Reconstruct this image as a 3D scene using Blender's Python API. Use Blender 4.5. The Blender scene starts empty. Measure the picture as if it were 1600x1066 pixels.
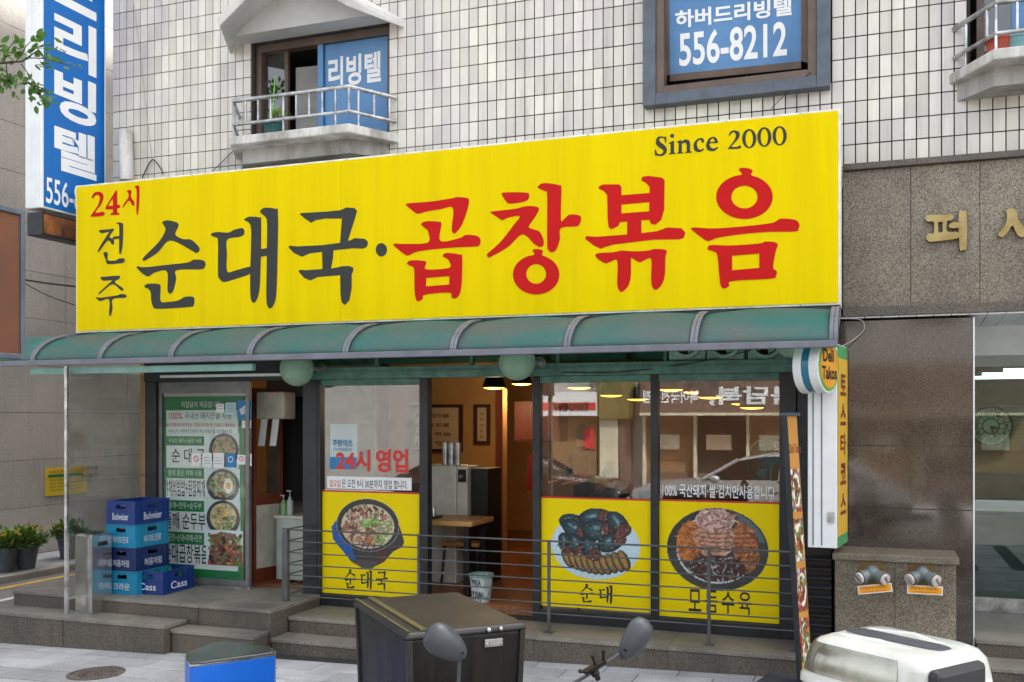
import bpy, bmesh, math, random
import numpy as np
from mathutils import Vector, Matrix
from mathutils.geometry import tessellate_polygon
R = math.radians
SC = bpy.context.scene
COL = SC.collection
random.seed(7)

# ------------------------------------------------------------------ camera
CAM_D, CAM_H, YAW, FPX, HOR = 8.7, 2.04, R(20.1), 1556.0, 653.0
cd = bpy.data.cameras.new('camera'); cam = bpy.data.objects.new('camera', cd); COL.objects.link(cam)
cam.location = (0, -CAM_D, CAM_H); cam.rotation_euler = (R(90), 0, YAW)
cd.sensor_width = 36; cd.lens = 36 * FPX / 1600; cd.shift_y = (HOR - 533) / 1600
cd.clip_start = 0.05; cd.clip_end = 500
SC.camera = cam
# ------------------------------------------------------------------ sky, sun, exposure
SUN_EL, SUN_AZ = R(56), R(50)          # azimuth clockwise from +Y
w = bpy.data.worlds.new('World'); SC.world = w; w.use_nodes = True
nt = w.node_tree; nt.nodes.clear()
sky = nt.nodes.new('ShaderNodeTexSky'); sky.sky_type = 'NISHITA'; sky.sun_disc = False
sky.sun_elevation = SUN_EL; sky.sun_rotation = SUN_AZ; sky.air_density = 0.8; sky.dust_density = 5.0; sky.ozone_density = 0.6
bg = nt.nodes.new('ShaderNodeBackground'); bg.inputs['Strength'].default_value = 0.15
wo = nt.nodes.new('ShaderNodeOutputWorld')
hz_ = nt.nodes.new('ShaderNodeHueSaturation'); hz_.inputs['Saturation'].default_value = .30      # hazy, milky sky
nt.links.new(sky.outputs[0], hz_.inputs['Color']); nt.links.new(hz_.outputs[0], bg.inputs[0]); nt.links.new(bg.outputs[0], wo.inputs[0])
sd = bpy.data.lights.new('sun', 'SUN'); sd.energy = 3.0; sd.angle = R(2); sd.color = (1, 0.97, 0.93)
sun = bpy.data.objects.new('sun', sd); COL.objects.link(sun); sun.location = (6, 20, 30)
SUNV = Vector((math.sin(SUN_AZ) * math.cos(SUN_EL), math.cos(SUN_AZ) * math.cos(SUN_EL), math.sin(SUN_EL)))
sun.rotation_euler = SUNV.to_track_quat('Z', 'Y').to_euler()
vs = SC.view_settings; vs.view_transform = 'Standard'; vs.look = 'None'; vs.gamma = 1; vs.exposure = 2.32; vs.use_curve_mapping = False
SC.cycles.max_bounces = 10; SC.cycles.transparent_max_bounces = 16; SC.cycles.caustics_reflective = False; SC.cycles.caustics_refractive = False
SC.cycles.use_denoising = True; SC.cycles.sample_clamp_indirect = 6

# ------------------------------------------------------------------ measuring helpers (photo point on a known plane -> metres)
_c, _s = math.cos(YAW), math.sin(YAW)
def at(u, v, Y):
    k = (u - 800) / FPX; t = (Y + CAM_D) / (_c + _s * k)
    return Vector((t * (-_s + _c * k), Y, CAM_H + t * (HOR - v) / FPX))
def atx(u, v, X):
    k = (u - 800) / FPX; t = X / (-_s + _c * k)
    return Vector((X, t * (_c + _s * k) - CAM_D, CAM_H + t * (HOR - v) / FPX))
def atz(u, v, z):
    t = (z - CAM_H) * FPX / (HOR - v); k = (u - 800) / FPX
    return Vector((t * (-_s + _c * k), t * (_c + _s * k) - CAM_D, z))

# ------------------------------------------------------------------ materials
def lin(c):
    return tuple((x / 255 / 12.92 if x / 255 <= .04045 else ((x / 255 + .055) / 1.055) ** 2.4) for x in c)
MATS = {}
def pm(name, rgb, rough=.5, metal=0., var=.12, scale=4., bump=0., bscale=60., stretch=(1, 1, 1), rgb2=None, rnd=0., coat=0., fine=0., spec=.5, streak=0.):
    """procedural Principled material: noise-driven tone variation, grain, relief and per-piece variation"""
    if name in MATS: return MATS[name]
    m = bpy.data.materials.new(name); m.use_nodes = True; MATS[name] = m
    n = m.node_tree.nodes; L = m.node_tree.links
    b = n['Principled BSDF']
    b.inputs['Roughness'].default_value = rough; b.inputs['Metallic'].default_value = metal
    b.inputs['Coat Weight'].default_value = coat; b.inputs['Coat Roughness'].default_value = .05
    b.inputs['Specular IOR Level'].default_value = spec
    c1 = lin(rgb); c2 = lin(rgb2) if rgb2 else tuple(x * (1 - min(.9, var * 2)) for x in c1)
    ps = n.new('ShaderNodeNewGeometry').outputs['Position']; mp = n.new('ShaderNodeMapping'); mp.inputs['Scale'].default_value = stretch
    L.new(ps, mp.inputs[0])
    nz = n.new('ShaderNodeTexNoise'); nz.inputs['Scale'].default_value = scale; nz.inputs['Detail'].default_value = 6; nz.inputs['Roughness'].default_value = .62
    L.new(mp.outputs[0], nz.inputs[0])
    rp = n.new('ShaderNodeValToRGB'); rp.color_ramp.elements[0].position = .36; rp.color_ramp.elements[1].position = .62
    rp.color_ramp.elements[0].color = (*c2, 1); rp.color_ramp.elements[1].color = (*c1, 1)
    L.new(nz.outputs[0], rp.inputs[0]); out = rp.outputs[0]
    if fine > 0:
        f = n.new('ShaderNodeTexNoise'); f.inputs['Scale'].default_value = bscale; f.inputs['Detail'].default_value = 3
        L.new(ps, f.inputs[0])
        mr = n.new('ShaderNodeMapRange'); mr.inputs[1].default_value = .36; mr.inputs[2].default_value = .64; mr.inputs[3].default_value = 1 - fine; mr.inputs[4].default_value = 1 + fine
        L.new(f.outputs[0], mr.inputs[0])
        mx = n.new('ShaderNodeVectorMath'); mx.operation = 'SCALE'; L.new(out, mx.inputs[0]); L.new(mr.outputs[0], mx.inputs['Scale']); out = mx.outputs[0]
    if streak != 0:                  # run-off stains: long vertical noise
        sm = n.new('ShaderNodeMapping'); sm.inputs['Scale'].default_value = (7, 7, .55); L.new(ps, sm.inputs[0])
        sn = n.new('ShaderNodeTexNoise'); sn.inputs['Scale'].default_value = 1.; sn.inputs['Detail'].default_value = 7; sn.inputs['Roughness'].default_value = .7; L.new(sm.outputs[0], sn.inputs[0])
        mr = n.new('ShaderNodeMapRange'); mr.inputs[1].default_value = .5; mr.inputs[2].default_value = .75; mr.inputs[3].default_value = 1; mr.inputs[4].default_value = 1 - streak; L.new(sn.outputs[0], mr.inputs[0])
        mx = n.new('ShaderNodeVectorMath'); mx.operation = 'SCALE'; L.new(out, mx.inputs[0]); L.new(mr.outputs[0], mx.inputs['Scale']); out = mx.outputs[0]
    if rnd > 0:
        oi = n.new('ShaderNodeObjectInfo'); ge = n.new('ShaderNodeNewGeometry'); ad = n.new('ShaderNodeMath'); ad.operation = 'ADD'
        L.new(oi.outputs['Random'], ad.inputs[0]); L.new(ge.outputs['Random Per Island'], ad.inputs[1])
        fr = n.new('ShaderNodeMath'); fr.operation = 'FRACT'; L.new(ad.outputs[0], fr.inputs[0])
        mr = n.new('ShaderNodeMapRange'); mr.inputs[3].default_value = 1 - rnd; mr.inputs[4].default_value = 1 + rnd; L.new(fr.outputs[0], mr.inputs[0])
        mx = n.new('ShaderNodeVectorMath'); mx.operation = 'SCALE'; L.new(out, mx.inputs[0]); L.new(mr.outputs[0], mx.inputs['Scale']); out = mx.outputs[0]
    L.new(out, b.inputs['Base Color'])
    rr = n.new('ShaderNodeMapRange'); rr.inputs[3].default_value = max(0, rough - .08); rr.inputs[4].default_value = min(1, rough + .1)
    L.new(nz.outputs[0], rr.inputs[0]); L.new(rr.outputs[0], b.inputs['Roughness'])
    if bump > 0:
        bt = n.new('ShaderNodeTexNoise'); bt.inputs['Scale'].default_value = bscale; bt.inputs['Detail'].default_value = 4
        L.new(mp.outputs[0], bt.inputs[0])
        bp = n.new('ShaderNodeBump'); bp.inputs['Strength'].default_value = bump; bp.inputs['Distance'].default_value = .004
        L.new(bt.outputs[0], bp.inputs['Height']); L.new(bp.outputs[0], b.inputs['Normal'])
    return m
def glass(name, tint=(1, 1, 1), f0=.05, rough=0.0, dirt=0.):
    if name in MATS: return MATS[name]
    m = bpy.data.materials.new(name); m.use_nodes = True; MATS[name] = m
    n = m.node_tree.nodes; L = m.node_tree.links; n.clear()
    o = n.new('ShaderNodeOutputMaterial'); tr = n.new('ShaderNodeBsdfTransparent'); tr.inputs[0].default_value = (*tint, 1)
    gl = n.new('ShaderNodeBsdfGlossy'); gl.inputs['Roughness'].default_value = rough
    lw = n.new('ShaderNodeLayerWeight'); lw.inputs[0].default_value = .5
    pw = n.new('ShaderNodeMath'); pw.operation = 'POWER'; pw.inputs[1].default_value = 5; L.new(lw.outputs['Facing'], pw.inputs[0])
    ma = n.new('ShaderNodeMath'); ma.operation = 'MULTIPLY_ADD'; ma.inputs[1].default_value = 1 - f0; ma.inputs[2].default_value = f0
    L.new(pw.outputs[0], ma.inputs[0])
    mx = n.new('ShaderNodeMixShader'); L.new(ma.outputs[0], mx.inputs[0]); L.new(tr.outputs[0], mx.inputs[1]); L.new(gl.outputs[0], mx.inputs[2])
    last = mx
    if dirt > 0:
        tc = n.new('ShaderNodeTexCoord'); nz = n.new('ShaderNodeTexNoise'); nz.inputs['Scale'].default_value = 3; nz.inputs['Detail'].default_value = 8
        L.new(tc.outputs['Object'], nz.inputs[0]); mr = n.new('ShaderNodeMapRange'); mr.inputs[1].default_value = .35; mr.inputs[2].default_value = .75; mr.inputs[4].default_value = dirt
        L.new(nz.outputs[0], mr.inputs[0]); df = n.new('ShaderNodeBsdfDiffuse'); df.inputs[0].default_value = (.55, .54, .5, 1)
        m2 = n.new('ShaderNodeMixShader'); L.new(mr.outputs[0], m2.inputs[0]); L.new(mx.outputs[0], m2.inputs[1]); L.new(df.outputs[0], m2.inputs[2]); last = m2
    L.new(last.outputs[0], o.inputs[0]); return m
def emit(name, rgb, strength):
    if name in MATS: return MATS[name]
    m = pm(name, rgb, .5); b = m.node_tree.nodes['Principled BSDF']
    b.inputs['Emission Color'].default_value = (*lin(rgb), 1); b.inputs['Emission Strength'].default_value = strength
    return m
def translucent(name, rgb, rgb2, amt=.5, scale=3, stretch=(1, 1, 1)):
    if name in MATS: return MATS[name]
    m = pm(name, rgb, .45, rgb2=rgb2, scale=scale, stretch=stretch, fine=.05, bscale=60)
    n = m.node_tree.nodes; L = m.node_tree.links; b = n['Principled BSDF']
    src = b.inputs['Base Color'].links[0].from_socket
    t = n.new('ShaderNodeBsdfTranslucent'); L.new(src, t.inputs[0]); mx = n.new('ShaderNodeMixShader'); mx.inputs[0].default_value = amt
    L.new(b.outputs[0], mx.inputs[1]); L.new(t.outputs[0], mx.inputs[2]); L.new(mx.outputs[0], n['Material Output'].inputs[0]); return m
def printmat():
    if 'print' in MATS: return MATS['print']
    m = bpy.data.materials.new('print'); m.use_nodes = True; MATS['print'] = m
    n = m.node_tree.nodes; a = n.new('ShaderNodeAttribute'); a.attribute_name = 'Col'; b = n['Principled BSDF']
    m.node_tree.links.new(a.outputs['Color'], b.inputs['Base Color']); b.inputs['Roughness'].default_value = .38; return m

# ------------------------------------------------------------------ objects
ROOT = {}
def org(o): return ROOT.get(o.name, Vector((0, 0, 0)))
def tag(o, label=None, cat=None, group=None, kind=None):
    if label: o['label'] = label
    if cat: o['category'] = cat
    if group: o['group'] = group
    if kind: o['kind'] = kind
    return o
def thing(name, loc, label, cat, group=None):
    o = bpy.data.objects.new(name, None); COL.objects.link(o); o.location = loc; o.empty_display_size = .1
    ROOT[o.name] = Vector(loc); return tag(o, label, cat, group)
def copy_tree(o, parent=None):
    c = o.copy(); COL.objects.link(c); c.parent = parent
    for ch in list(o.children): copy_tree(ch, c)
    return c
class MB:
    def __init__(s): s.v = []; s.f = []
    def add(s, vs, fs):
        n = len(s.v); s.v += [tuple(x) for x in vs]; s.f += [tuple(i + n for i in f) for f in fs]; return s
    def box(s, x0, x1, y0, y1, z0, z1):
        return s.add([(x0, y0, z0), (x1, y0, z0), (x1, y1, z0), (x0, y1, z0), (x0, y0, z1), (x1, y0, z1), (x1, y1, z1), (x0, y1, z1)],
                     [(0, 3, 2, 1), (4, 5, 6, 7), (0, 1, 5, 4), (1, 2, 6, 5), (2, 3, 7, 6), (3, 0, 4, 7)])
    def hexa(s, bot, top):
        n = len(bot); return s.add(list(bot) + list(top), [tuple(range(n))[::-1], tuple(range(n, 2 * n))] + [(i, (i + 1) % n, n + (i + 1) % n, n + i) for i in range(n)])
    def prism(s, pts, axis, a, b):
        g = {'x': lambda p, t: (t, p[0], p[1]), 'y': lambda p, t: (p[0], t, p[1]), 'z': lambda p, t: (p[0], p[1], t)}[axis]
        return s.hexa([g(p, a) for p in pts], [g(p, b) for p in pts])
    def cyl(s, p, q, r, n=12, r2=None, cap=True):
        p = Vector(p); q = Vector(q); r2 = r if r2 is None else r2
        d = (q - p).normalized(); a = d.orthogonal().normalized(); b = d.cross(a)
        k = [(math.cos(2 * math.pi * i / n), math.sin(2 * math.pi * i / n)) for i in range(n)]
        vs = [p + (a * x + b * y) * r for x, y in k] + [q + (a * x + b * y) * r2 for x, y in k]
        fs = [(i, (i + 1) % n, n + (i + 1) % n, n + i) for i in range(n)]
        if cap: fs += [tuple(range(n))[::-1], tuple(range(n, 2 * n))]
        return s.add(vs, fs)
    def tube(s, pts, r, n=8):
        pts = [Vector(p) for p in pts]; vs = []; fs = []; a = None
        for i, p in enumerate(pts):
            d = (pts[min(i + 1, len(pts) - 1)] - pts[max(i - 1, 0)]).normalized()
            a = d.orthogonal().normalized() if a is None else (a - d * a.dot(d)).normalized()
            b = d.cross(a); rr = r[i] if isinstance(r, (list, tuple)) else r
            vs += [p + (a * math.cos(2 * math.pi * j / n) + b * math.sin(2 * math.pi * j / n)) * rr for j in range(n)]
        for i in range(len(pts) - 1):
            fs += [(i * n + j, i * n + (j + 1) % n, (i + 1) * n + (j + 1) % n, (i + 1) * n + j) for j in range(n)]
        fs += [tuple(range(n))[::-1], tuple(range((len(pts) - 1) * n, len(pts) * n))]
        return s.add(vs, fs)
    def lathe(s, prof, c, n=24, axis='z'):
        c = Vector(c); vs = []; fs = []
        for r, z in prof:
            for j in range(n):
                x = r * math.cos(2 * math.pi * j / n); y = r * math.sin(2 * math.pi * j / n)
                vs.append(c + Vector({'z': (x, y, z), 'y': (x, z, y), 'x': (z, x, y)}[axis]))
        for i in range(len(prof) - 1):
            fs += [(i * n + j, i * n + (j + 1) % n, (i + 1) * n + (j + 1) % n, (i + 1) * n + j) for j in range(n)]
        return s.add(vs, fs)
    def ball(s, c, rx, ry=None, rz=None, n=20, m=12):
        ry = ry or rx; rz = rz or rx; c = Vector(c); vs = []; fs = []
        for i in range(m + 1):
            t = math.pi * i / m
            vs += [c + Vector((rx * math.sin(t) * math.cos(2 * math.pi * j / n), ry * math.sin(t) * math.sin(2 * math.pi * j / n), rz * math.cos(t))) for j in range(n)]
        for i in range(m):
            fs += [(i * n + j, (i + 1) * n + j, (i + 1) * n + (j + 1) % n, i * n + (j + 1) % n) for j in range(n)]
        return s.add(vs, fs)
    def build(s, name, mat, parent=None, smooth=False, bevel=0., origin=None, local=False, sub=0, auto=40):
        o0 = Vector((0, 0, 0)) if local else (org(parent) if parent else Vector(origin or (0, 0, 0)))
        me = bpy.data.meshes.new(name); me.from_pydata([tuple(Vector(v) - o0) for v in s.v], [], s.f)
        bm = bmesh.new(); bm.from_mesh(me); bmesh.ops.remove_doubles(bm, verts=bm.verts, dist=1e-6) if smooth else None
        bmesh.ops.recalc_face_normals(bm, faces=bm.faces); bm.to_mesh(me); bm.free()
        me.materials.append(MATS[mat] if isinstance(mat, str) else mat)
        o = bpy.data.objects.new(name, me); COL.objects.link(o)
        if parent: o.parent = parent; ROOT[o.name] = o0
        else: o.location = o0; ROOT[o.name] = o0
        if smooth:
            me.shade_smooth()
            if sub == 0: me.set_sharp_from_angle(angle=R(auto))
        if bevel:
            b = o.modifiers.new('bevel', 'BEVEL'); b.width = bevel; b.segments = 2; b.limit_method = 'ANGLE'; b.angle_limit = R(40); b.harden_normals = False
        if sub:
            b = o.modifiers.new('sub', 'SUBSURF'); b.levels = sub; b.render_levels = sub
        return o
def struct(o): o['kind'] = 'structure'; return o
def bx(name, mat, parent, *a, bevel=0.): return MB().box(*a).build(name, mat, parent, bevel=bevel)

# ------------------------------------------------------------------ lettering and printed pictures (flat print)
_fc = {}; _gl = {}
def glyphs(s, bold=0.):
    """typeset s from the outline table as one filled flat shape; bold thickens the strokes"""
    if (s, bold) in _fc: return _fc[(s, bold)]
    if not _gl:
        for row in OUTLINES:
            p = 3; loops = []
            for _ in range(row[2]):
                k = row[p]; p += 1; loops.append([(row[p + 2 * i] / 180 - .1, row[p + 2 * i + 1] / 180 - .28) for i in range(k)]); p += 2 * k
            _gl[chr(row[0])] = (row[1] / 180, loops)
    c = bpy.data.curves.new('t', 'CURVE'); c.dimensions = '2D'; c.fill_mode = 'BOTH'; c.offset = bold; pen = 0.
    for ch in s:
        if ch == ' ': pen += .278; continue
        adv, loops = _gl[ch]
        for l in loops:
            sp = c.splines.new('POLY'); sp.points.add(len(l) - 1); sp.use_cyclic_u = True
            for q, (x, y) in zip(sp.points, l): q.co = (x + pen, y, 0, 1)
        pen += adv
    o = bpy.data.objects.new('t', c); me = o.to_mesh()
    v = np.array([x.co[:2] for x in me.vertices]); f = [tuple(p.vertices) for p in me.polygons]
    o.to_mesh_clear(); bpy.data.objects.remove(o); bpy.data.curves.remove(c)
    _fc[(s, bold)] = (v, f); return v, f
def text(s, mat, parent, o, w, h, ux=(1, 0, 0), uz=(0, 0, 1), bold=0., name='lettering', shear=0., label=None, deep=0.):
    """lettering whose box starts at o (lower left), w wide, h tall, lying in the plane ux/uz"""
    v, f = glyphs(s, bold); lo = v.min(0); sz = np.maximum(v.max(0) - lo, 1e-6)
    ux = Vector(ux); uz = Vector(uz); o = Vector(o); q = (v - lo) / sz
    vs = [o + ux * ((x + shear * y) * w) + uz * (y * h) for x, y in q]
    mb = MB(); mb.add(vs, f)
    if deep:
        n = ux.cross(uz).normalized() * deep; k = len(vs); mb.add([p + n for p in vs], f)
    ob = mb.build(name, mat, parent)
    if deep:
        pass
    if label: ob['label'] = label
    return ob
def smooth_loop(p, n=5):
    out = []; L = len(p)
    for i in range(L):
        a, b, c, d = (Vector(p[(i + k - 1) % L]) for k in range(4))
        for j in range(n):
            t = j / n
            out.append(.5 * ((2 * b) + (c - a) * t + (2 * a - 5 * b + 4 * c - d) * t * t + (3 * b - a - 3 * c + d) * t ** 3))
    return out
def ell(cx, cy, rx, ry, n=36): return [(cx + rx * math.cos(2 * math.pi * i / n), cy + ry * math.sin(2 * math.pi * i / n)) for i in range(n)]
def glyph_mesh(strokes, f, mat, parent, name='letter', extr=0., nrm=(0, -1, 0), label=None, lift=.0004):
    """strokes: (outline, holes, smooth) in drawing units; f maps a drawing point to the sign's plane"""
    mb = MB(); nrm = Vector(nrm)
    for k, st in enumerate(strokes):
        out, holes = st[0], (st[1] if len(st) > 1 else []); sm = st[2] if len(st) > 2 else True
        loops = [smooth_loop(out) if sm and len(out) < 36 else [Vector(p) for p in out]] + [[Vector(p) for p in h] for h in holes]
        flat = [p for l in loops for p in l]
        tris = tessellate_polygon([[Vector((p[0], p[1], 0)) for p in l] for l in loops])
        P3 = [f(p[0], p[1]) + nrm * lift * k for p in flat]
        if extr == 0: mb.add(P3, tris)
        else:
            n = len(P3); sides = []; i0 = 0
            for l in loops:
                m = len(l); sides += [(i0 + i, i0 + (i + 1) % m, n + i0 + (i + 1) % m, n + i0 + i) for i in range(m)]; i0 += m
            mb.add(P3 + [p + nrm * extr for p in P3], [tuple(t) for t in tris] + [tuple(i + n for i in t) for t in tris] + sides)
    o = mb.build(name, mat, parent)
    if label: o['label'] = label
    return o
class Img:
    def __init__(s, w, h, bg):
        s.w, s.h = w, h; s.Y, s.X = np.mgrid[0:h, 0:w]; s.X = (s.X + .5) / w; s.Y = (s.Y + .5) / h
        s.a = np.zeros((h, w, 3)) + np.array(bg); s.m = np.ones((h, w), bool)
    def em(s, cx, cy, rx, ry, rot=0):
        x = s.X - cx; y = (s.Y - cy); c, d = math.cos(rot), math.sin(rot); asp = s.h / s.w
        y = y * asp; u = x * c + y * d; v = -x * d + y * c
        return (u / rx) ** 2 + (v / (ry * asp)) ** 2
    def put(s, mask, col): s.a[mask] = col; return s
    def ell(s, cx, cy, rx, ry, col, rot=0, shade=None):
        e = s.em(cx, cy, rx, ry, rot); k = e < 1; s.a[k] = col
        if shade is not None:
            s.a[k] = (np.array(col)[None] * (1 - e[k][:, None]) + np.array(shade)[None] * e[k][:, None])
        return s
    def poly(s, pts, col):
        k = np.zeros_like(s.m); n = len(pts); j = n - 1
        for i in range(n):
            (xi, yi), (xj, yj) = pts[i], pts[j]
            cnd = ((yi > s.Y) != (yj > s.Y)) & (s.X < (xj - xi) * (s.Y - yi) / ((yj - yi) or 1e-9) + xi); k ^= cnd; j = i
        s.a[k] = col; return k
    def bits(s, rng, inside, n, r, cols, flat=.6):
        for _ in range(n):
            for _t in range(30):
                x, y = rng.random(), rng.random()
                if inside(x, y): break
            else: continue
            c = np.array(rng.choice(cols), float) * rng.uniform(.75, 1.15); q = r * rng.uniform(.5, 1.3)
            s.ell(x, y, q, q * flat, np.clip(c, 0, 255), rng.uniform(0, 3), np.clip(c * .55, 0, 255))
    def grain(s, amt, seed=1):
        g = np.random.default_rng(seed).normal(0, amt, (s.h, s.w, 1)); s.a = np.clip(s.a + g, 0, 255)
def picture(img, parent, o, w, h, ux=(1, 0, 0), uz=(0, 0, 1), name='printed_picture', label=None):
    """flat print: a fine grid whose points carry the print colours (row 0 is the top)"""
    H, W = img.h, img.w; ux = Vector(ux); uz = Vector(uz); o = Vector(o); pc = org(parent)
    o = o - pc
    xs = np.linspace(0, 1, W); ys = np.linspace(1, 0, H)
    co = (np.array(o)[None, None] + np.array(ux)[None, None] * (xs[None, :, None] * w) + np.array(uz)[None, None] * (ys[:, None, None] * h)).reshape(-1, 3)
    idx = np.arange(H * W).reshape(H, W)
    k = img.m[:-1, :-1] & img.m[1:, 1:] & img.m[:-1, 1:] & img.m[1:, :-1]
    q = np.stack([idx[1:, :-1], idx[1:, 1:], idx[:-1, 1:], idx[:-1, :-1]], -1)[k]
    me = bpy.data.meshes.new(name); me.from_pydata(co.tolist(), [], q.tolist())
    a = img.a / 255; a = np.where(a <= .04045, a / 12.92, ((a + .055) / 1.055) ** 2.4)
    at_ = me.attributes.new('Col', 'FLOAT_COLOR', 'POINT'); at_.data.foreach_set('color', np.concatenate([a, np.ones((H, W, 1))], 2).astype(np.float32).ravel())
    me.materials.append(printmat()); ob = bpy.data.objects.new(name, me); COL.objects.link(ob); ob.parent = parent; ROOT[ob.name] = pc
    if label: ob['label'] = label
    return ob
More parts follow.
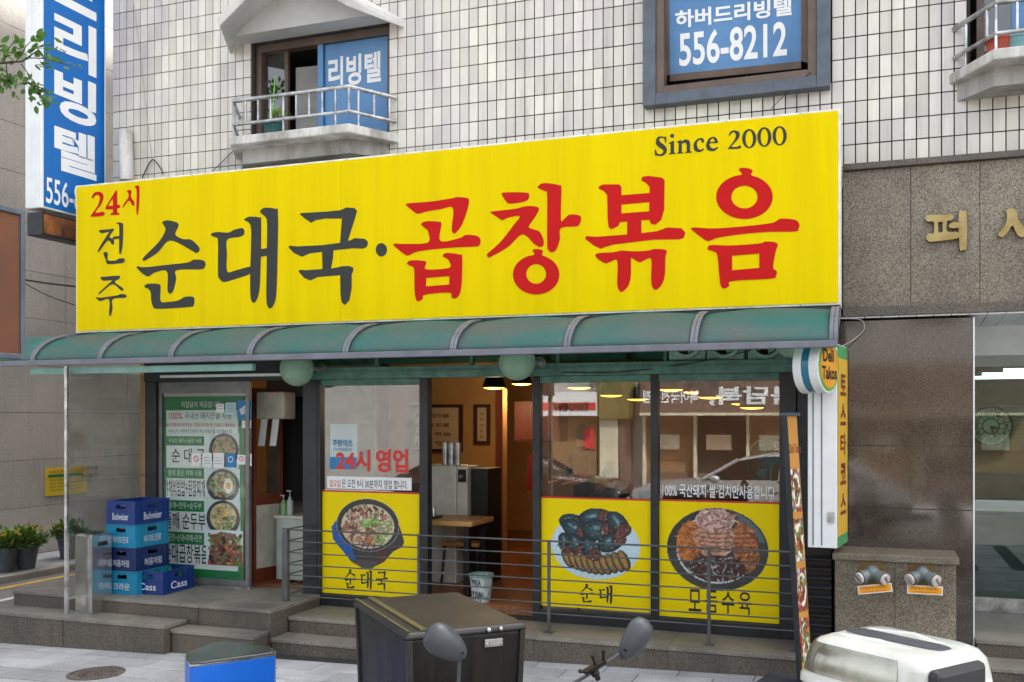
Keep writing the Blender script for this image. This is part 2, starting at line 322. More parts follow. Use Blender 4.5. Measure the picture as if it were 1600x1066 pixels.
# letter outlines: character code, advance, loops, then per loop its point count and points (180 units per em)
OUTLINES = [
[37,122,5,16,108,90,114,89,118,86,121,82,123,76,121,71,118,66,114,63,108,62,103,63,98,66,95,71,94,76,95,82,98,86,103,89,16,108,104,98,102,89,96,83,87,81,76,83,65,89,57,98,51,108,49,119,51,128,57,134,65,136,76,134,87,128,96,119,102,4,126,175,113,175,32,49,46,49,16,50,175,39,172,31,167,25,158,23,147,25,136,31,128,39,122,50,120,61,122,69,128,75,136,78,147,75,158,69,167,61,172,16,50,161,56,160,60,157,63,153,64,147,63,141,60,137,56,134,50,133,45,134,40,137,37,141,36,147,37,153,40,157,45,160],
[40,58,1,18,48,92,50,116,54,137,63,157,74,175,64,175,50,158,39,137,32,115,30,92,32,69,39,47,50,27,64,9,74,9,63,27,54,47,50,69],
[41,58,1,18,46,92,44,69,40,47,32,27,20,9,30,9,44,27,55,47,62,69,65,92,62,115,55,137,44,158,30,175,20,175,32,157,40,137,44,116],
[43,105,1,12,63,156,63,121,28,121,28,107,63,107,63,71,78,71,78,107,113,107,113,121,78,121,78,156],
[44,39,1,18,29,29,38,33,44,40,48,47,50,55,49,62,46,68,42,71,37,73,31,71,28,68,26,62,27,57,30,54,35,52,35,45,33,38,29,33],
[45,58,1,4,69,98,25,98,25,82,69,82],
[46,39,1,12,38,70,32,69,28,65,27,60,28,54,32,50,38,49,43,50,47,54,48,60,47,65,43,69],
[48,90,2,16,103,112,100,138,92,157,79,170,63,175,47,170,34,157,26,138,23,112,26,86,34,66,47,53,63,49,79,53,92,66,100,86,16,85,112,83,92,79,78,72,69,63,66,54,69,47,78,43,92,41,112,43,131,47,146,54,155,63,158,72,155,79,146,83,131],
[49,90,1,4,72,173,54,173,54,50,72,50],
[50,90,1,30,102,67,55,67,72,89,84,107,91,122,93,136,90,152,83,164,71,172,56,175,46,174,36,170,27,163,27,141,34,149,41,154,48,157,54,158,63,156,69,151,74,144,75,134,74,125,72,117,67,108,54,89,39,70,24,52,24,50,102,50],
[51,90,1,47,33,153,40,156,47,158,53,158,62,157,69,153,73,147,75,140,73,132,69,127,61,123,50,122,50,106,62,105,70,100,75,94,77,85,75,77,71,71,65,67,57,66,48,67,39,70,30,75,30,56,38,52,47,50,56,49,71,52,83,59,91,71,94,86,93,95,90,104,85,111,77,115,84,120,89,126,91,134,92,143,90,156,82,166,71,173,56,175,48,174,40,173,33,170],
[52,90,2,11,90,175,82,175,20,99,20,91,72,91,72,50,90,50,90,91,103,91,103,107,90,107,3,72,141,72,107,44,107],
[53,90,1,28,91,173,36,173,36,109,54,111,68,107,76,99,79,88,77,79,72,72,64,67,54,66,45,67,36,70,27,75,27,56,37,52,47,50,57,49,73,52,85,60,94,72,97,88,94,104,85,116,71,124,52,127,52,157,91,157],
[54,90,2,24,75,175,54,157,39,137,29,115,26,92,29,75,37,61,49,52,66,49,79,52,91,60,99,71,102,86,99,100,92,111,81,119,67,121,60,121,53,119,48,116,54,129,62,141,73,152,86,161,15,44,98,51,102,57,104,64,105,72,103,78,99,83,93,84,86,83,77,79,71,72,67,64,66,55,68,48,74,44,85],
[55,90,1,6,106,173,27,173,27,156,80,156,35,56,51,49],
[56,90,3,31,102,84,101,93,98,101,93,108,85,113,92,119,97,125,100,132,100,139,98,153,90,165,79,172,64,175,49,172,37,165,30,154,27,140,28,129,33,121,41,113,34,107,28,101,25,93,24,84,27,70,35,59,48,51,63,49,79,51,91,59,99,70,16,83,140,81,132,77,127,71,123,64,121,56,123,50,127,46,133,44,140,46,147,50,153,56,157,64,158,71,157,77,153,81,147,16,85,85,83,78,79,71,72,67,63,66,54,67,47,71,43,77,41,85,43,93,47,99,54,103,63,104,72,103,79,99,83,93],
[57,90,2,24,52,49,72,65,87,85,97,107,101,130,98,148,90,162,78,171,62,175,47,172,35,163,27,152,24,138,27,124,35,113,46,105,59,103,66,103,72,105,78,108,74,96,66,84,55,72,41,62,16,42,139,44,146,48,153,54,157,62,158,70,156,77,151,81,144,83,136,82,126,75,122,69,120,63,119,55,121,48,125,44,131],
[65,120,2,8,83,174,71,174,18,50,36,50,51,87,104,87,120,50,138,50,3,77,147,96,102,58,102],
[66,101,3,20,32,50,74,50,93,53,106,61,113,72,116,83,114,95,108,104,99,111,86,115,86,116,95,120,100,126,104,133,105,142,103,153,96,163,84,170,67,173,32,173,11,49,157,65,157,76,156,82,152,86,147,87,140,85,132,80,125,72,122,61,121,49,121,11,49,105,70,105,82,103,91,99,96,93,98,86,96,79,92,73,84,68,71,66,49,66],
[67,127,1,30,136,165,121,170,107,174,94,175,67,170,46,156,32,136,27,110,31,90,42,70,63,55,93,49,110,50,125,54,137,60,137,79,123,71,109,67,95,65,74,68,59,78,48,93,45,112,49,130,59,145,74,155,94,159,108,157,122,153,136,146],
[68,135,2,11,32,50,80,50,107,56,127,69,140,89,145,112,141,134,129,153,109,168,79,173,32,173,11,49,157,77,157,99,154,114,144,124,129,127,112,124,98,117,83,102,71,77,66,49,66],
[69,90,1,12,101,173,32,173,32,50,103,50,103,66,49,66,49,104,99,104,99,120,49,120,49,157,101,157],
[84,109,1,8,124,173,21,173,21,157,64,157,64,50,81,50,81,157,124,157],
[97,77,2,42,92,65,89,62,86,61,84,60,82,61,81,62,80,65,80,106,78,118,72,126,63,131,51,133,40,132,31,128,24,122,24,104,32,112,41,116,50,118,56,117,61,114,64,110,64,104,64,99,50,94,40,90,32,86,25,79,23,69,24,61,28,55,34,50,42,49,50,50,57,52,64,57,67,52,71,50,77,49,81,49,86,51,92,55,11,64,67,60,63,55,61,50,60,44,62,40,66,39,71,41,78,47,83,55,87,64,90],
[100,92,2,15,99,173,83,173,83,130,77,131,72,133,66,133,50,130,37,122,29,109,26,93,29,75,36,62,49,53,65,50,99,50,13,83,64,67,64,55,66,48,71,44,80,42,90,44,102,49,111,58,116,68,118,73,118,78,117,83,115],
[101,86,2,24,97,74,88,69,78,65,69,64,58,66,50,70,45,78,41,88,98,88,96,108,89,122,78,130,63,133,48,130,36,122,28,109,25,92,28,76,36,62,48,52,65,49,77,50,87,53,97,58,9,42,99,44,108,49,114,55,118,64,119,71,118,77,114,81,107,82,99],
[105,39,2,4,46,131,30,131,30,50,46,50,12,47,156,46,160,43,164,38,165,33,164,30,160,28,156,30,151,33,147,38,146,43,147,46,151],
[107,86,2,6,101,131,82,131,46,92,86,50,108,50,66,92,4,45,173,29,173,29,50,45,50],
[108,39,1,4,46,173,30,173,30,50,46,50],
[111,99,2,16,67,133,50,130,37,121,28,108,24,92,28,74,36,61,50,52,67,49,85,52,99,61,108,74,111,92,108,108,99,121,85,130,16,67,118,78,116,87,111,92,102,95,91,93,80,87,71,78,65,67,63,56,65,48,71,43,80,41,92,43,102,48,111,57,116],
[114,71,1,21,30,131,30,50,46,50,46,93,48,102,52,110,58,116,66,118,71,117,76,114,81,110,89,123,83,129,77,132,70,133,64,132,59,128,53,122,47,113,46,113,46,131],
[115,69,1,38,76,126,68,130,60,132,53,133,42,131,33,127,28,120,26,111,32,97,45,87,58,80,64,72,62,67,58,64,52,63,44,64,35,67,25,73,25,56,35,52,44,49,53,49,64,50,73,55,78,63,80,73,78,80,73,87,62,95,51,102,44,107,42,111,44,115,47,118,53,119,60,118,68,115,76,110],
[116,60,1,24,48,148,18,119,18,117,32,117,32,74,34,64,39,56,47,51,58,49,64,49,71,51,78,54,78,69,71,66,65,64,60,63,56,64,52,66,49,69,48,75,48,117,74,117,74,131,48,131],
[117,90,1,22,97,50,97,131,81,131,81,73,75,67,68,63,61,62,54,63,49,67,46,72,45,80,45,131,29,131,29,81,31,67,37,57,45,51,57,49,65,50,73,54,81,61,81,50],
[119,129,1,13,89,131,77,131,56,82,35,131,18,131,54,49,59,49,83,105,107,49,112,49,147,131,130,131,109,82],
[183,47,1,12,41,123,36,122,32,118,31,113,32,107,36,103,41,102,47,103,51,107,52,113,51,118,47,122],
[44032,166,2,8,137,199,137,37,152,37,152,121,178,121,178,133,152,133,152,199,12,35,182,35,169,95,169,89,142,76,117,55,96,28,79,36,67,70,90,93,117,106,148,110,182],
[44060,166,2,12,114,195,114,44,129,44,129,122,150,122,150,36,165,36,165,199,150,199,150,134,129,134,129,195,12,33,178,33,166,82,166,78,142,68,119,51,99,27,82,36,71,65,93,83,119,94,148,96,178],
[44152,166,3,8,111,160,111,148,146,148,146,116,161,116,161,199,146,199,146,160,12,38,191,38,179,93,179,88,161,75,146,55,133,30,124,35,112,66,124,90,141,104,164,109,191,13,57,50,57,38,166,38,166,50,71,50,71,69,161,69,161,109,56,109,56,97,146,97,146,80,57,80],
[44172,166,2,4,151,199,151,36,165,36,165,199,22,34,179,34,166,82,166,77,142,67,119,50,99,27,82,36,71,51,82,64,94,75,107,84,121,117,121,117,45,131,45,131,195,117,195,117,133,89,133,93,147,96,163,97,179],
[44192,166,3,4,150,199,150,105,164,105,164,199,22,118,196,118,153,92,153,96,164,98,175,98,187,35,187,35,175,83,175,78,156,67,139,51,124,29,113,36,102,52,110,65,119,77,129,86,141,118,141,118,108,132,108,132,196,40,129,100,129,89,128,79,123,69,116,59,106,50,96,58,89,67,85,78,84,89,84,100,69,100,69,89,67,77,61,65,50,55,37,48,44,37,55,42,64,49,71,58,76,68,81,58,87,49,96,41,106,36,117,42,125,49,132,58,136,68,141,58,149,49,158,42,169,37,176,48,162,55,152,65,146,76,144,89,144,100],
[44208,166,2,24,103,145,103,133,146,133,146,116,161,116,161,199,146,199,146,176,109,176,111,191,38,191,38,179,94,179,89,161,76,146,56,133,30,125,35,113,60,121,80,132,96,146,106,164,146,164,146,145,13,57,50,57,38,166,38,166,50,71,50,71,69,161,69,161,109,56,109,56,97,146,97,146,80,57,80],
[44216,166,3,4,56,99,56,39,161,39,161,99,4,146,87,146,51,71,51,71,87,24,146,199,146,172,109,172,111,189,37,189,37,177,95,177,89,157,75,140,55,127,29,117,35,105,59,114,80,127,95,142,105,160,146,160,146,139,104,139,104,127,146,127,146,106,161,106,161,199],
[44221,166,3,16,108,100,86,98,69,92,58,82,54,69,58,55,69,45,86,39,108,37,130,39,147,45,158,55,162,69,158,82,147,92,130,98,16,108,88,124,87,136,83,144,77,147,69,144,60,136,54,124,50,108,49,92,50,79,54,72,60,69,69,72,77,79,83,92,87,24,37,187,37,175,95,175,89,155,75,138,55,124,29,114,35,102,59,111,79,123,95,139,105,157,146,157,146,135,104,135,104,123,146,123,146,102,161,102,161,199,146,199,146,169,109,169,111,187],
[44256,166,2,12,43,183,43,171,142,171,142,167,141,146,140,122,136,93,151,91,155,121,156,146,157,167,157,183,8,84,130,84,72,27,72,27,59,174,59,174,72,99,72,99,130],
[44264,166,3,11,44,193,44,181,141,181,140,170,140,159,138,145,152,143,154,158,155,171,155,182,155,193,8,87,163,87,134,27,134,27,122,174,122,174,134,102,134,102,163,13,45,50,45,38,160,38,160,50,60,50,60,68,156,68,156,107,44,107,44,95,141,95,141,79,45,79],
[44273,166,4,8,46,104,46,39,155,39,155,104,140,104,140,84,61,84,61,104,4,61,72,140,72,140,51,61,51,11,44,193,44,181,141,181,140,169,139,155,136,140,151,138,154,154,155,169,155,181,155,193,8,87,158,87,129,27,129,27,117,174,117,174,129,102,129,102,158],
[44277,166,4,16,100,96,76,94,59,89,47,79,43,66,47,54,59,45,76,39,100,37,123,39,141,45,153,54,157,66,153,79,141,89,123,94,16,100,85,117,84,130,80,139,74,142,66,139,59,130,53,117,50,100,48,83,50,70,53,61,59,58,66,61,74,70,80,83,84,12,44,191,44,179,141,179,141,177,140,165,139,151,136,136,151,134,154,150,155,164,155,177,155,191,8,87,155,87,123,27,123,27,111,174,111,174,123,102,123,102,155],
[44284,166,3,11,34,181,34,169,102,169,101,154,100,134,97,109,112,108,115,135,116,157,116,173,116,181,12,27,72,59,72,93,74,128,78,127,89,110,87,92,86,75,85,75,135,60,135,60,85,25,84,8,137,199,137,36,152,36,152,118,178,118,178,131,152,131,152,199],
[44396,166,1,20,27,119,27,106,93,106,93,36,108,36,108,106,174,106,174,119,150,119,153,140,155,158,155,174,155,189,45,189,45,177,140,177,140,174,140,158,139,140,135,119],
[44397,166,1,25,42,91,42,79,141,79,141,36,156,36,156,91,108,91,108,121,175,121,175,133,151,133,154,151,155,166,156,180,156,192,46,192,46,179,141,179,141,166,139,151,136,133,27,133,27,121,93,121,93,91],
[44536,166,2,4,27,73,27,60,174,60,174,73,12,43,182,43,170,140,170,140,166,139,144,138,118,133,88,148,86,153,118,154,144,154,166,154,182],
[44552,166,3,4,45,96,45,39,156,39,156,96,4,141,84,141,51,60,51,60,84,15,27,131,27,118,175,118,175,131,151,131,154,149,155,165,156,179,156,191,46,191,46,178,141,178,141,165,139,149,136,131],
[44592,166,2,4,146,199,146,36,161,36,161,199,12,37,182,37,170,98,170,92,142,78,117,58,96,29,79,37,67,72,89,95,117,109,148,113,182],
[44608,166,4,4,145,199,145,107,160,107,160,199,4,55,99,55,39,160,39,160,99,4,146,87,146,51,70,51,70,87,12,37,189,37,177,96,177,90,157,76,141,56,127,29,117,35,105,67,118,91,136,107,160,112,189],
[44620,166,3,8,140,199,140,36,155,36,155,120,179,120,179,132,155,132,155,199,12,32,182,32,169,62,169,59,145,52,123,42,101,26,82,38,73,56,98,68,124,74,153,76,182,12,81,182,81,169,106,169,104,143,98,118,88,93,73,71,85,62,103,90,114,121,119,151,120,182],
[44648,166,3,12,119,196,119,44,133,44,133,121,153,121,153,37,167,37,167,199,153,199,153,134,133,134,133,196,12,31,179,31,167,54,167,52,145,48,124,40,103,27,84,39,77,53,101,62,127,66,153,67,179,12,73,179,73,167,92,167,91,143,87,119,79,95,65,72,77,65,92,93,101,123,105,152,105,179],
[44788,166,3,6,145,143,145,112,110,112,113,122,115,132,117,143,19,145,199,145,155,118,155,119,182,80,182,80,169,105,169,103,143,97,118,87,93,71,71,84,63,92,74,100,87,105,100,145,100,145,36,160,36,160,199,12,31,182,31,169,61,169,58,145,51,123,41,102,26,82,37,74,55,98,67,125,74,153,75,182],
[45236,166,2,12,114,196,114,45,128,45,128,121,150,121,150,36,165,36,165,199,150,199,150,133,128,133,128,196,12,35,92,35,78,45,78,63,79,83,81,104,84,102,97,83,94,66,92,50,92,50,180,35,180],
[45380,166,3,12,100,147,100,135,146,135,146,78,161,78,161,199,146,199,146,178,100,178,100,166,146,166,146,147,6,57,89,57,40,165,40,165,52,72,52,72,89,12,37,115,37,103,49,103,72,103,96,105,121,109,119,121,96,118,73,116,51,115,51,187,37,187],
[45712,166,2,4,27,71,27,59,175,59,175,71,6,45,185,45,113,158,113,158,126,60,126,60,185],
[45716,166,3,4,27,116,27,104,174,104,174,116,6,47,193,47,138,158,138,158,150,62,150,62,193,6,46,88,46,40,158,40,158,53,61,53,61,88],
[45768,166,2,4,145,199,145,36,160,36,160,199,12,37,91,37,78,51,78,76,79,103,82,130,86,129,99,102,94,77,92,52,91,52,183,37,183],
[45796,166,2,8,137,199,137,36,152,36,152,123,179,123,179,135,152,135,152,199,13,34,183,34,77,47,77,75,77,99,79,124,82,122,95,99,92,75,90,49,89,49,171,109,171,109,183],
[45800,166,3,8,138,199,138,81,153,81,153,139,177,139,177,151,153,151,153,199,13,35,185,35,110,47,110,77,111,101,112,123,116,121,128,100,125,78,123,49,123,49,173,106,173,106,185,6,52,93,52,40,161,40,161,52,67,52,67,93],
[45804,166,3,13,34,190,34,123,47,123,76,124,100,125,123,129,121,141,100,138,77,136,49,135,49,178,106,178,106,190,8,138,199,138,117,153,117,153,153,177,153,177,165,153,165,153,199,13,50,51,50,39,159,39,159,51,65,51,65,69,153,69,153,109,50,109,50,97,139,97,139,80,50,80],
[45812,166,4,4,51,98,51,39,153,39,153,98,4,139,86,139,51,66,51,66,86,8,138,199,138,107,153,107,153,147,177,147,177,159,153,159,153,199,13,35,188,35,116,47,116,77,117,101,118,123,122,121,134,100,131,78,129,49,129,49,176,106,176,106,188],
[45817,166,4,16,102,99,79,97,62,91,52,81,48,68,52,55,62,45,79,39,102,37,124,39,141,45,151,55,155,68,151,81,141,91,124,97,16,102,87,118,86,130,82,138,76,140,68,138,60,130,54,118,50,102,49,85,50,73,54,65,60,62,68,65,76,73,82,85,86,8,138,199,138,102,154,102,154,145,177,145,177,157,154,157,154,199,13,34,187,34,115,47,115,77,116,101,117,123,121,121,133,100,130,77,128,49,128,49,175,106,175,106,187],
[45824,166,2,12,114,196,114,45,128,45,128,122,151,122,151,36,165,36,165,199,151,199,151,134,128,134,128,196,13,33,179,33,77,43,77,66,77,85,78,104,81,102,94,85,91,68,90,48,89,48,167,93,167,93,179],
[46076,166,2,18,33,183,33,117,62,117,62,85,25,84,27,71,53,72,82,73,110,77,109,88,76,85,76,117,104,117,104,129,48,129,48,170,102,170,102,183,12,117,196,117,45,131,45,131,119,150,119,150,36,165,36,165,199,150,199,150,132,131,132,131,196],
[46108,166,3,4,145,199,145,77,160,77,160,199,18,30,98,63,98,98,100,133,104,132,115,89,112,89,134,121,134,121,146,57,146,57,176,120,176,120,189,42,189,42,134,74,134,74,111,28,110,6,55,86,55,40,166,40,166,52,70,52,70,86],
[46121,166,4,4,145,199,145,105,160,105,160,199,8,54,98,54,39,160,39,160,98,146,98,146,81,69,81,69,98,4,69,69,146,69,146,51,69,51,18,42,191,42,140,73,140,73,122,28,122,30,109,62,110,97,112,133,116,132,127,88,123,88,140,120,140,120,152,57,152,57,179,119,179,119,191],
[46160,166,2,8,47,190,47,127,156,127,156,139,62,139,62,177,154,177,154,190,8,27,105,27,93,93,93,93,37,108,37,108,93,174,93,174,105],
[46300,166,2,4,27,71,27,59,175,59,175,71,8,46,184,46,109,158,109,158,121,60,121,60,172,156,172,156,184],
[46308,166,3,4,27,131,27,119,174,119,174,131,8,47,194,47,144,157,144,157,156,61,156,61,182,155,182,155,194,13,45,50,45,38,160,38,160,50,60,50,60,67,155,67,155,105,45,105,45,93,141,93,141,78,45,78],
[46316,166,4,4,27,123,27,111,174,111,174,123,4,45,93,45,39,156,39,156,93,4,142,81,142,51,60,51,60,81,8,46,194,46,140,157,140,157,152,60,152,60,182,156,182,156,194],
[46972,166,2,8,137,199,137,36,152,36,152,122,179,122,179,135,152,135,152,199,17,33,184,33,172,92,172,92,138,34,138,34,75,47,75,75,76,100,78,125,81,123,94,100,90,76,88,48,88,48,126,107,126,107,184],
[47100,166,4,4,55,95,55,39,161,39,161,95,4,146,83,146,51,69,51,69,83,8,116,163,116,150,146,150,146,104,161,104,161,199,146,199,146,163,17,33,191,33,179,91,179,91,157,34,157,34,110,46,110,72,110,96,112,120,115,119,127,96,124,73,123,49,122,49,146,105,146,105,191],
[47112,166,3,4,151,199,151,36,165,36,165,199,17,32,181,32,169,76,169,76,137,32,137,32,77,43,77,63,77,83,78,105,81,104,93,84,91,65,89,47,89,47,125,90,125,90,181,8,118,195,118,141,98,141,98,129,118,129,118,45,132,45,132,195],
[47196,166,1,21,45,112,45,99,93,99,93,69,27,69,27,57,175,57,175,69,108,69,108,99,160,99,160,112,60,112,60,138,156,138,156,187,45,187,45,175,141,175,141,150,45,150],
[47308,166,2,21,45,112,45,100,68,100,68,69,27,69,27,57,175,57,175,69,135,69,135,100,160,100,160,112,60,112,60,138,156,138,156,187,45,187,45,175,141,175,141,150,45,150,4,83,69,83,100,120,100,120,69],
[47532,166,2,4,146,199,146,36,160,36,160,199,17,36,184,36,172,96,172,96,138,36,138,36,76,50,76,77,76,104,78,132,82,130,94,103,90,77,89,51,88,51,126,111,126,111,184],
[47560,166,3,4,33,183,33,78,108,78,108,183,4,93,171,93,90,48,90,48,171,8,137,199,137,36,152,36,152,122,179,122,179,134,152,134,152,199],
[47561,166,4,4,34,187,34,115,109,115,109,187,4,94,175,94,127,48,127,48,175,6,48,94,48,82,138,82,138,36,153,36,153,94,8,138,199,138,103,153,103,153,145,177,145,177,157,153,157,153,199],
[47564,166,4,4,34,185,34,109,109,109,109,185,4,94,172,94,121,48,121,48,172,8,138,199,138,80,153,80,153,137,177,137,177,150,153,150,153,199,6,52,91,52,40,161,40,161,52,67,52,67,91],
[47579,166,4,4,34,187,34,114,107,114,107,187,4,92,175,92,127,48,127,48,175,8,138,199,138,91,153,91,153,142,177,142,177,155,153,155,153,199,21,97,99,97,94,92,78,80,65,63,55,42,49,48,37,66,42,82,49,95,60,104,72,114,60,127,49,142,42,160,37,166,49,145,55,128,65,116,78,111,94,111,99],
[47589,166,4,6,55,93,55,81,149,81,149,36,164,36,164,93,4,34,185,34,114,97,114,97,185,4,83,174,83,126,48,126,48,174,12,115,196,115,103,129,103,129,145,150,145,150,102,164,102,164,199,150,199,150,157,129,157,129,196],
[47672,166,2,4,93,171,93,89,48,89,48,171,12,146,199,146,140,107,140,107,183,33,183,33,78,107,78,107,128,146,128,146,36,161,36,161,199],
[47732,166,4,4,94,173,94,121,49,121,49,173,4,109,158,146,158,146,136,109,136,12,146,199,146,171,109,171,109,185,35,185,35,109,109,109,109,123,146,123,146,80,161,80,161,199,6,56,91,56,40,165,40,165,52,71,52,71,91],
[47784,166,2,4,142,174,142,121,59,121,59,174,12,44,186,44,109,93,109,93,70,27,70,27,57,175,57,175,70,108,70,108,109,157,109,157,186],
[47800,166,4,4,45,92,45,39,156,39,156,92,4,141,80,141,51,60,51,60,80,4,141,181,141,151,60,151,60,181,12,27,120,27,108,174,108,174,120,108,120,108,139,155,139,155,193,46,193,46,139,93,139,93,120],
[47924,166,3,4,46,190,46,127,156,127,156,190,4,141,178,141,139,60,139,60,178,8,27,105,27,93,93,93,93,37,108,37,108,93,174,93,174,105],
[47928,166,4,4,46,192,46,134,155,134,155,192,4,141,180,141,146,60,146,60,180,8,27,116,27,104,94,104,94,71,109,71,109,104,174,104,174,116,6,46,87,46,40,158,40,158,52,60,52,60,87],
[48152,166,4,8,34,187,34,107,109,107,109,187,94,187,94,160,48,160,48,187,4,48,149,94,149,94,119,48,119,8,138,199,138,80,153,80,153,138,177,138,177,150,153,150,153,199,6,52,91,52,40,161,40,161,52,67,52,67,91],
[48165,166,5,8,34,191,34,117,109,117,109,191,94,191,94,167,48,167,48,191,4,48,155,94,155,94,129,48,129,8,51,102,51,39,153,39,153,102,138,102,138,83,66,83,66,102,4,66,71,138,71,138,51,66,51,8,138,199,138,110,153,110,153,149,177,149,177,162,153,162,153,199],
[48176,166,3,8,33,184,33,77,95,77,95,184,81,184,81,144,47,144,47,184,4,47,132,81,132,81,89,47,89,12,115,196,115,45,129,45,129,122,151,122,151,36,165,36,165,199,151,199,151,135,129,135,129,196],
[48260,166,2,4,48,132,94,132,94,89,48,89,16,33,186,33,77,108,77,108,127,146,127,146,36,161,36,161,199,146,199,146,139,108,139,108,186,94,186,94,144,48,144,48,186],
[48320,166,4,4,50,148,94,148,94,118,50,118,4,146,157,146,134,109,134,109,157,16,35,188,35,106,109,106,109,122,146,122,146,79,161,79,161,199,146,199,146,169,109,169,109,188,94,188,94,160,50,160,50,188,6,56,90,56,40,165,40,165,52,71,52,71,90],
[48372,166,2,4,59,147,142,147,142,117,59,117,16,44,188,44,104,93,104,93,69,27,69,27,57,175,57,175,69,108,69,108,104,157,104,157,188,142,188,142,159,59,159,59,188],
[48374,166,4,6,42,91,42,79,81,79,81,37,96,37,96,91,6,104,91,104,79,142,79,142,37,157,37,157,91,4,61,166,140,166,140,147,61,147,16,46,196,46,135,93,135,93,118,27,118,27,106,174,106,174,118,108,118,108,135,155,135,155,196,140,196,140,177,61,177,61,196],
[48512,166,3,8,46,193,46,122,156,122,156,193,141,193,141,170,60,170,60,193,4,60,158,141,158,141,134,60,134,8,27,103,27,91,93,91,93,36,108,36,108,91,174,91,174,103],
[48513,166,3,8,46,195,46,134,155,134,155,195,140,195,140,177,61,177,61,195,4,61,165,140,165,140,147,61,147,14,43,89,43,76,141,76,141,36,156,36,156,89,108,89,108,107,174,107,174,120,27,120,27,107,93,107,93,89],
[48516,166,4,8,46,194,46,129,155,129,155,194,140,194,140,173,61,173,61,194,4,61,162,140,162,140,141,61,141,8,27,113,27,101,94,101,94,70,109,70,109,101,174,101,174,113,6,46,84,46,40,158,40,158,52,60,52,60,84],
[48708,166,3,4,145,199,145,36,160,36,160,199,8,36,185,36,75,113,75,113,185,98,185,98,143,51,143,51,185,4,51,131,98,131,98,88,51,88],
[48724,166,5,8,35,191,35,115,112,115,112,191,97,191,97,166,50,166,50,191,4,50,154,97,154,97,127,50,127,4,145,199,145,104,160,104,160,199,4,55,96,55,39,160,39,160,96,4,146,84,146,51,70,51,70,84],
[48729,166,5,8,35,189,35,114,112,114,112,189,97,189,97,164,50,164,50,189,4,50,152,97,152,97,126,50,126,4,145,199,145,101,160,101,160,199,16,106,97,84,95,66,89,56,80,52,67,56,54,66,45,84,39,106,37,129,39,146,45,157,54,161,67,157,80,146,89,129,95,16,106,86,123,84,136,81,143,75,146,67,143,59,136,53,123,50,106,48,90,50,77,53,69,59,67,67,69,75,77,81,90,84],
[49324,166,2,21,67,185,67,156,64,134,55,113,41,95,25,83,34,71,47,80,58,93,68,108,74,125,81,109,90,95,101,83,114,74,123,86,107,98,94,115,85,135,82,156,82,185,8,137,199,137,36,152,36,152,121,179,121,179,133,152,133,152,199],
[49328,166,3,21,67,189,67,169,64,151,56,135,43,122,26,113,34,102,48,108,59,118,68,129,75,143,82,131,90,120,101,112,114,105,122,117,106,126,93,138,85,153,82,169,82,189,8,138,199,138,79,153,79,153,137,177,137,177,149,153,149,153,199,6,52,91,52,40,161,40,161,52,67,52,67,91],
[49464,166,3,4,151,199,151,36,165,36,165,199,8,118,196,118,141,91,141,91,129,118,129,118,45,132,45,132,196,21,61,184,61,153,58,132,51,112,40,95,25,83,35,71,46,80,55,92,63,106,68,121,73,107,81,94,90,83,100,75,109,87,95,99,84,115,77,134,75,153,75,184],
[49548,166,2,8,93,109,93,70,27,70,27,58,175,58,175,70,107,70,107,109,21,92,188,92,176,87,156,73,140,54,127,33,120,39,107,58,113,75,123,90,137,100,153,111,137,125,123,143,113,161,107,168,120,146,127,127,140,113,156,108,176,108,188],
[49569,166,4,16,100,93,77,91,59,86,48,77,45,65,48,53,59,44,77,39,100,37,124,39,141,44,152,53,156,65,152,77,141,86,124,91,16,100,81,118,80,130,77,138,72,141,65,138,58,130,53,118,49,100,48,83,49,70,53,62,58,60,65,62,72,70,77,83,80,8,27,118,27,106,174,106,174,118,108,118,108,142,93,142,93,118,21,93,197,93,189,88,174,75,161,57,151,36,146,41,134,60,138,77,146,90,157,100,169,110,157,124,146,141,138,159,134,165,146,144,151,126,161,113,174,108,189,108,197],
[49688,166,2,21,93,194,93,184,88,168,75,154,56,143,35,137,40,125,59,130,76,138,91,150,101,163,111,150,125,138,142,130,161,125,167,137,145,143,127,154,113,168,108,184,108,194,8,27,108,27,95,93,95,93,36,108,36,108,95,174,95,174,108],
[49692,166,3,21,93,195,93,187,88,171,75,158,57,148,36,142,42,130,60,135,77,143,91,154,101,167,111,154,125,143,141,135,159,130,165,142,144,148,126,158,113,172,108,187,108,195,8,27,116,27,104,94,104,94,71,109,71,109,104,174,104,174,116,6,46,87,46,40,158,40,158,52,60,52,60,87],
[49696,166,2,21,93,198,93,192,88,178,75,167,57,158,35,153,40,142,59,146,76,153,90,162,100,174,111,162,125,153,142,146,161,142,166,153,145,158,126,167,113,178,108,192,108,198,21,45,50,45,38,160,38,160,50,60,50,60,66,155,66,155,103,108,103,108,119,174,119,174,131,27,131,27,119,93,119,93,103,45,103,45,92,141,92,141,77,45,77],
[49828,166,2,4,27,71,27,58,175,58,175,71,21,92,188,92,176,87,156,73,138,54,125,33,118,40,105,58,112,75,122,90,135,100,152,111,135,125,122,142,111,160,105,167,118,146,125,127,138,113,156,108,176,108,188],
[49845,166,4,8,46,102,46,39,155,39,155,102,140,102,140,83,60,83,60,102,4,60,71,140,71,140,51,60,51,4,27,125,27,113,174,113,174,125,21,93,197,93,190,88,175,75,163,57,154,35,148,41,136,59,141,76,148,90,159,101,171,111,159,125,148,142,141,160,136,166,148,144,154,126,163,113,176,108,190,108,197],
[49884,166,2,4,145,199,145,36,160,36,160,199,21,70,185,70,156,66,133,57,112,43,95,26,83,35,70,49,79,61,92,70,107,78,125,85,108,94,94,106,82,119,73,128,85,111,97,97,114,88,134,85,156,85,185],
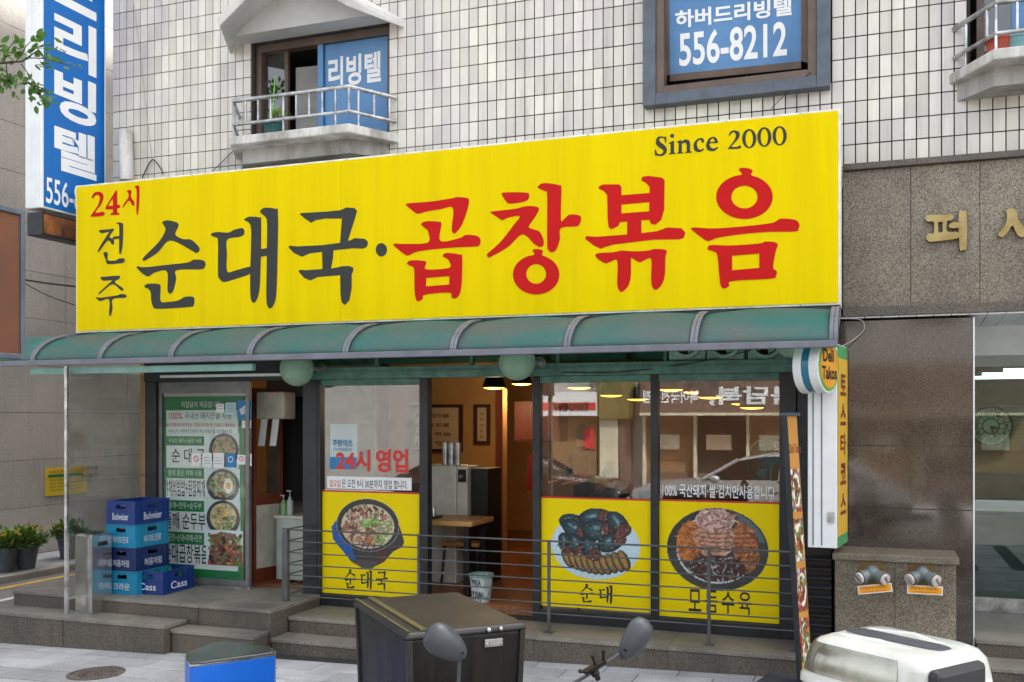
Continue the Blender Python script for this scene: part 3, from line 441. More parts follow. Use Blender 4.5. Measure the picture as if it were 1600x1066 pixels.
[49920,166,3,8,142,199,142,115,157,115,157,151,177,151,177,164,157,164,157,199,13,50,50,50,38,163,38,163,50,65,50,65,68,157,68,157,108,50,108,50,96,142,96,142,80,50,80,40,95,192,95,181,95,170,92,159,88,147,80,137,73,148,68,159,66,171,65,181,65,192,51,192,51,181,49,168,45,155,37,142,26,132,34,122,42,128,49,136,54,144,58,154,61,144,66,135,72,127,80,120,88,126,95,134,99,143,103,153,107,144,112,135,118,128,127,122,135,132,123,142,115,154,111,167,110,181,110,192],
[50416,166,2,4,27,71,27,58,174,58,174,71,40,125,186,125,166,124,153,119,140,111,128,101,119,90,129,82,141,77,153,76,166,76,186,61,186,61,166,59,152,52,138,42,125,28,116,36,105,47,111,56,120,63,130,68,141,73,130,80,119,89,110,100,103,112,110,121,118,128,129,132,140,138,129,145,119,154,111,165,105,173,116,159,125,148,137,142,151,140,166,140,186],
[50500,166,3,16,70,187,54,183,41,171,32,153,29,130,32,106,41,88,54,77,70,73,87,77,100,88,108,106,111,130,108,153,100,171,87,183,16,70,173,81,170,89,162,95,148,97,130,95,112,89,98,81,89,70,86,59,89,51,98,46,112,44,130,46,148,51,162,59,170,8,137,199,137,36,152,36,152,122,179,122,179,134,152,134,152,199],
[50504,166,4,16,72,188,56,185,42,177,33,164,30,148,33,131,42,119,56,110,72,107,89,110,103,119,112,131,115,148,112,164,103,177,89,185,16,72,175,84,173,92,167,98,159,100,148,98,137,92,128,84,123,72,121,61,123,53,128,47,137,44,148,47,159,53,167,61,173,8,138,199,138,79,153,79,153,137,177,137,177,150,153,150,153,199,6,52,92,52,40,161,40,161,52,67,52,67,92],
[50506,166,7,16,72,190,55,187,42,180,33,168,30,152,33,137,42,125,55,118,72,115,89,118,102,125,111,137,114,152,111,168,102,180,89,187,16,72,178,83,176,92,171,97,163,100,152,97,142,92,134,83,129,72,127,61,129,52,134,47,142,44,152,47,163,52,171,61,176,16,129,83,116,81,107,76,100,69,98,60,100,50,107,43,116,38,129,37,141,38,150,43,156,50,159,60,156,69,150,76,141,81,16,129,72,135,71,141,68,144,65,145,60,144,55,141,51,135,48,129,47,122,48,116,51,113,55,112,60,113,65,116,68,122,71,8,138,199,138,118,153,118,153,150,177,150,177,163,153,163,153,199,11,44,100,44,41,52,41,64,41,78,43,93,47,91,59,80,56,69,54,59,53,59,100,8,121,114,121,100,88,100,88,88,169,88,169,100,136,100,136,114],
[50556,166,3,16,70,187,54,183,41,171,32,153,29,130,32,106,41,88,54,77,70,73,87,77,100,88,108,106,111,130,108,153,100,171,87,183,16,70,173,81,170,89,162,95,148,97,130,95,112,89,98,81,89,70,86,59,89,51,98,46,112,44,130,46,148,51,162,59,170,12,137,199,137,36,152,36,152,97,178,97,178,110,152,110,152,146,178,146,178,158,152,158,152,199],
[50612,166,2,16,70,173,81,170,89,162,95,148,97,130,95,112,89,98,81,89,70,86,60,89,51,98,46,112,44,130,46,148,51,162,60,170,23,146,199,146,137,111,137,107,158,98,173,86,183,70,187,54,183,41,171,33,153,30,130,33,106,41,88,54,77,70,73,86,77,99,87,107,104,111,125,146,125,146,36,161,36,161,199],
[50629,166,4,16,71,179,83,177,91,172,97,164,99,154,97,144,91,136,83,131,71,129,60,131,52,136,46,144,44,154,46,164,52,172,60,177,8,57,104,57,39,161,39,161,104,146,104,146,83,71,83,71,104,4,71,71,146,71,146,51,71,51,23,146,199,146,160,113,160,108,173,99,183,87,189,71,192,55,189,41,181,33,169,30,154,33,139,41,127,55,119,71,116,87,119,99,125,108,135,113,148,146,148,146,112,161,112,161,199],
[50640,166,3,4,151,199,151,36,165,36,165,199,16,64,172,72,169,79,160,83,147,85,129,83,111,79,98,72,89,64,86,55,89,48,98,44,111,43,129,44,147,48,160,55,169,23,64,186,49,182,38,170,31,153,29,129,31,105,38,88,49,76,64,72,77,76,88,86,95,102,98,124,119,124,119,45,133,45,133,196,119,196,119,136,98,136,95,157,88,172,77,182],
[50669,166,4,6,52,94,52,82,146,82,146,36,161,36,161,94,16,71,177,82,175,91,170,97,162,99,151,97,140,91,132,82,126,71,125,60,126,52,132,46,140,44,151,46,162,52,170,60,175,5,146,163,146,139,111,139,113,151,111,163,23,71,190,55,187,41,179,33,167,30,151,33,135,41,123,55,115,71,112,82,113,91,116,98,120,105,127,146,127,146,103,161,103,161,199,146,199,146,175,105,175,98,181,91,186,82,189],
[50672,166,4,16,71,176,82,173,91,168,97,159,99,148,97,137,91,128,82,122,71,120,60,122,52,128,46,137,44,148,46,159,52,168,60,173,7,146,161,146,135,111,135,113,148,113,153,112,157,111,161,23,71,189,55,186,41,177,33,164,30,148,33,132,41,119,55,110,71,107,81,108,90,111,98,116,105,123,146,123,146,79,161,79,161,199,146,199,146,174,105,174,98,180,90,185,81,188,6,57,91,57,40,165,40,165,52,72,52,72,91],
[50689,166,5,16,71,177,82,175,91,170,97,161,99,151,97,140,91,132,82,127,71,125,60,127,52,132,46,140,44,151,46,161,52,170,60,175,16,107,99,85,97,68,91,57,81,53,68,57,55,68,45,85,39,107,37,130,39,147,45,158,55,161,68,158,81,147,91,130,97,16,107,87,124,86,136,82,144,76,147,68,144,60,136,54,124,50,107,49,91,50,78,54,70,60,68,68,70,76,78,82,91,86,7,111,164,146,164,146,138,111,138,113,151,113,155,112,160,21,146,199,146,176,104,176,95,183,84,188,71,190,55,187,41,179,33,166,30,151,33,135,41,123,55,115,71,112,84,114,95,119,104,126,146,126,146,103,161,103,161,199],
[50724,166,2,16,100,177,118,174,133,168,142,159,145,146,142,133,133,124,118,117,100,115,83,117,68,124,59,133,56,146,59,159,68,168,83,174,23,27,70,27,57,175,57,175,70,108,70,108,104,129,108,145,117,156,129,160,146,155,164,143,177,124,186,100,189,77,186,58,177,46,164,41,146,45,129,56,117,72,108,93,104,93,70],
[50728,166,3,16,100,182,118,181,131,177,139,170,142,162,139,153,131,147,118,143,100,142,83,143,70,147,61,153,59,162,61,170,70,177,83,181,23,100,194,77,192,59,186,47,176,43,162,47,149,57,139,72,133,93,130,93,113,27,113,27,100,174,100,174,113,108,113,108,130,129,133,144,139,154,149,158,162,154,176,142,186,124,192,6,46,87,46,40,158,40,158,52,61,52,61,87],
[50836,166,3,16,100,177,118,175,133,169,142,159,145,147,142,135,133,125,118,119,100,117,82,119,68,125,59,135,56,147,59,159,68,169,82,175,23,100,189,77,186,58,178,46,164,41,147,43,137,47,128,54,120,63,114,63,70,27,70,27,57,175,57,175,70,138,70,138,114,147,120,154,128,158,137,160,147,155,164,143,178,124,186,9,78,70,78,108,85,107,93,106,100,105,109,106,116,107,123,108,123,70],
[50857,166,5,16,100,94,77,92,59,87,48,78,45,66,48,53,59,44,77,39,100,37,124,39,141,44,152,53,156,66,152,78,141,87,124,92,16,100,83,118,82,130,78,138,73,141,66,138,58,130,53,118,49,100,48,83,49,71,53,63,58,60,66,63,73,71,78,83,82,16,100,185,118,183,131,180,139,174,142,166,139,158,131,152,118,149,100,147,83,149,70,152,61,158,59,166,61,174,70,180,83,183,23,100,196,77,194,59,188,47,179,43,166,45,158,48,152,55,146,63,142,63,119,27,119,27,107,174,107,174,119,138,119,138,142,146,146,152,152,156,158,158,166,154,179,142,188,124,194,9,78,119,78,138,85,137,92,136,100,136,108,136,116,137,123,138,123,119],
[50864,166,3,16,100,193,77,190,59,183,48,172,43,157,48,142,59,131,77,124,100,121,124,124,142,131,153,142,157,157,153,172,142,183,124,190,16,100,181,117,179,131,174,139,167,142,157,139,147,131,140,117,135,100,133,83,135,70,140,62,147,59,157,62,167,70,174,83,179,8,27,106,27,94,93,94,93,36,108,36,108,94,174,94,174,106],
[50868,166,4,16,100,195,77,193,59,186,47,176,43,162,47,149,59,139,77,132,100,130,124,132,142,139,153,149,158,162,153,176,142,186,124,193,16,100,183,117,182,130,178,139,171,142,162,139,154,130,147,117,143,100,142,84,143,71,147,62,154,59,162,62,171,71,178,84,182,8,27,117,27,104,94,104,94,71,109,71,109,104,174,104,174,117,6,46,87,46,40,158,40,158,52,61,52,61,87],
[50896,166,5,16,79,193,63,191,50,185,42,176,39,164,42,152,50,144,63,138,79,136,95,138,108,144,116,152,119,164,116,176,108,185,95,191,16,79,181,89,180,98,177,103,171,105,164,103,157,98,152,89,148,79,147,69,148,60,152,55,157,53,164,55,171,60,177,69,180,12,28,112,73,112,73,81,88,81,88,113,103,114,118,116,132,118,131,129,95,126,59,124,26,124,8,112,103,112,92,145,92,145,75,160,75,160,199,145,199,145,103,6,49,87,49,40,164,40,164,52,64,52,64,87],
[50948,166,4,16,80,192,63,189,50,182,42,172,39,158,42,144,50,134,63,127,80,125,97,127,110,134,119,144,122,158,119,172,110,182,97,189,16,80,179,91,178,100,173,105,167,107,158,105,149,100,143,91,138,80,137,69,138,61,143,55,149,53,158,55,167,61,173,69,178,4,146,199,146,36,160,36,160,199,12,29,98,74,99,74,41,89,41,89,100,104,101,120,103,135,106,134,117,97,113,60,111,27,111],
[50977,166,4,16,100,195,77,193,59,187,47,177,43,164,47,151,59,141,77,135,100,133,124,135,142,141,154,151,158,164,154,177,142,187,124,193,16,100,184,118,182,131,178,139,172,142,164,139,156,131,150,118,146,100,145,83,146,70,150,61,156,59,164,61,172,70,178,83,182,14,43,88,43,76,141,76,141,36,156,36,156,88,135,88,135,109,174,109,174,121,27,121,27,109,66,109,66,88,4,81,109,120,109,120,88,81,88],
[51004,166,3,16,100,189,77,186,58,177,46,162,41,144,46,126,58,111,77,102,100,99,124,102,143,111,155,126,160,144,155,162,143,177,124,186,16,100,177,118,174,133,168,142,157,145,144,142,131,133,120,118,114,100,111,83,114,68,120,59,131,56,144,59,157,68,168,83,174,4,27,70,27,58,175,58,175,70],
[51008,166,4,4,27,114,27,102,174,102,174,114,16,100,194,77,191,59,185,47,175,43,161,47,148,59,137,77,131,100,129,124,131,142,137,154,148,158,161,154,175,142,185,124,191,16,100,182,118,180,131,176,139,170,142,161,139,153,131,146,118,142,100,141,83,142,70,146,61,153,59,161,61,170,70,176,83,180,6,46,87,46,40,158,40,158,52,61,52,61,87],
[51012,166,4,16,100,196,76,195,58,189,47,180,43,168,47,156,58,147,76,142,100,140,125,142,143,147,154,156,158,168,154,180,143,189,125,195,16,100,185,118,184,131,181,140,175,142,168,140,161,131,156,118,152,100,151,83,152,70,156,61,161,59,168,61,175,70,181,83,184,4,27,129,27,117,174,117,174,129,13,45,50,45,38,160,38,160,50,60,50,60,66,155,66,155,103,45,103,45,92,141,92,141,77,45,77],
[51020,166,5,16,100,196,77,194,59,187,47,178,43,165,47,152,59,142,77,136,100,134,124,136,142,142,154,152,158,165,154,178,142,187,124,194,16,100,184,118,182,131,179,139,173,142,165,139,157,131,151,118,147,100,146,83,147,70,151,61,157,59,165,61,173,70,179,83,182,4,45,92,45,39,156,39,156,92,4,141,80,141,51,60,51,60,80,4,27,120,27,108,174,108,174,120],
[51032,166,4,16,80,187,62,185,48,177,39,165,36,149,39,133,48,121,62,114,80,111,97,114,111,121,120,133,123,149,120,165,111,177,97,185,16,80,174,91,173,101,167,107,159,109,149,107,139,101,131,91,125,80,124,68,125,59,131,53,139,51,149,53,159,59,167,68,173,4,145,199,145,36,160,36,160,199,8,30,72,62,72,98,74,135,79,134,90,97,86,61,85,28,84],
[51060,166,3,4,145,199,145,36,160,36,160,199,16,74,187,58,183,45,171,36,153,33,130,36,106,45,88,58,77,74,73,91,77,104,88,112,106,116,130,112,153,104,171,91,183,16,74,173,85,170,94,162,99,148,101,130,99,112,94,98,85,89,74,86,63,89,55,98,49,112,47,130,49,148,55,162,63,170],
[51064,166,4,4,145,199,145,80,160,80,160,199,16,73,188,56,185,43,177,34,164,31,148,34,132,43,119,56,111,73,108,90,111,103,119,112,132,116,148,112,164,103,177,90,185,16,73,175,84,173,93,167,99,159,101,148,99,137,93,128,84,123,73,121,62,123,53,128,47,137,45,148,47,159,53,167,62,173,6,56,92,56,40,165,40,165,52,71,52,71,92],
[51068,166,4,16,73,193,56,191,43,183,34,172,31,157,34,143,43,131,56,124,73,121,90,124,103,131,112,143,115,157,112,172,103,183,90,191,16,73,181,84,179,92,174,98,167,100,157,98,148,92,140,84,135,73,133,62,135,53,140,47,148,45,157,47,167,53,174,62,179,4,145,199,145,116,160,116,160,199,13,56,51,56,39,166,39,166,51,70,51,70,68,160,68,160,108,55,108,55,96,146,96,146,80,56,80],
[51109,166,4,16,102,97,79,95,62,89,52,79,48,67,52,54,62,45,79,39,102,37,124,39,141,45,151,54,155,67,151,79,141,89,124,95,16,102,85,118,84,130,80,138,74,140,67,138,59,130,53,118,50,102,49,85,50,73,53,65,59,63,67,65,74,73,80,85,84,25,31,187,31,175,67,175,67,168,64,152,56,137,43,124,26,116,34,104,47,110,59,120,68,131,75,144,81,132,90,123,101,115,114,109,121,120,105,128,93,140,85,153,82,169,82,175,118,175,118,187,8,138,199,138,101,153,101,153,145,177,145,177,158,153,158,153,199],
[51204,166,3,8,146,199,146,154,113,154,113,142,146,142,146,80,161,80,161,199,6,57,90,57,40,165,40,165,52,72,52,72,90,25,32,186,32,174,68,174,68,166,65,149,57,134,44,121,28,113,35,100,49,107,60,117,70,128,76,141,83,129,92,119,103,110,115,104,123,116,107,124,94,136,86,150,84,166,84,174,119,174,119,186],
[51216,166,4,4,55,96,55,39,161,39,161,96,4,146,84,146,51,70,51,70,84,8,146,199,146,159,114,159,114,146,146,146,146,104,161,104,161,199,25,32,189,32,177,68,177,68,171,65,154,57,139,44,126,28,117,35,105,49,112,60,121,70,133,76,146,83,134,92,124,103,115,115,109,123,121,107,129,94,141,86,155,84,171,84,177,119,177,119,189],
[51217,166,4,8,57,103,57,39,161,39,161,103,146,103,146,83,71,83,71,103,4,71,71,146,71,146,51,71,51,8,146,199,146,160,114,160,114,147,146,147,146,111,161,111,161,199,25,32,190,32,177,68,177,68,173,65,156,57,141,44,129,28,120,35,108,49,115,60,124,70,135,76,149,83,137,92,126,103,118,115,112,123,123,107,132,94,144,86,158,84,173,84,177,119,177,119,190],
[51228,166,3,4,151,199,151,36,165,36,165,199,8,118,195,118,141,91,141,91,129,118,129,118,45,132,45,132,195,25,30,180,30,168,60,168,60,153,58,131,51,111,40,93,25,80,34,69,45,78,55,90,62,104,68,120,73,105,80,92,89,81,100,73,109,84,94,96,84,113,77,132,75,153,75,168,104,168,104,180],
[51313,166,3,6,43,89,43,77,141,77,141,36,156,36,156,89,23,40,193,40,181,91,181,86,168,74,157,56,149,35,145,41,133,60,137,77,144,91,154,100,166,110,154,124,144,141,137,160,133,166,145,145,149,128,157,115,168,110,181,161,181,161,193,8,93,142,93,118,27,118,27,105,174,105,174,118,108,118,108,142],
[51339,166,5,16,100,78,80,77,64,73,55,66,52,57,55,48,64,41,80,37,100,35,121,37,137,41,146,48,149,57,146,66,137,73,121,77,16,100,68,115,67,125,65,132,62,134,57,132,52,125,49,115,46,100,46,86,46,76,49,69,52,67,57,69,62,76,65,86,67,8,27,132,27,120,174,120,174,132,108,132,108,151,93,151,93,132,23,40,194,40,183,91,183,85,171,73,162,55,156,35,152,40,141,59,144,77,151,91,160,101,171,110,160,124,151,142,144,161,141,166,152,146,156,128,162,116,171,110,183,161,183,161,194,8,93,113,93,98,41,98,41,86,160,86,160,98,108,98,108,113],
[51452,166,2,25,41,189,41,177,92,177,92,176,87,161,75,148,57,138,36,132,41,120,60,125,77,133,91,144,100,158,110,144,124,133,141,125,160,120,165,132,145,138,126,148,114,161,109,176,109,177,160,177,160,189,8,27,107,27,94,93,94,93,37,108,37,108,94,174,94,174,107],
[51648,166,2,4,145,199,145,36,160,36,160,199,25,32,183,32,170,70,170,70,150,67,128,57,108,44,91,27,80,36,68,49,77,61,89,71,104,78,121,85,105,95,91,107,80,120,72,129,84,112,94,98,110,89,129,85,150,85,170,123,170,123,183],
[51649,166,3,4,145,199,145,101,160,101,160,199,6,52,92,52,80,145,80,145,36,160,36,160,92,25,33,188,33,176,70,176,70,169,67,153,59,138,46,125,29,116,37,105,51,111,62,121,72,132,78,145,85,133,94,122,106,114,119,108,127,120,110,128,97,139,89,154,86,169,86,176,122,176,122,188],
[51652,166,3,4,145,199,145,80,160,80,160,199,25,33,186,33,174,70,174,70,165,67,148,59,133,46,120,29,112,37,100,51,107,62,116,72,127,78,140,85,128,94,118,106,109,119,103,127,115,110,123,97,135,89,149,86,165,86,174,122,174,122,186,6,56,91,56,40,165,40,165,52,71,52,71,91],
[52236,166,2,4,147,199,147,36,162,36,162,199,48,86,183,86,170,99,170,99,151,98,135,95,119,90,103,82,89,74,103,69,120,66,136,66,151,66,170,78,170,78,183,31,183,31,170,51,170,51,151,50,133,46,113,38,96,26,82,35,71,44,79,50,89,55,100,58,113,62,100,67,88,74,78,82,69,91,77,97,88,102,100,106,113,109,100,114,89,121,79,129,71,138,82,126,95,118,113,114,132,113,151,113,170,132,170,132,183],
[52285,166,4,16,102,95,79,93,62,88,52,79,48,66,52,54,62,45,79,39,102,37,124,39,141,45,151,54,155,66,151,79,141,88,124,93,16,102,84,118,83,130,79,138,74,140,66,138,59,130,53,118,50,102,48,85,50,73,53,65,59,63,66,65,74,73,79,85,83,29,68,200,68,179,32,179,32,167,68,167,68,164,65,148,56,134,44,123,27,115,35,104,48,110,59,118,69,129,75,141,82,130,91,121,102,113,115,108,122,120,106,127,93,137,85,150,82,164,82,167,118,167,118,179,83,179,83,200,8,138,199,138,100,153,100,153,145,177,145,177,157,153,157,153,199],
[52292,166,2,29,60,193,60,169,30,169,30,157,60,157,60,149,58,129,51,110,40,94,26,82,34,70,46,79,55,90,62,103,68,118,73,104,80,92,90,82,101,74,109,85,95,96,84,112,77,130,75,149,75,157,105,157,105,169,75,169,75,193,12,116,196,116,45,130,45,130,121,151,121,151,36,166,36,166,199,151,199,151,134,130,134,130,196],
[52376,166,2,8,111,134,111,122,146,122,146,36,161,36,161,199,146,199,146,134,29,68,196,68,171,32,171,32,159,68,159,68,147,65,126,57,107,44,91,27,79,36,68,49,76,60,88,69,102,76,118,83,103,92,90,103,79,117,71,125,82,108,93,95,108,86,127,83,147,83,159,119,159,119,171,83,171,83,196],
[52768,166,2,4,27,70,27,57,175,57,175,70,27,93,195,93,173,41,173,41,161,93,161,88,142,76,127,58,116,36,109,42,97,60,102,77,111,91,122,101,137,111,122,124,111,141,102,160,97,166,109,143,116,125,127,113,142,108,161,161,161,161,173,108,173,108,195],
[52824,166,2,4,145,199,145,36,160,36,160,199,29,72,196,72,171,34,171,34,159,72,159,72,147,69,126,60,106,47,91,30,79,38,68,52,76,63,88,73,102,80,118,87,103,96,90,108,79,121,71,130,82,113,93,99,108,90,127,87,147,87,159,124,159,124,171,87,171,87,196],
[53076,166,2,16,45,183,45,171,142,171,142,168,141,144,40,140,42,127,141,133,139,121,137,108,135,94,150,93,154,122,156,147,156,168,156,183,8,84,113,84,71,27,71,27,59,174,59,174,71,99,71,99,113],
[53216,166,1,24,27,112,27,99,93,99,93,37,108,37,108,99,174,99,174,112,150,112,154,136,155,156,155,174,155,189,46,189,46,177,141,177,141,174,141,154,41,150,43,138,140,142,139,133,137,123,135,112],
[53356,166,2,4,27,71,27,59,174,59,174,71,16,45,183,45,170,141,170,141,163,141,138,40,133,42,121,141,126,139,113,137,100,134,85,149,83,154,113,156,139,156,163,156,183],
[53440,166,2,17,34,185,34,76,47,76,75,76,99,78,123,81,122,93,99,90,75,88,49,88,49,127,106,127,106,139,49,139,49,172,110,172,110,185,8,137,199,137,36,152,36,152,121,179,121,179,134,152,134,152,199],
[53468,166,2,17,33,181,33,77,44,77,67,77,86,78,105,81,103,93,86,91,69,89,48,89,48,126,95,126,95,138,48,138,48,168,98,168,98,181,12,115,196,115,45,129,45,129,122,151,122,151,36,165,36,165,199,151,199,151,134,129,134,129,196],
[53588,166,4,4,150,199,150,111,164,111,164,199,8,118,196,118,163,97,163,97,151,118,151,118,113,133,113,133,196,17,34,189,34,118,45,118,66,118,85,120,105,122,103,134,86,131,68,130,49,130,49,149,89,149,89,160,49,160,49,177,96,177,96,189,13,57,50,57,38,170,38,170,50,72,50,72,66,164,66,164,104,57,104,57,92,150,92,150,77,57,77],
[53664,166,1,20,46,186,46,103,93,103,93,69,27,69,27,57,175,57,175,69,108,69,108,103,158,103,158,115,61,115,61,139,152,139,152,151,61,151,61,174,156,174,156,186],
[53804,166,2,8,27,101,27,88,93,88,93,36,108,36,108,88,174,88,174,101,12,47,192,47,117,158,117,158,129,61,129,61,149,152,149,152,161,61,161,61,180,156,180,156,192],
[53944,166,2,4,27,70,27,57,175,57,175,70,12,46,185,46,99,158,99,158,111,61,111,61,137,152,137,152,149,61,149,61,173,156,173,156,185],
[54032,166,4,14,29,104,60,104,94,106,128,109,127,120,103,118,103,172,119,172,119,184,32,184,32,172,48,172,48,116,27,116,4,62,172,88,172,88,117,62,116,8,138,199,138,79,153,79,153,137,177,137,177,150,153,150,153,199,6,52,91,52,40,161,40,161,52,67,52,67,91],
[54049,166,5,16,101,96,79,94,62,88,51,79,48,66,51,54,62,44,79,39,101,37,124,39,140,44,151,54,155,66,151,79,140,88,124,94,16,101,84,118,83,130,79,137,74,140,66,137,59,130,53,118,50,101,49,85,50,73,53,65,59,62,66,65,74,73,79,85,83,14,29,111,60,111,94,113,128,117,127,128,103,126,103,173,119,173,119,185,32,185,32,173,48,173,48,124,27,123,4,62,173,88,173,88,125,62,124,8,138,199,138,100,153,100,153,145,177,145,177,157,153,157,153,199],
[54364,166,3,20,40,119,40,107,68,107,68,68,27,68,27,56,175,56,175,68,133,68,133,107,160,107,160,119,135,119,135,172,161,172,161,184,40,184,40,172,65,172,65,119,4,83,68,83,107,118,107,118,68,4,80,172,121,172,121,119,80,119],
[54616,166,4,16,75,148,59,145,46,137,38,125,35,110,38,95,46,83,59,75,75,73,91,75,103,83,112,95,114,110,112,125,103,137,91,145,16,75,135,85,133,93,128,98,120,100,110,98,100,93,92,85,87,75,85,65,87,57,92,51,100,49,110,51,120,57,128,65,133,8,137,199,137,36,152,36,152,120,179,120,179,132,152,132,152,199,8,67,197,67,173,26,173,26,161,122,161,122,173,82,173,82,197],
[54620,166,5,16,75,158,60,156,47,150,39,140,36,128,39,116,47,106,60,100,75,98,91,100,104,106,111,116,114,128,111,140,104,150,91,156,16,75,147,86,145,93,142,98,136,100,128,98,120,93,114,86,111,75,109,65,111,58,114,53,120,51,128,53,136,58,142,65,145,8,138,199,138,77,153,77,153,133,177,133,177,146,153,146,153,199,8,68,199,68,179,27,179,27,167,123,167,123,179,83,179,83,199,6,52,87,52,40,161,40,161,52,67,52,67,87],
[54633,166,6,8,51,97,51,39,153,39,153,97,138,97,138,80,66,80,66,97,4,66,69,138,69,138,51,66,51,16,75,163,59,161,47,155,39,146,36,134,39,123,47,114,59,108,75,106,91,108,104,114,111,123,114,134,111,146,104,155,91,161,16,75,152,86,150,93,147,98,141,100,134,98,127,93,122,86,118,75,117,65,118,58,122,53,127,51,134,53,141,58,147,65,150,8,138,199,138,105,153,105,153,145,177,145,177,158,153,158,153,199,8,68,201,68,183,27,183,27,170,123,170,123,183,83,183,83,201],
[54693,166,6,16,102,93,80,91,63,86,53,77,49,65,53,53,63,44,80,39,102,37,124,39,141,44,151,53,155,65,151,77,141,86,124,91,16,102,81,118,80,130,77,138,72,140,65,138,58,130,53,118,49,102,48,86,49,74,53,67,58,64,65,67,72,74,77,86,80,16,75,161,59,159,47,153,39,144,36,132,39,120,47,111,59,105,75,103,91,105,104,111,111,120,114,132,111,144,104,153,91,159,16,75,149,86,148,93,145,98,139,100,132,98,125,93,119,86,116,75,115,65,116,58,119,53,125,51,132,53,139,58,145,65,148,12,138,199,138,94,153,94,153,124,177,124,177,136,153,136,153,159,177,159,177,171,153,171,153,199,8,68,201,68,181,27,181,27,169,123,169,123,181,83,181,83,201],
[54744,166,6,4,55,92,55,39,161,39,161,92,4,146,80,146,51,70,51,70,80,16,74,162,59,160,47,154,40,145,37,133,40,121,47,112,59,106,74,104,89,106,101,112,109,121,112,133,109,145,101,154,89,160,16,74,150,84,149,91,145,96,140,98,133,96,126,91,120,84,116,74,115,65,116,57,120,53,126,51,133,53,140,57,145,65,149,8,119,150,119,137,146,137,146,101,161,101,161,199,146,199,146,150,8,67,201,67,182,27,182,27,170,121,170,121,182,82,182,82,201],
[54868,166,4,16,77,146,87,145,94,141,99,135,101,128,99,120,94,114,87,111,77,109,67,111,59,114,54,120,52,128,54,135,59,141,67,145,27,77,158,61,156,49,150,41,140,38,128,41,117,47,108,56,102,69,98,69,80,25,80,27,67,58,68,93,69,129,74,128,85,114,83,99,82,84,81,84,98,97,102,106,108,113,117,115,128,112,140,104,150,92,156,8,138,199,138,36,152,36,152,118,178,118,178,130,152,130,152,199,8,69,199,69,179,28,179,28,167,125,167,125,179,84,179,84,199],
]
# ================================================================== materials used
pm('tile', (208, 205, 188), .22, var=.06, scale=.9, rnd=.14, streak=.28, rgb2=(196, 189, 184), coat=.2, bump=.1, bscale=14)
pm('grout', (52, 49, 46), .9, var=.2, scale=8)
pm('concrete', (176, 174, 168), .85, streak=.3, scale=3, rgb2=(128, 126, 120), bump=.4, bscale=40, stretch=(1, 1, .35))
pm('white_paint_old', (208, 207, 201), .7, streak=.35, scale=4, rgb2=(150, 146, 138), bump=.3, bscale=50, stretch=(1, 1, .4))
pm('granite_grey', (126, 117, 100), .42, streak=.25, scale=1.5, rgb2=(102, 94, 80), fine=.6, bscale=110, rnd=.06)
pm('granite_dark', (72, 63, 54), .05, scale=1.2, rgb2=(56, 48, 41), fine=.45, bscale=130, rnd=.05, spec=1.)
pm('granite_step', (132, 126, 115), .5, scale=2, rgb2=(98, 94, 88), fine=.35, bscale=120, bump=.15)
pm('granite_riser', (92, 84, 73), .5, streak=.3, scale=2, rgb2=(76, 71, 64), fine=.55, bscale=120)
pm('paver', (164, 165, 166), .85, scale=1.6, rgb2=(138, 138, 138), fine=.2, bscale=110, bump=.3, rnd=.15)
pm('sand', (44, 43, 41), .95)
pm('asphalt', (118, 116, 112), .95, scale=1.2, rgb2=(100, 98, 95), fine=.3, bscale=200, bump=.4)
pm('stone_wall', (180, 174, 166), .7, streak=.15, scale=1, rgb2=(164, 158, 153), fine=.2, bscale=70, bump=.2, rnd=.05)
pm('kerb', (156, 152, 144), .85, fine=.2, bscale=80)
pm('line_yellow', (214, 168, 66), .8, rgb2=(178, 146, 84), scale=8); pm('line_white', (214, 213, 208), .8, rgb2=(170, 168, 162), scale=8)
pm('frame_dark', (46, 49, 53), .42, metal=.3, var=.15, scale=5, rgb2=(36, 38, 40)); pm('frame_green', (70, 108, 98), .5, rgb2=(92, 138, 124), scale=9)
pm('frame_brown', (96, 80, 68), .5, rgb2=(78, 64, 54)); pm('frame_slate', (82, 92, 102), .45, rgb2=(66, 74, 82), scale=6)
pm('steel', (200, 202, 202), .3, metal=.9, scale=9, rgb2=(140, 140, 138)); pm('stainless', (214, 214, 210), .16, metal=.92, var=.05)
pm('blue_film', (84, 132, 178), .35, rgb2=(70, 118, 166), scale=2); pm('blue_sign', (2, 100, 176), .3, var=.03); pm('white_alu', (222, 226, 226), .4, var=.04, scale=6)
pm('letter_white', (228, 230, 230), .5, var=.03); pm('letter_black', (36, 34, 30), .5, var=.05)
pm('plaster_grey', (150, 148, 144), .9, scale=3, rgb2=(128, 126, 122))
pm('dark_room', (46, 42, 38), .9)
glass('glass_clear', (.90, .92, .91), .085, dirt=.015); glass('glass_door', (.95, .96, .95), .03); glass('glass_front', (.9, .92, .91), .12, dirt=.01); glass('glass_screen', (.82, .84, .82), .06, dirt=.13); glass('glass_green', (.50, .64, .60), .09)

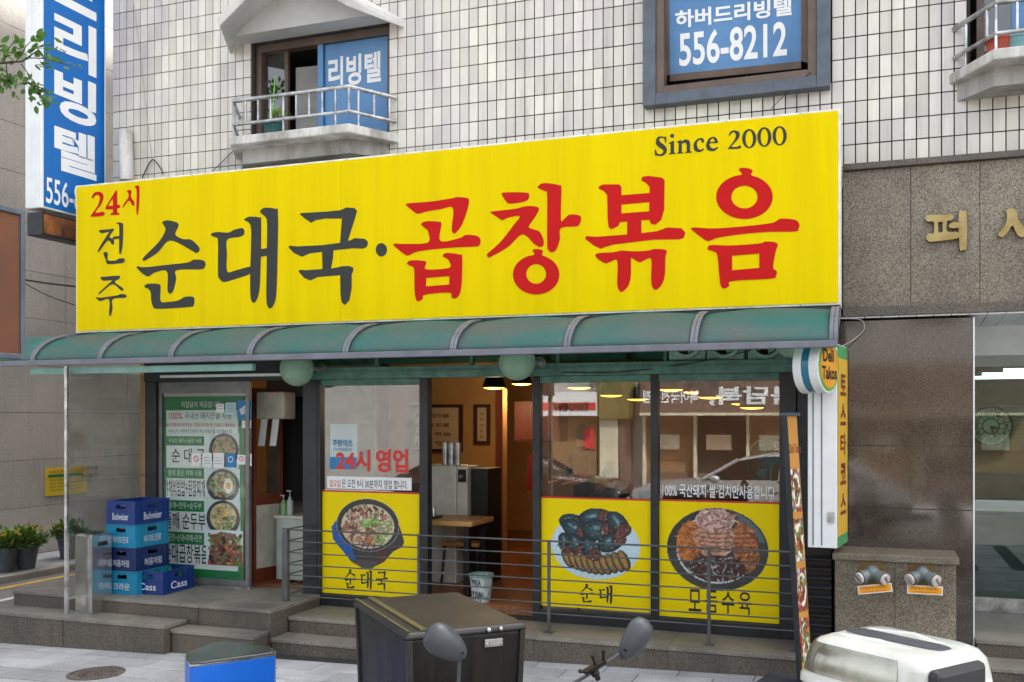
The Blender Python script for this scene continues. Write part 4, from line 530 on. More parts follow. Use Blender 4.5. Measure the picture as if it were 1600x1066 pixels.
# ================================================================== ground, alley, street
def gz(x): return .02 + .0243 * x
struct(MB().add([(-250, -250, -.6), (250, -250, -.6), (250, 250, -.6), (-250, 250, -.6)], [(0, 1, 2, 3)]).build('ground', 'asphalt'))
x0, x1, y0, y1 = -8.7, 14, -6.0, .2
pav = struct(MB().hexa([(x0, y0, -.55), (x1, y0, -.55), (x1, y1, -.55), (x0, y1, -.55)], [(x0, y0, gz(x0) - .007), (x1, y0, gz(x1) - .007), (x1, y1, gz(x1) - .007), (x0, y1, gz(x0) - .007)]).build('pavement', 'sand'))
pb = MB().box(-.296, .296, -.142, .142, -.05, 0).build('paver', 'paver', pav, bevel=.004); pb.data.materials[0] = MATS['paver']
pb.rotation_euler.y = -math.atan(.0243); first = True
row = 0; y = -.65
while y > -5.9:
    x = -8.4 - (.3 if row % 2 else 0) + (4.8 if y > -1. else 0)
    while x < (1.9 if y > -3.2 else .9):
        o = pb if first else pb.copy()
        if not first: COL.objects.link(o); o.parent = pav
        first = False; o.location = (x, y, gz(x) + random.uniform(-.0015, .0025)); o.rotation_euler.z = random.uniform(-.004, .004); x += .6
    y -= .3; row += 1
mb = MB(); y = -.95; row = 1      # pavers past the ones picked out singly
for y in np.arange(-5.75, -.5, .3):
    for x in np.arange(2.2 if y > -3.3 else 1.55, 9, .6): mb.add([(x - .29, y - .14, gz(x) - .004), (x + .29, y - .14, gz(x) - .004), (x + .29, y + .14, gz(x) - .004), (x - .29, y + .14, gz(x) - .004)], [(0, 1, 2, 3)])
o = mb.build('paver_field', 'paver', pav); o['kind'] = 'stuff'
struct(MB().box(-60, 60, -13.6, -6.15, -.58, -.17).build('road', 'asphalt'))
struct(MB().box(-8.7, 14, -6.15, -6.0, -.58, .0).build('kerb', 'kerb', bevel=.015))
struct(MB().box(-60, 60, -17, -13.6, -.58, -.06).build('far_pavement', 'paver'))
struct(MB().box(-11.05, -8.7, -6.15, 40, -.58, -.20).build('alley_road', 'asphalt'))
al = struct(MB().box(-11.25, -11.05, -2, 40, -.58, -.10).build('alley_kerb', 'kerb', bevel=.015))
struct(MB().box(-12.45, -11.25, -2, 40, -.58, -.105).build('alley_pavement', 'paver'))
xl = atz(10, 918, -.196).x
struct(MB().box(xl - .06, xl + .06, -3, 40, -.199, -.195).build('yellow_road_line', 'line_yellow'))
for v in (936, 950):
    xl = atz(12, v, -.196).x
    struct(MB().box(xl - .06, xl + .06, -3, 1.6, -.199, -.195).build('white_road_line', 'line_white'))

# entrance platform, deck, step and window sill: stone slabs over risers
def slab(name, x0, x1, y0, y1, ztop, zbot, th=.035, cuts=()):
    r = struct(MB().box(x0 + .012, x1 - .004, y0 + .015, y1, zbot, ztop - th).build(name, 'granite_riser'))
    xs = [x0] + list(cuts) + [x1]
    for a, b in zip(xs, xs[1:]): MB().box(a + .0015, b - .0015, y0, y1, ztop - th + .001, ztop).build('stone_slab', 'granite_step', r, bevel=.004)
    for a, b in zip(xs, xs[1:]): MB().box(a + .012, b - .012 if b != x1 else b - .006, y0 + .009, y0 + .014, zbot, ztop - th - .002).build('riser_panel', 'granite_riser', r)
    return r
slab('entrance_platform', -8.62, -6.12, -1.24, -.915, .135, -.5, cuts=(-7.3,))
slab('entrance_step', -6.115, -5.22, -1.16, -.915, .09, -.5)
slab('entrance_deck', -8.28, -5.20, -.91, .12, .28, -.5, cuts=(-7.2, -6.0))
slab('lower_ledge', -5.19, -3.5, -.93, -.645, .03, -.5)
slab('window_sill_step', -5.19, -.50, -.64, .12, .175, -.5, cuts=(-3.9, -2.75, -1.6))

# ================================================================== apartment building
bld = thing('apartment_building', (0, 1, 0), 'tall block clad in cream wall tiles above the yellow sign', 'building')
WIN = [(-6.09, -4.51, 4.83, 5.93), (.71, 2.29, 4.83, 5.93), (-1.90, -.40, 4.86, 6.4)]
TX0, TX1, TZ0, TZ1 = -7.92, 4.2, 4.145, 7.6
def holes_wall(x0, x1, z0, z1, holes, ya, yb):
    mb = MB(); xs = sorted({x0, x1, *[h[0] for h in holes], *[h[1] for h in holes]}); zs = sorted({z0, z1, *[h[2] for h in holes], *[h[3] for h in holes]})
    for a, b in zip(xs, xs[1:]):
        run = None
        for c, d in zip(zs, zs[1:]):
            if any(h[0] <= a and b <= h[1] and h[2] <= c and d <= h[3] for h in holes):
                if run: mb.box(a, b, ya, yb, *run); run = None
            else: run = (run[0], d) if run else (c, d)
        if run: mb.box(a, b, ya, yb, *run)
    return mb
wall = holes_wall(TX0, TX1, 2.95, TZ1, WIN, .12, .36).build('wall', 'grout', bld)
MB().box(TX0, TX0 + .24, .36, 12, 2.95, TZ1).box(TX1 - .24, TX1, .36, 12, 2.95, TZ1).box(TX0, TX1, 11.8, 12, -.5, TZ1).build('side_wall', 'concrete', bld)
MB().box(TX0, 13, .12, 24, TZ1 + .001, 17).build('shading_storeys', 'concrete', bld)  # plain unseen storeys, raised this high to shade the street front
MB().box(TX1 + .002, 13, .12, 24, -.5, TZ1).build('side_sun_block', 'concrete', bld)  # unseen run of street wall, added to stop sun leaking in at the right
MB().box(TX0, TX1, 12.001, 24, -.5, TZ1).build('rear_sun_block', 'concrete', bld)  # unseen extra depth, added to keep sun off the alley wall
PX_, PZ_ = .0945, .1805
cand = []; nx = int((TX1 - TX0) / PX_); nz = int((TZ1 - TZ0) / PZ_)
for i in range(nx):
    for j in range(-7, nz):
        xa = -.259 + (i - int((-.259 - TX0) / PX_)) * PX_; za = TZ0 + j * PZ_
        if xa < TX0 or xa + PX_ > TX1: continue
        if j < 0 and (xa > -.3 or za + PZ_ < 4.0): continue
        if any(xa + PX_ > h[0] + .01 and xa < h[1] - .01 and za + PZ_ > h[2] + .02 and za < h[3] - .02 for h in WIN): continue
        d = -_s * xa + _c * (CAM_D + .1); u = 800 + FPX * (_c * xa + _s * (CAM_D + .1)) / d; v = HOR - FPX * (za + .09 - CAM_H) / d
        vis = -5 < u < 1605 and -8 < v < 245 and not (xa < -.3 and za + PZ_ < 4.42) and not (u < 178)
        vis = vis and not (-6.35 < xa < -4.4 and v < 235 and za > 4.5)
        cand.append((0 if vis else 1, d, xa, za))
cand.sort(); th = .016; g = .0045
tl = MB().box(g, PX_ - g, .104, .1205, g, PZ_ - g).build('tile', 'tile', wall, bevel=.0025)
base = tl.location.copy()
rest = MB()
for n, (hid, d, xa, za) in enumerate(cand):
    if n < 300:
        o = tl if n == 0 else tl.copy()
        if n: COL.objects.link(o); o.parent = wall
        o.location = (xa, random.uniform(-.0015, .001), za)
    else:
        dy = random.uniform(-.0015, .001); rest.box(xa + g, xa + PX_ - g, .104 + dy, .1205, za + g, za + PZ_ - g)
rest.build('tile_field', 'tile', wall)['kind'] = 'stuff'
# tiled return of the window reveals and balconies
def balcony(dx, first):
    X = lambda x: x + dx
    lab = 'left' if first else 'right'
    b = MB().prism([(X(-6.30), .11), (X(-6.02), -.40), (X(-4.68), -.40), (X(-4.40), .11)], 'z', 4.74, 4.825).build('balcony', 'white_paint_old', bld, bevel=.012)
    MB().prism([(X(-6.24), .11), (X(-6.0), -.2), (X(-4.78), -.2), (X(-4.52), .11)], 'z', 4.60, 4.7395).build('underslab', 'concrete', b)
    pl = [(X(-6.26), .1), (X(-6.0), -.36), (X(-4.70), -.36), (X(-4.44), .1)]
    for z, r in ((5.185, .022), (4.95, .018)): MB().tube([(p[0], p[1], z) for p in pl], r, 10).build('rail', 'steel', b, smooth=True)
    for (a, c), n in (((0, 1), 2), ((1, 2), 9), ((2, 3), 3)):
        A, B = Vector(pl[a]), Vector(pl[c])
        for i in range(n + (1 if a < 2 else 0)):
            p = A.lerp(B, (i + (0 if a == 1 else .5)) / n) if a == 1 else A.lerp(B, (i + .6) / n)
            if a == 0 and i == n: continue
            MB().cyl((p.x, p.y, 4.83 if i % 4 == 0 else 4.95), (p.x, p.y, 5.18), .011, 8).build('baluster', 'steel', b, smooth=True)
    for s in (-1, 1):      # gabled hood
        m = X(-5.36); f = lambda x: m + s * x
        MB().hexa([(f(1.02), .11, 5.86), (f(.70), -.50, 5.89), (f(0.004), -.50, 6.38), (f(0.004), .11, 6.42)][::s],
                  [(f(1.02), .11, 5.94), (f(.72), -.52, 5.97), (f(0.004), -.52, 6.48), (f(0.004), .11, 6.52)][::s]).build('hood', pm('hood_paint', (206, 205, 200), .75, rgb2=(182, 180, 174), scale=3), b, bevel=.01)
    MB().prism([(X(-6.28), 5.94), (X(-4.44), 5.94), (X(-5.36), 6.42)], 'y', -.12, .115).build('hood_soffit', pm('plaster_light', (196, 196, 193), .85, rgb2=(180, 180, 177), scale=2), b)
    return b
balcony(0, True); balcony(6.85, False)
def win1(dx):
    X = lambda x: x + dx
    f = MB().box(X(-6.088), X(-6.03), .16, .26, 4.832, 5.928).box(X(-4.56), X(-4.512), .16, .26, 4.832, 5.928).box(X(-6.03), X(-4.56), .16, .26, 5.85, 5.928).box(X(-6.03), X(-4.56), .16, .26, 4.832, 4.88).build('window', 'frame_brown', bld)
    return f
f = win1(0)
MB().box(-5.36, -5.30, .17, .25, 4.885, 5.848).build('mullion', 'blue_film', f)
MB().box(-5.29, -4.565, .20, .212, 4.885, 5.848).build('film_pane', 'blue_film', f)
text('리빙텔', 'letter_white', f, (-5.25, .196, 5.40), .60, .31, bold=.03)
MB().box(-6.02, -5.78, .22, .228, 4.885, 5.848).build('pane', 'glass_clear', f)
MB().box(-5.78, -5.74, .21, .25, 4.885, 5.848).build('sash', 'frame_brown', f)
MB().box(-6.02, -5.37, 1.6, 1.62, 4.8, 5.95).build('room_wall', 'plaster_grey', f)
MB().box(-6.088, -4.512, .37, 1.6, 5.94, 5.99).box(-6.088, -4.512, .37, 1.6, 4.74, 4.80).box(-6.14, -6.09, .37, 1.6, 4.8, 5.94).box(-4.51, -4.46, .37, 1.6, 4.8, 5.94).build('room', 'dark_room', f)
MB().prism([(-5.7, .3), (-5.40, .33), (-5.05, 1.2), (-5.10, 1.2)], 'z', 4.88, 5.70).build('curtain', 'plaster_grey', f)
f = win1(6.85)
MB().box(1.02, 2.29, .20, .212, 4.885, 5.848).build('film_pane', 'blue_film', f)
MB().box(.80, 1.02, .215, .225, 4.885, 5.848).build('pane', 'glass_clear', f)
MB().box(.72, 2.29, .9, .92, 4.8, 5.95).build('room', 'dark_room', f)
# projecting slate-blue window with tilted sash
f = MB()
for a in ((-1.945, -1.83, 4.80, 6.5), (-.47, -.362, 4.80, 6.5), (-1.83, -.47, 4.80, 4.90)): f.box(a[0], a[1], -.02, .2, a[2], a[3])
f = f.build('window', 'frame_slate', bld, bevel=.006); f['label'] = 'slate blue boxed window with a blue number panel'
MB().box(-1.829, -1.76, .0, .15, 4.90, 6.5).box(-.54, -.471, .0, .15, 4.90, 6.5).box(-1.76, -.54, .0, .15, 4.901, 4.965).build('inner_frame', 'frame_brown', f, bevel=.004)
A, B, C, E_ = at(1047, 117, .17), at(1252, 96, .17), at(1249, -40, .03), at(1032, -20, .03)
ux = (B - A).normalized(); uz = (E_ - A); uz = (uz - ux * uz.dot(ux)).normalized(); E_ = A + uz * 1.0; C = B + uz * 1.0
n = (B - A).cross(E_ - A).normalized(); n = n if n.y < 0 else -n
MB().hexa([A - n * .02, B - n * .02, C - n * .02, E_ - n * .02], [A, B, C, E_]).build('film_pane', 'blue_film', f)
ux = (B - A).normalized(); uz = (E_ - A); uz = (uz - ux * uz.dot(ux)).normalized(); ww = (B - A).length
text('556-8212', 'letter_white', f, A + n * .004 + ux * .075 * ww + uz * .06, ww * .82, .285, ux, uz, .02)
text('하버드리빙텔', 'letter_white', f, A + n * .004 + ux * .05 * ww + uz * .385, ww * .88, .15, ux, uz, .03)
MB().hexa([A - n * .03 - ux * .075 - uz * .03, A - n * .03, E_ - n * .03, E_ - n * .03 - ux * .075], [A + n * .02 - ux * .075 - uz * .03, A + n * .02, E_ + n * .02, E_ + n * .02 - ux * .075]).hexa([B - n * .03, B - n * .03 + ux * .075 - uz * .03, C - n * .03 + ux * .075, C - n * .03], [B + n * .02, B + n * .02 + ux * .075 - uz * .03, C + n * .02 + ux * .075, C + n * .02]).hexa([A - n * .03 - uz * .06, B - n * .03 - uz * .06, B - n * .03 - uz * .001, A - n * .03 - uz * .001], [A + n * .02 - uz * .06, B + n * .02 - uz * .06, B + n * .02 - uz * .001, A + n * .02 - uz * .001]).build('sash', 'frame_brown', f)
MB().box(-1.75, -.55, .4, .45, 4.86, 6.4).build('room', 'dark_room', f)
# granite fascia over the side entrance
fx = [-.262] + [at(u, 380, .04).x for u in (1423, 1531, 1640, 1750, 1860)]
while fx[-1] < 3.6: fx.append(fx[-1] + .58)
fx.append(4.198)
fas = MB().box(-.262, 4.2, .07, .12, 2.95, 4.09).build('fascia', 'grout', bld)
for a, b in zip(fx, fx[1:]): MB().box(a + .002, b - .002, .04, .0705, 2.955, 4.088).build('stone_panel', 'granite_grey', fas, bevel=.002)
MB().box(-.262, 4.2, -.01, .119, 4.09, 4.142).build('stone_trim', 'granite_riser', fas, bevel=.004)
MB().box(-.262, 4.2, -.02, .119, 2.875, 2.954).build('stone_ledge', 'granite_riser', fas, bevel=.004)
# pillar of polished granite panels, joints recessed
pil = MB().box(-.50, .725, .03, 1.19, -.5, 2.845).build('pillar', 'grout', bld)
zs = [-.4] + [at(1420, v, .02).z for v in (896, 795, 697)] + [2.84]
for a, b in zip(zs, zs[1:]): MB().box(-.495, .722, .005, .0305, a + .002, b - .002).build('stone_panel', 'granite_dark', pil, bevel=.002)
MB().box(.7225, .734, .0, 1.19, .1, 2.84).build('edge_strip', 'white_alu', pil)
# soffit boards and the recessed lobby
sof = MB().box(-.50, 4.2, .13, 1.6, 2.90, 2.93).build('soffit', 'grout', bld)
x = -.48
while x < 4.1: MB().prism([(x, .0), (x + .125, .0), (x + .19, 1.58), (x + .065, 1.58)], 'z', 2.862, 2.874).build('soffit_board', 'white_alu', sof); x += .131
lob = MB().box(.734, 3.2, 1.18, 1.26, 2.60, 2.862).build('lobby_frame', 'white_alu', bld)
MB().box(.734, 3.2, 1.2, 1.26, .29, .42).build('sill_rail', 'steel', lob)
MB().box(.74, 3.2, 1.215, 1.225, .42, 2.60).build('pane', 'glass_green', lob)
MB().box(1.62, 1.70, 1.19, 1.25, .42, 2.6).build('door_post', 'frame_dark', lob)
pm('lobby_wall', (112, 126, 120), .8); pm('lobby_green', (84, 112, 70), .7); pm('lobby_brick', (110, 116, 104), .8, rgb2=(150, 150, 136), scale=9, stretch=(1, 1, 4)); pm('lobby_floor', (92, 112, 104), .3)
MB().box(.734, 3.2, 4.2, 4.3, .25, 2.9).build('lobby_wall', 'lobby_wall', lob)
MB().box(.74, 3.2, 4.16, 4.199, 2.2, 2.38).build('lobby_band', 'lobby_green', lob)
MB().box(.74, 3.2, 4.16, 4.199, 1.65, 2.19).build('lobby_stone', 'lobby_brick', lob)
MB().box(.62, .734, 1.27, 4.3, .25, 2.9).box(3.2, 3.3, 1.27, 4.3, .25, 2.9).box(.734, 3.2, 1.27, 4.3, 2.50, 2.60).build('lobby_side', 'lobby_wall', lob)
MB().box(.734, 3.2, 1.27, 4.2, .2, .29).build('lobby_floor', 'lobby_floor', lob)
for i, yy in enumerate((1.6, 2.5, 3.4)):
    MB().box(1.12 - .1 * i, 2.4, yy, yy + .07, 2.47, 2.498).build('strip_light', emit('strip_lit', (235, 248, 244), 2.6), lob)
# stone entrance steps by the lobby
slab('lobby_step', .735, 3.2, -.05, 1.19, .29, -.5); slab('lobby_lower_step', .735, 3.2, -.42, -.055, .16, -.5)
MB().box(-.52, .60, .005, .03, -.3, .0)
# ================================================================== neighbouring stone wall across the alley
nb = thing('neighbouring_building', (-12.5, 10, -.1), 'pale grey building of large stone panels across the alley', 'building')
core = MB().box(-14, -12.46, -4, 40, -.5, 12).build('wall', 'grout', nb)
pw, ph = 1.42, .74; base = MB().box(-12.461, -12.44, .003, pw - .003, .003, ph - .003).build('stone_panel', 'stone_wall', core, bevel=.003); k = 0; rest = MB()
for i in range(-1, 28):
    for j in range(0, 14):
        yy = -1.6 + i * pw; zz = -.10 + j * ph; u = 800 + FPX * (_c * -12.44 + _s * (CAM_D + yy)) / (_s * 12.44 + _c * (CAM_D + yy))
        if -60 < u + 120 and yy < 9:
            o = base if k == 0 else base.copy()
            if k: COL.objects.link(o); o.parent = core
            o.location = base.location if k == 0 else (0, 0, 0); o.location = (0, yy, zz); k += 1
            if k == 1: o.location = (0, yy, zz)
        else: rest.box(-12.461, -12.44, yy + .003, yy + pw - .003, zz + .003, zz + ph - .003)
rest.build('stone_panel_field', 'stone_wall', core)['kind'] = 'stuff'
for c in core.children: c.location.z += 0
pm('notice_yellow', (226, 196, 46), .5, var=.05)
A = atx(72, 776, -12.42); B = atx(136, 728, -12.42)
no = thing('wall_notice', A, 'yellow printed notice on the grey stone wall behind the glass screen', 'notice')
MB().box(-12.438, -12.425, A.y, B.y, A.z, B.z).build('board', 'notice_yellow', no)
hh = B.z - A.z; wd = B.y - A.y
text('쓰레기 무단투기 금지', pm('letter_red', (196, 48, 40), .5, var=.05), no, (-12.42, A.y + .06 * wd, A.z + .80 * hh), .8 * wd, .1 * hh, (0, 1, 0), bold=.02)
pm('sign_green', (30, 122, 66), .5, var=.06)
MB().box(-12.424, -12.42, A.y + .05 * wd, A.y + .9 * wd, A.z + .66 * hh, A.z + .76 * hh).build('green_bar', 'sign_green', no)
for i in range(4): text('위반시 과태료가 부과됩니다 주의', 'letter_black', no, (-12.42, A.y + .08 * wd, A.z + (.16 + .12 * i) * hh), .8 * wd, .07 * hh, (0, 1, 0))

# flower pots on the alley pavement
pm('pot_grey', (74, 84, 92), .55, scale=6); pm('leaf', (92, 126, 56), .5, rnd=.35, var=.2, scale=9); pm('leaf_light', (132, 160, 70), .5, rnd=.3); pm('petal', (226, 176, 50), .6, rnd=.2); pm('soil', (60, 48, 38), .95); pm('bark', (74, 62, 52), .9)
def leaves(mb, c, n, spread, size, up=.5, rng=random):
    for _ in range(n):
        d = Vector((rng.gauss(0, 1), rng.gauss(0, 1), abs(rng.gauss(0, 1)) * up + .1)).normalized(); p = Vector(c) + Vector((d.x * spread[0], d.y * spread[0], d.z * spread[1])) * rng.uniform(.35, 1)
        a = (d + Vector((rng.uniform(-.6, .6), rng.uniform(-.6, .6), rng.uniform(-.4, .6)))).normalized(); b = a.cross(Vector((0, 0, 1)) + Vector((rng.uniform(-.5, .5), rng.uniform(-.5, .5), 0))).normalized(); q = size * rng.uniform(.7, 1.3); nn = a.cross(b)
        mb.add([p, p + a * q * .5 + b * q * .24 + nn * q * .05, p + a * q, p + a * q * .5 - b * q * .24 + nn * q * .05], [(0, 1, 2), (0, 2, 3)])
    return mb
pots = [(8, 893, 'leafy flower pot at the left edge of the photo'), (50, 889, 'full grey pot of yellow flowers, middle of three by the stone wall'), (108, 872, 'grey flower pot half hidden behind the glass screen post')]
for u, v, lab in pots:
    p = atz(u, v, -.10); p.x = min(p.x, -11.35)
    t = thing('flower_pot', p, lab, 'potted plant', 'flower pots along the alley wall')
    MB().lathe([(0, 0), (.12, 0), (.17, .30), (.19, .30), (.19, .335), (.165, .335), (.15, .28), (0, .28)], p, 24).build('pot', 'pot_grey', t, smooth=True)
    MB().lathe([(0, .30), (.155, .30)], p, 16).build('soil', 'soil', t)
    leaves(MB(), p + Vector((0, 0, .33)), 420, (.27, .22), .10).build('leaves', 'leaf', t)
    leaves(MB(), p + Vector((0, 0, .40)), 160, (.24, .20), .08, 1.).build('young_leaves', 'leaf_light', t)
    m = MB()
    for _ in range(9): q = p + Vector((random.uniform(-.2, .2), random.uniform(-.2, .2), random.uniform(.42, .58))); leaves(m, q, 9, (.02, .02), .045)
    m.build('flowers', 'petal', t)

# ================================================================== main yellow sign
SY = -.55
sx0, sx1, sz0, sz1 = -7.807, -.262, 2.919, 4.449
pm('sign_yellow', (222, 198, 0), .4, scale=1.3, rgb2=(214, 190, 0), stretch=(6, 1, .25), var=.03, spec=.04, streak=.05); pm('sign_red', (186, 24, 24), .5, var=.03, spec=.1); pm('sign_charcoal', (58, 60, 58), .5, var=.04, spec=.12); pm('sign_white_edge', (226, 226, 220), .45, rgb2=(196, 194, 184), scale=7)
sg = thing('shop_sign', ((sx0 + sx1) / 2, SY, sz0), 'long yellow restaurant sign with large dark and red Korean lettering', 'sign')
MB().box(sx0, sx1, SY + .004, -.22, sz0, sz1).build('cabinet', 'sign_white_edge', sg, bevel=.006)
xs_ = at(533, 400, SY).x
for a, b in ((sx0 + .018, xs_ - .0012), (xs_ + .0012, sx1 - .018)): MB().box(a, b, SY - .004, SY + .003, sz0 + .018, sz1 - .018).build('face_sheet', 'sign_yellow', sg)
for x in np.linspace(sx0 + .3, sx1 - .3, 13):
    for z in (sz0 + .009, sz1 - .009): MB().ball((x, SY + .003, z), .006, n=8, m=5).build('screw', 'steel', sg, smooth=True)
MB().box(sx0 + .05, sx1 - .02, -.52, -.30, sz0 - .062, sz0 - .002).build('bottom_rail', pm('green_metal', (52, 84, 76), .5, rgb2=(40, 62, 58), scale=5), sg)
for x in np.linspace(sx0 + .4, sx1 - .4, 7): MB().box(x - .03, x + .03, -.22, .11, 3.3, 3.36).build('bracket', 'steel', sg)
def smap(ox, oy, sc): return lambda x, y: at(ox + x / sc, oy + y / sc, SY - .0065)
c4, c5, c6, c7, cS = smap(110, 270, 4.1), smap(430, 260, 4.1), smap(740, 250, 4.2647), smap(1000, 170, 3.2294), smap(1010, 180, 6.9565)
G = []
G.append((c4, 'sign_charcoal', [([(590,315),(620,305),(680,318),(693,340),(672,395),(720,425),(770,428),(815,465),(828,495),(805,515),(770,495),(640,435),(560,510),(480,562),(463,558),(470,540),(560,450),(600,390),(608,355),(590,325)],),
  ([(430,600),(480,605),(620,590),(750,575),(790,557),(850,562),(866,585),(855,612),(820,620),(680,625),(678,680),(660,755),(638,775),(622,750),(618,632),(540,640),(500,665),(460,645),(428,612)],),
  ([(478,720),(510,710),(570,715),(578,740),(578,822),(620,828),(690,818),(735,795),(785,795),(795,815),(790,845),(765,860),(560,872),(530,858),(518,820),(515,770),(500,745),(478,735)],)]))
G.append((c4, 'sign_charcoal', [([(902,390),(940,380),(1010,383),(1050,365),(1100,355),(1115,375),(1108,400),(1080,412),(1005,430),(1003,520),(1005,632),(1060,625),(1155,602),(1155,645),(1060,680),(985,700),(955,680),(945,640),(945,440),(930,415),(905,405)],),
  ([(1117,295),(1150,281),(1212,287),(1222,310),(1220,560),(1212,740),(1195,810),(1175,833),(1158,815),(1152,760),(1152,640),(1158,420),(1155,345),(1140,318),(1117,305)],),
  ([(1218,240),(1250,224),(1315,232),(1330,260),(1326,600),(1318,790),(1300,850),(1278,870),(1260,845),(1255,780),(1258,560),(1260,330),(1250,285),(1222,260)],),
  ([(1215,490),(1265,482),(1265,532),(1215,540)], [], False)]))
G.append((c5, 'sign_charcoal', [([(160,300),(200,297),(330,290),(420,280),(455,264),(505,266),(525,285),(515,320),(490,400),(468,470),(470,479),(510,460),(575,464),(595,485),(588,515),(565,528),(500,525),(373,538),(370,590),(358,655),(430,640),(470,638),(500,648),(500,670),(490,690),(490,780),(475,860),(445,890),(425,870),(418,820),(416,698),(330,705),(270,710),(225,732),(185,715),(150,675),(155,663),(200,665),(303,658),(300,548),(220,558),(170,580),(120,555),(85,520),(92,508),(140,513),(300,505),(415,490),(428,335),(320,335),(260,345),(230,362),(190,335),(160,310)], [], True)]))
G.append((c5, 'sign_charcoal', [(ell(680, 535, 36, 43),)]))
G.append((c5, 'sign_red', [([(840,240),(870,235),(1000,225),(1130,205),(1165,197),(1225,202),(1242,222),(1225,300),(1190,385),(1150,430),(1132,415),(1132,380),(1137,266),(1060,275),(970,290),(915,305),(880,285),(842,252)],),
  ([(937,365),(970,352),(1050,355),(1065,372),(1058,478),(1180,460),(1220,440),(1290,445),(1315,470),(1308,505),(1280,515),(1150,520),(990,535),(900,550),(850,572),(815,555),(760,508),(765,495),(830,497),(978,488),(980,420),(970,405),(940,380)],),
  ([(845,618),(870,603),(950,605),(968,620),(968,660),(1115,650),(1115,610),(1105,595),(1075,578),(1080,562),(1110,555),(1180,565),(1198,580),(1195,740),(1185,810),(1160,845),(1130,840),(1115,810),(960,823),(945,850),(915,865),(900,845),(892,780),(890,660),(870,640),(848,628)], [[(967,716),(1115,704),(1115,757),(967,769)]])]))
G.append((c6, 'sign_red', [([(188,230),(205,217),(345,217),(370,232),(365,260),(340,277),(245,292),(215,275)],),
  ([(115,345),(150,340),(280,325),(350,308),(420,312),(435,332),(410,380),(367,445),(400,462),(440,480),(465,530),(465,570),(440,580),(405,562),(325,497),(230,580),(110,648),(92,640),(95,622),(180,545),(270,430),(307,375),(230,385),(190,402),(155,380),(117,355)],),
  ([(430,175),(470,154),(570,168),(585,190),(582,395),(605,392),(640,365),(700,368),(717,390),(705,430),(680,443),(582,455),(575,530),(550,600),(520,615),(498,600),(490,550),(490,240),(475,210),(432,188)],),
  (ell(417, 765, 155, 132), [ell(417, 760, 66, 65)]), ([(392,603),(410,594),(445,597),(464,610),(455,625),(460,645),(395,645),(405,625)],)]))
G.append((c6, 'sign_red', [([(832,180),(860,163),(970,163),(985,180),(985,235),(1173,220),(1172,180),(1150,155),(1115,135),(1125,112),(1165,106),(1255,118),(1273,135),(1270,330),(1250,400),(1210,433),(1180,425),(1172,400),(1118,403),(1118,488),(1220,475),(1290,450),(1385,455),(1412,485),(1400,520),(1370,530),(1200,532),(1050,550),(930,565),(880,580),(845,592),(800,570),(742,525),(750,507),(820,512),(1023,497),(1023,412),(975,415),(965,440),(920,462),(900,450),(893,400),(890,235),(870,210),(835,192)], [[(985,298),(1170,282),(1170,342),(985,356)]], True),
  ([(812,630),(840,620),(930,615),(985,604),(1050,608),(1110,608),(1170,602),(1210,593),(1275,598),(1288,615),(1278,650),(1275,760),(1255,830),(1215,866),(1190,845),(1183,790),(1183,662),(1140,668),(1105,682),(1055,655),(1049,660),(1048,770),(1030,840),(990,879),(967,865),(957,820),(957,674),(910,680),(880,690),(840,670),(815,645)],)]))
G.append((c7, 'sign_red', [(ell(527, 445, 143, 112), [ell(527, 446, 66, 57)]), ([(498,308),(515,298),(555,303),(568,315),(560,330),(565,345),(500,345),(515,328)],),
  ([(258,605),(275,599),(380,604),(560,590),(670,575),(710,555),(780,560),(803,580),(800,605),(780,620),(640,622),(500,635),(390,652),(345,668),(310,650),(265,615)],),
  ([(341,703),(360,688),(460,690),(600,680),(635,670),(685,675),(695,690),(685,720),(672,800),(690,820),(685,845),(660,858),(465,870),(450,895),(425,907),(408,895),(400,840),(390,740),(370,720),(345,712)], [[(465,742),(602,731),(602,803),(465,815)]])]))
G.append((c4, 'sign_red', [([(137,158),(150,130),(180,122),(205,132),(212,160),(195,205),(160,255),(212,250),(212,275),(135,282),(135,268),(175,210),(188,165),(180,145),(162,145),(145,165)],)]))
G.append((c4, 'sign_red', [([(290,113),(300,115),(300,205),(320,208),(318,225),(300,228),(300,255),(315,258),(312,270),(255,272),(258,260),(272,255),(272,235),(225,236),(225,220),(262,160)], [[(272,165),(272,212),(240,212)]], False)]))
G.append((c4, 'sign_red', [([(362,118),(380,110),(392,120),(388,155),(410,190),(408,210),(395,208),(375,180),(340,220),(332,222),(345,195),(370,160),(372,135)],), ([(412,90),(425,82),(442,95),(440,200),(432,265),(425,268),(422,220),(424,115)],)]))
G.append((c4, 'sign_charcoal', [([(182,370),(210,365),(250,362),(275,358),(277,370),(250,410),(275,425),(280,450),(268,462),(240,435),(185,505),(175,505),(190,470),(235,400),(245,380),(200,388)],), ([(292,325),(310,318),(335,325),(338,345),(335,460),(322,520),(312,500),(312,345)],), ([(272,410),(315,405),(315,422),(272,428)], [], False), ([(212,515),(230,508),(240,520),(240,560),(290,562),(310,550),(345,550),(345,572),(320,580),(240,585),(228,560)],)]))
G.append((c4, 'sign_charcoal', [([(193,670),(230,665),(290,660),(318,662),(312,680),(285,700),(330,735),(340,748),(325,755),(268,715),(190,775),(182,770),(240,715),(265,690),(210,692)],), ([(163,798),(200,800),(300,785),(320,777),(355,782),(352,800),(272,810),(270,870),(258,918),(248,900),(248,812),(195,822),(180,818)],)]))
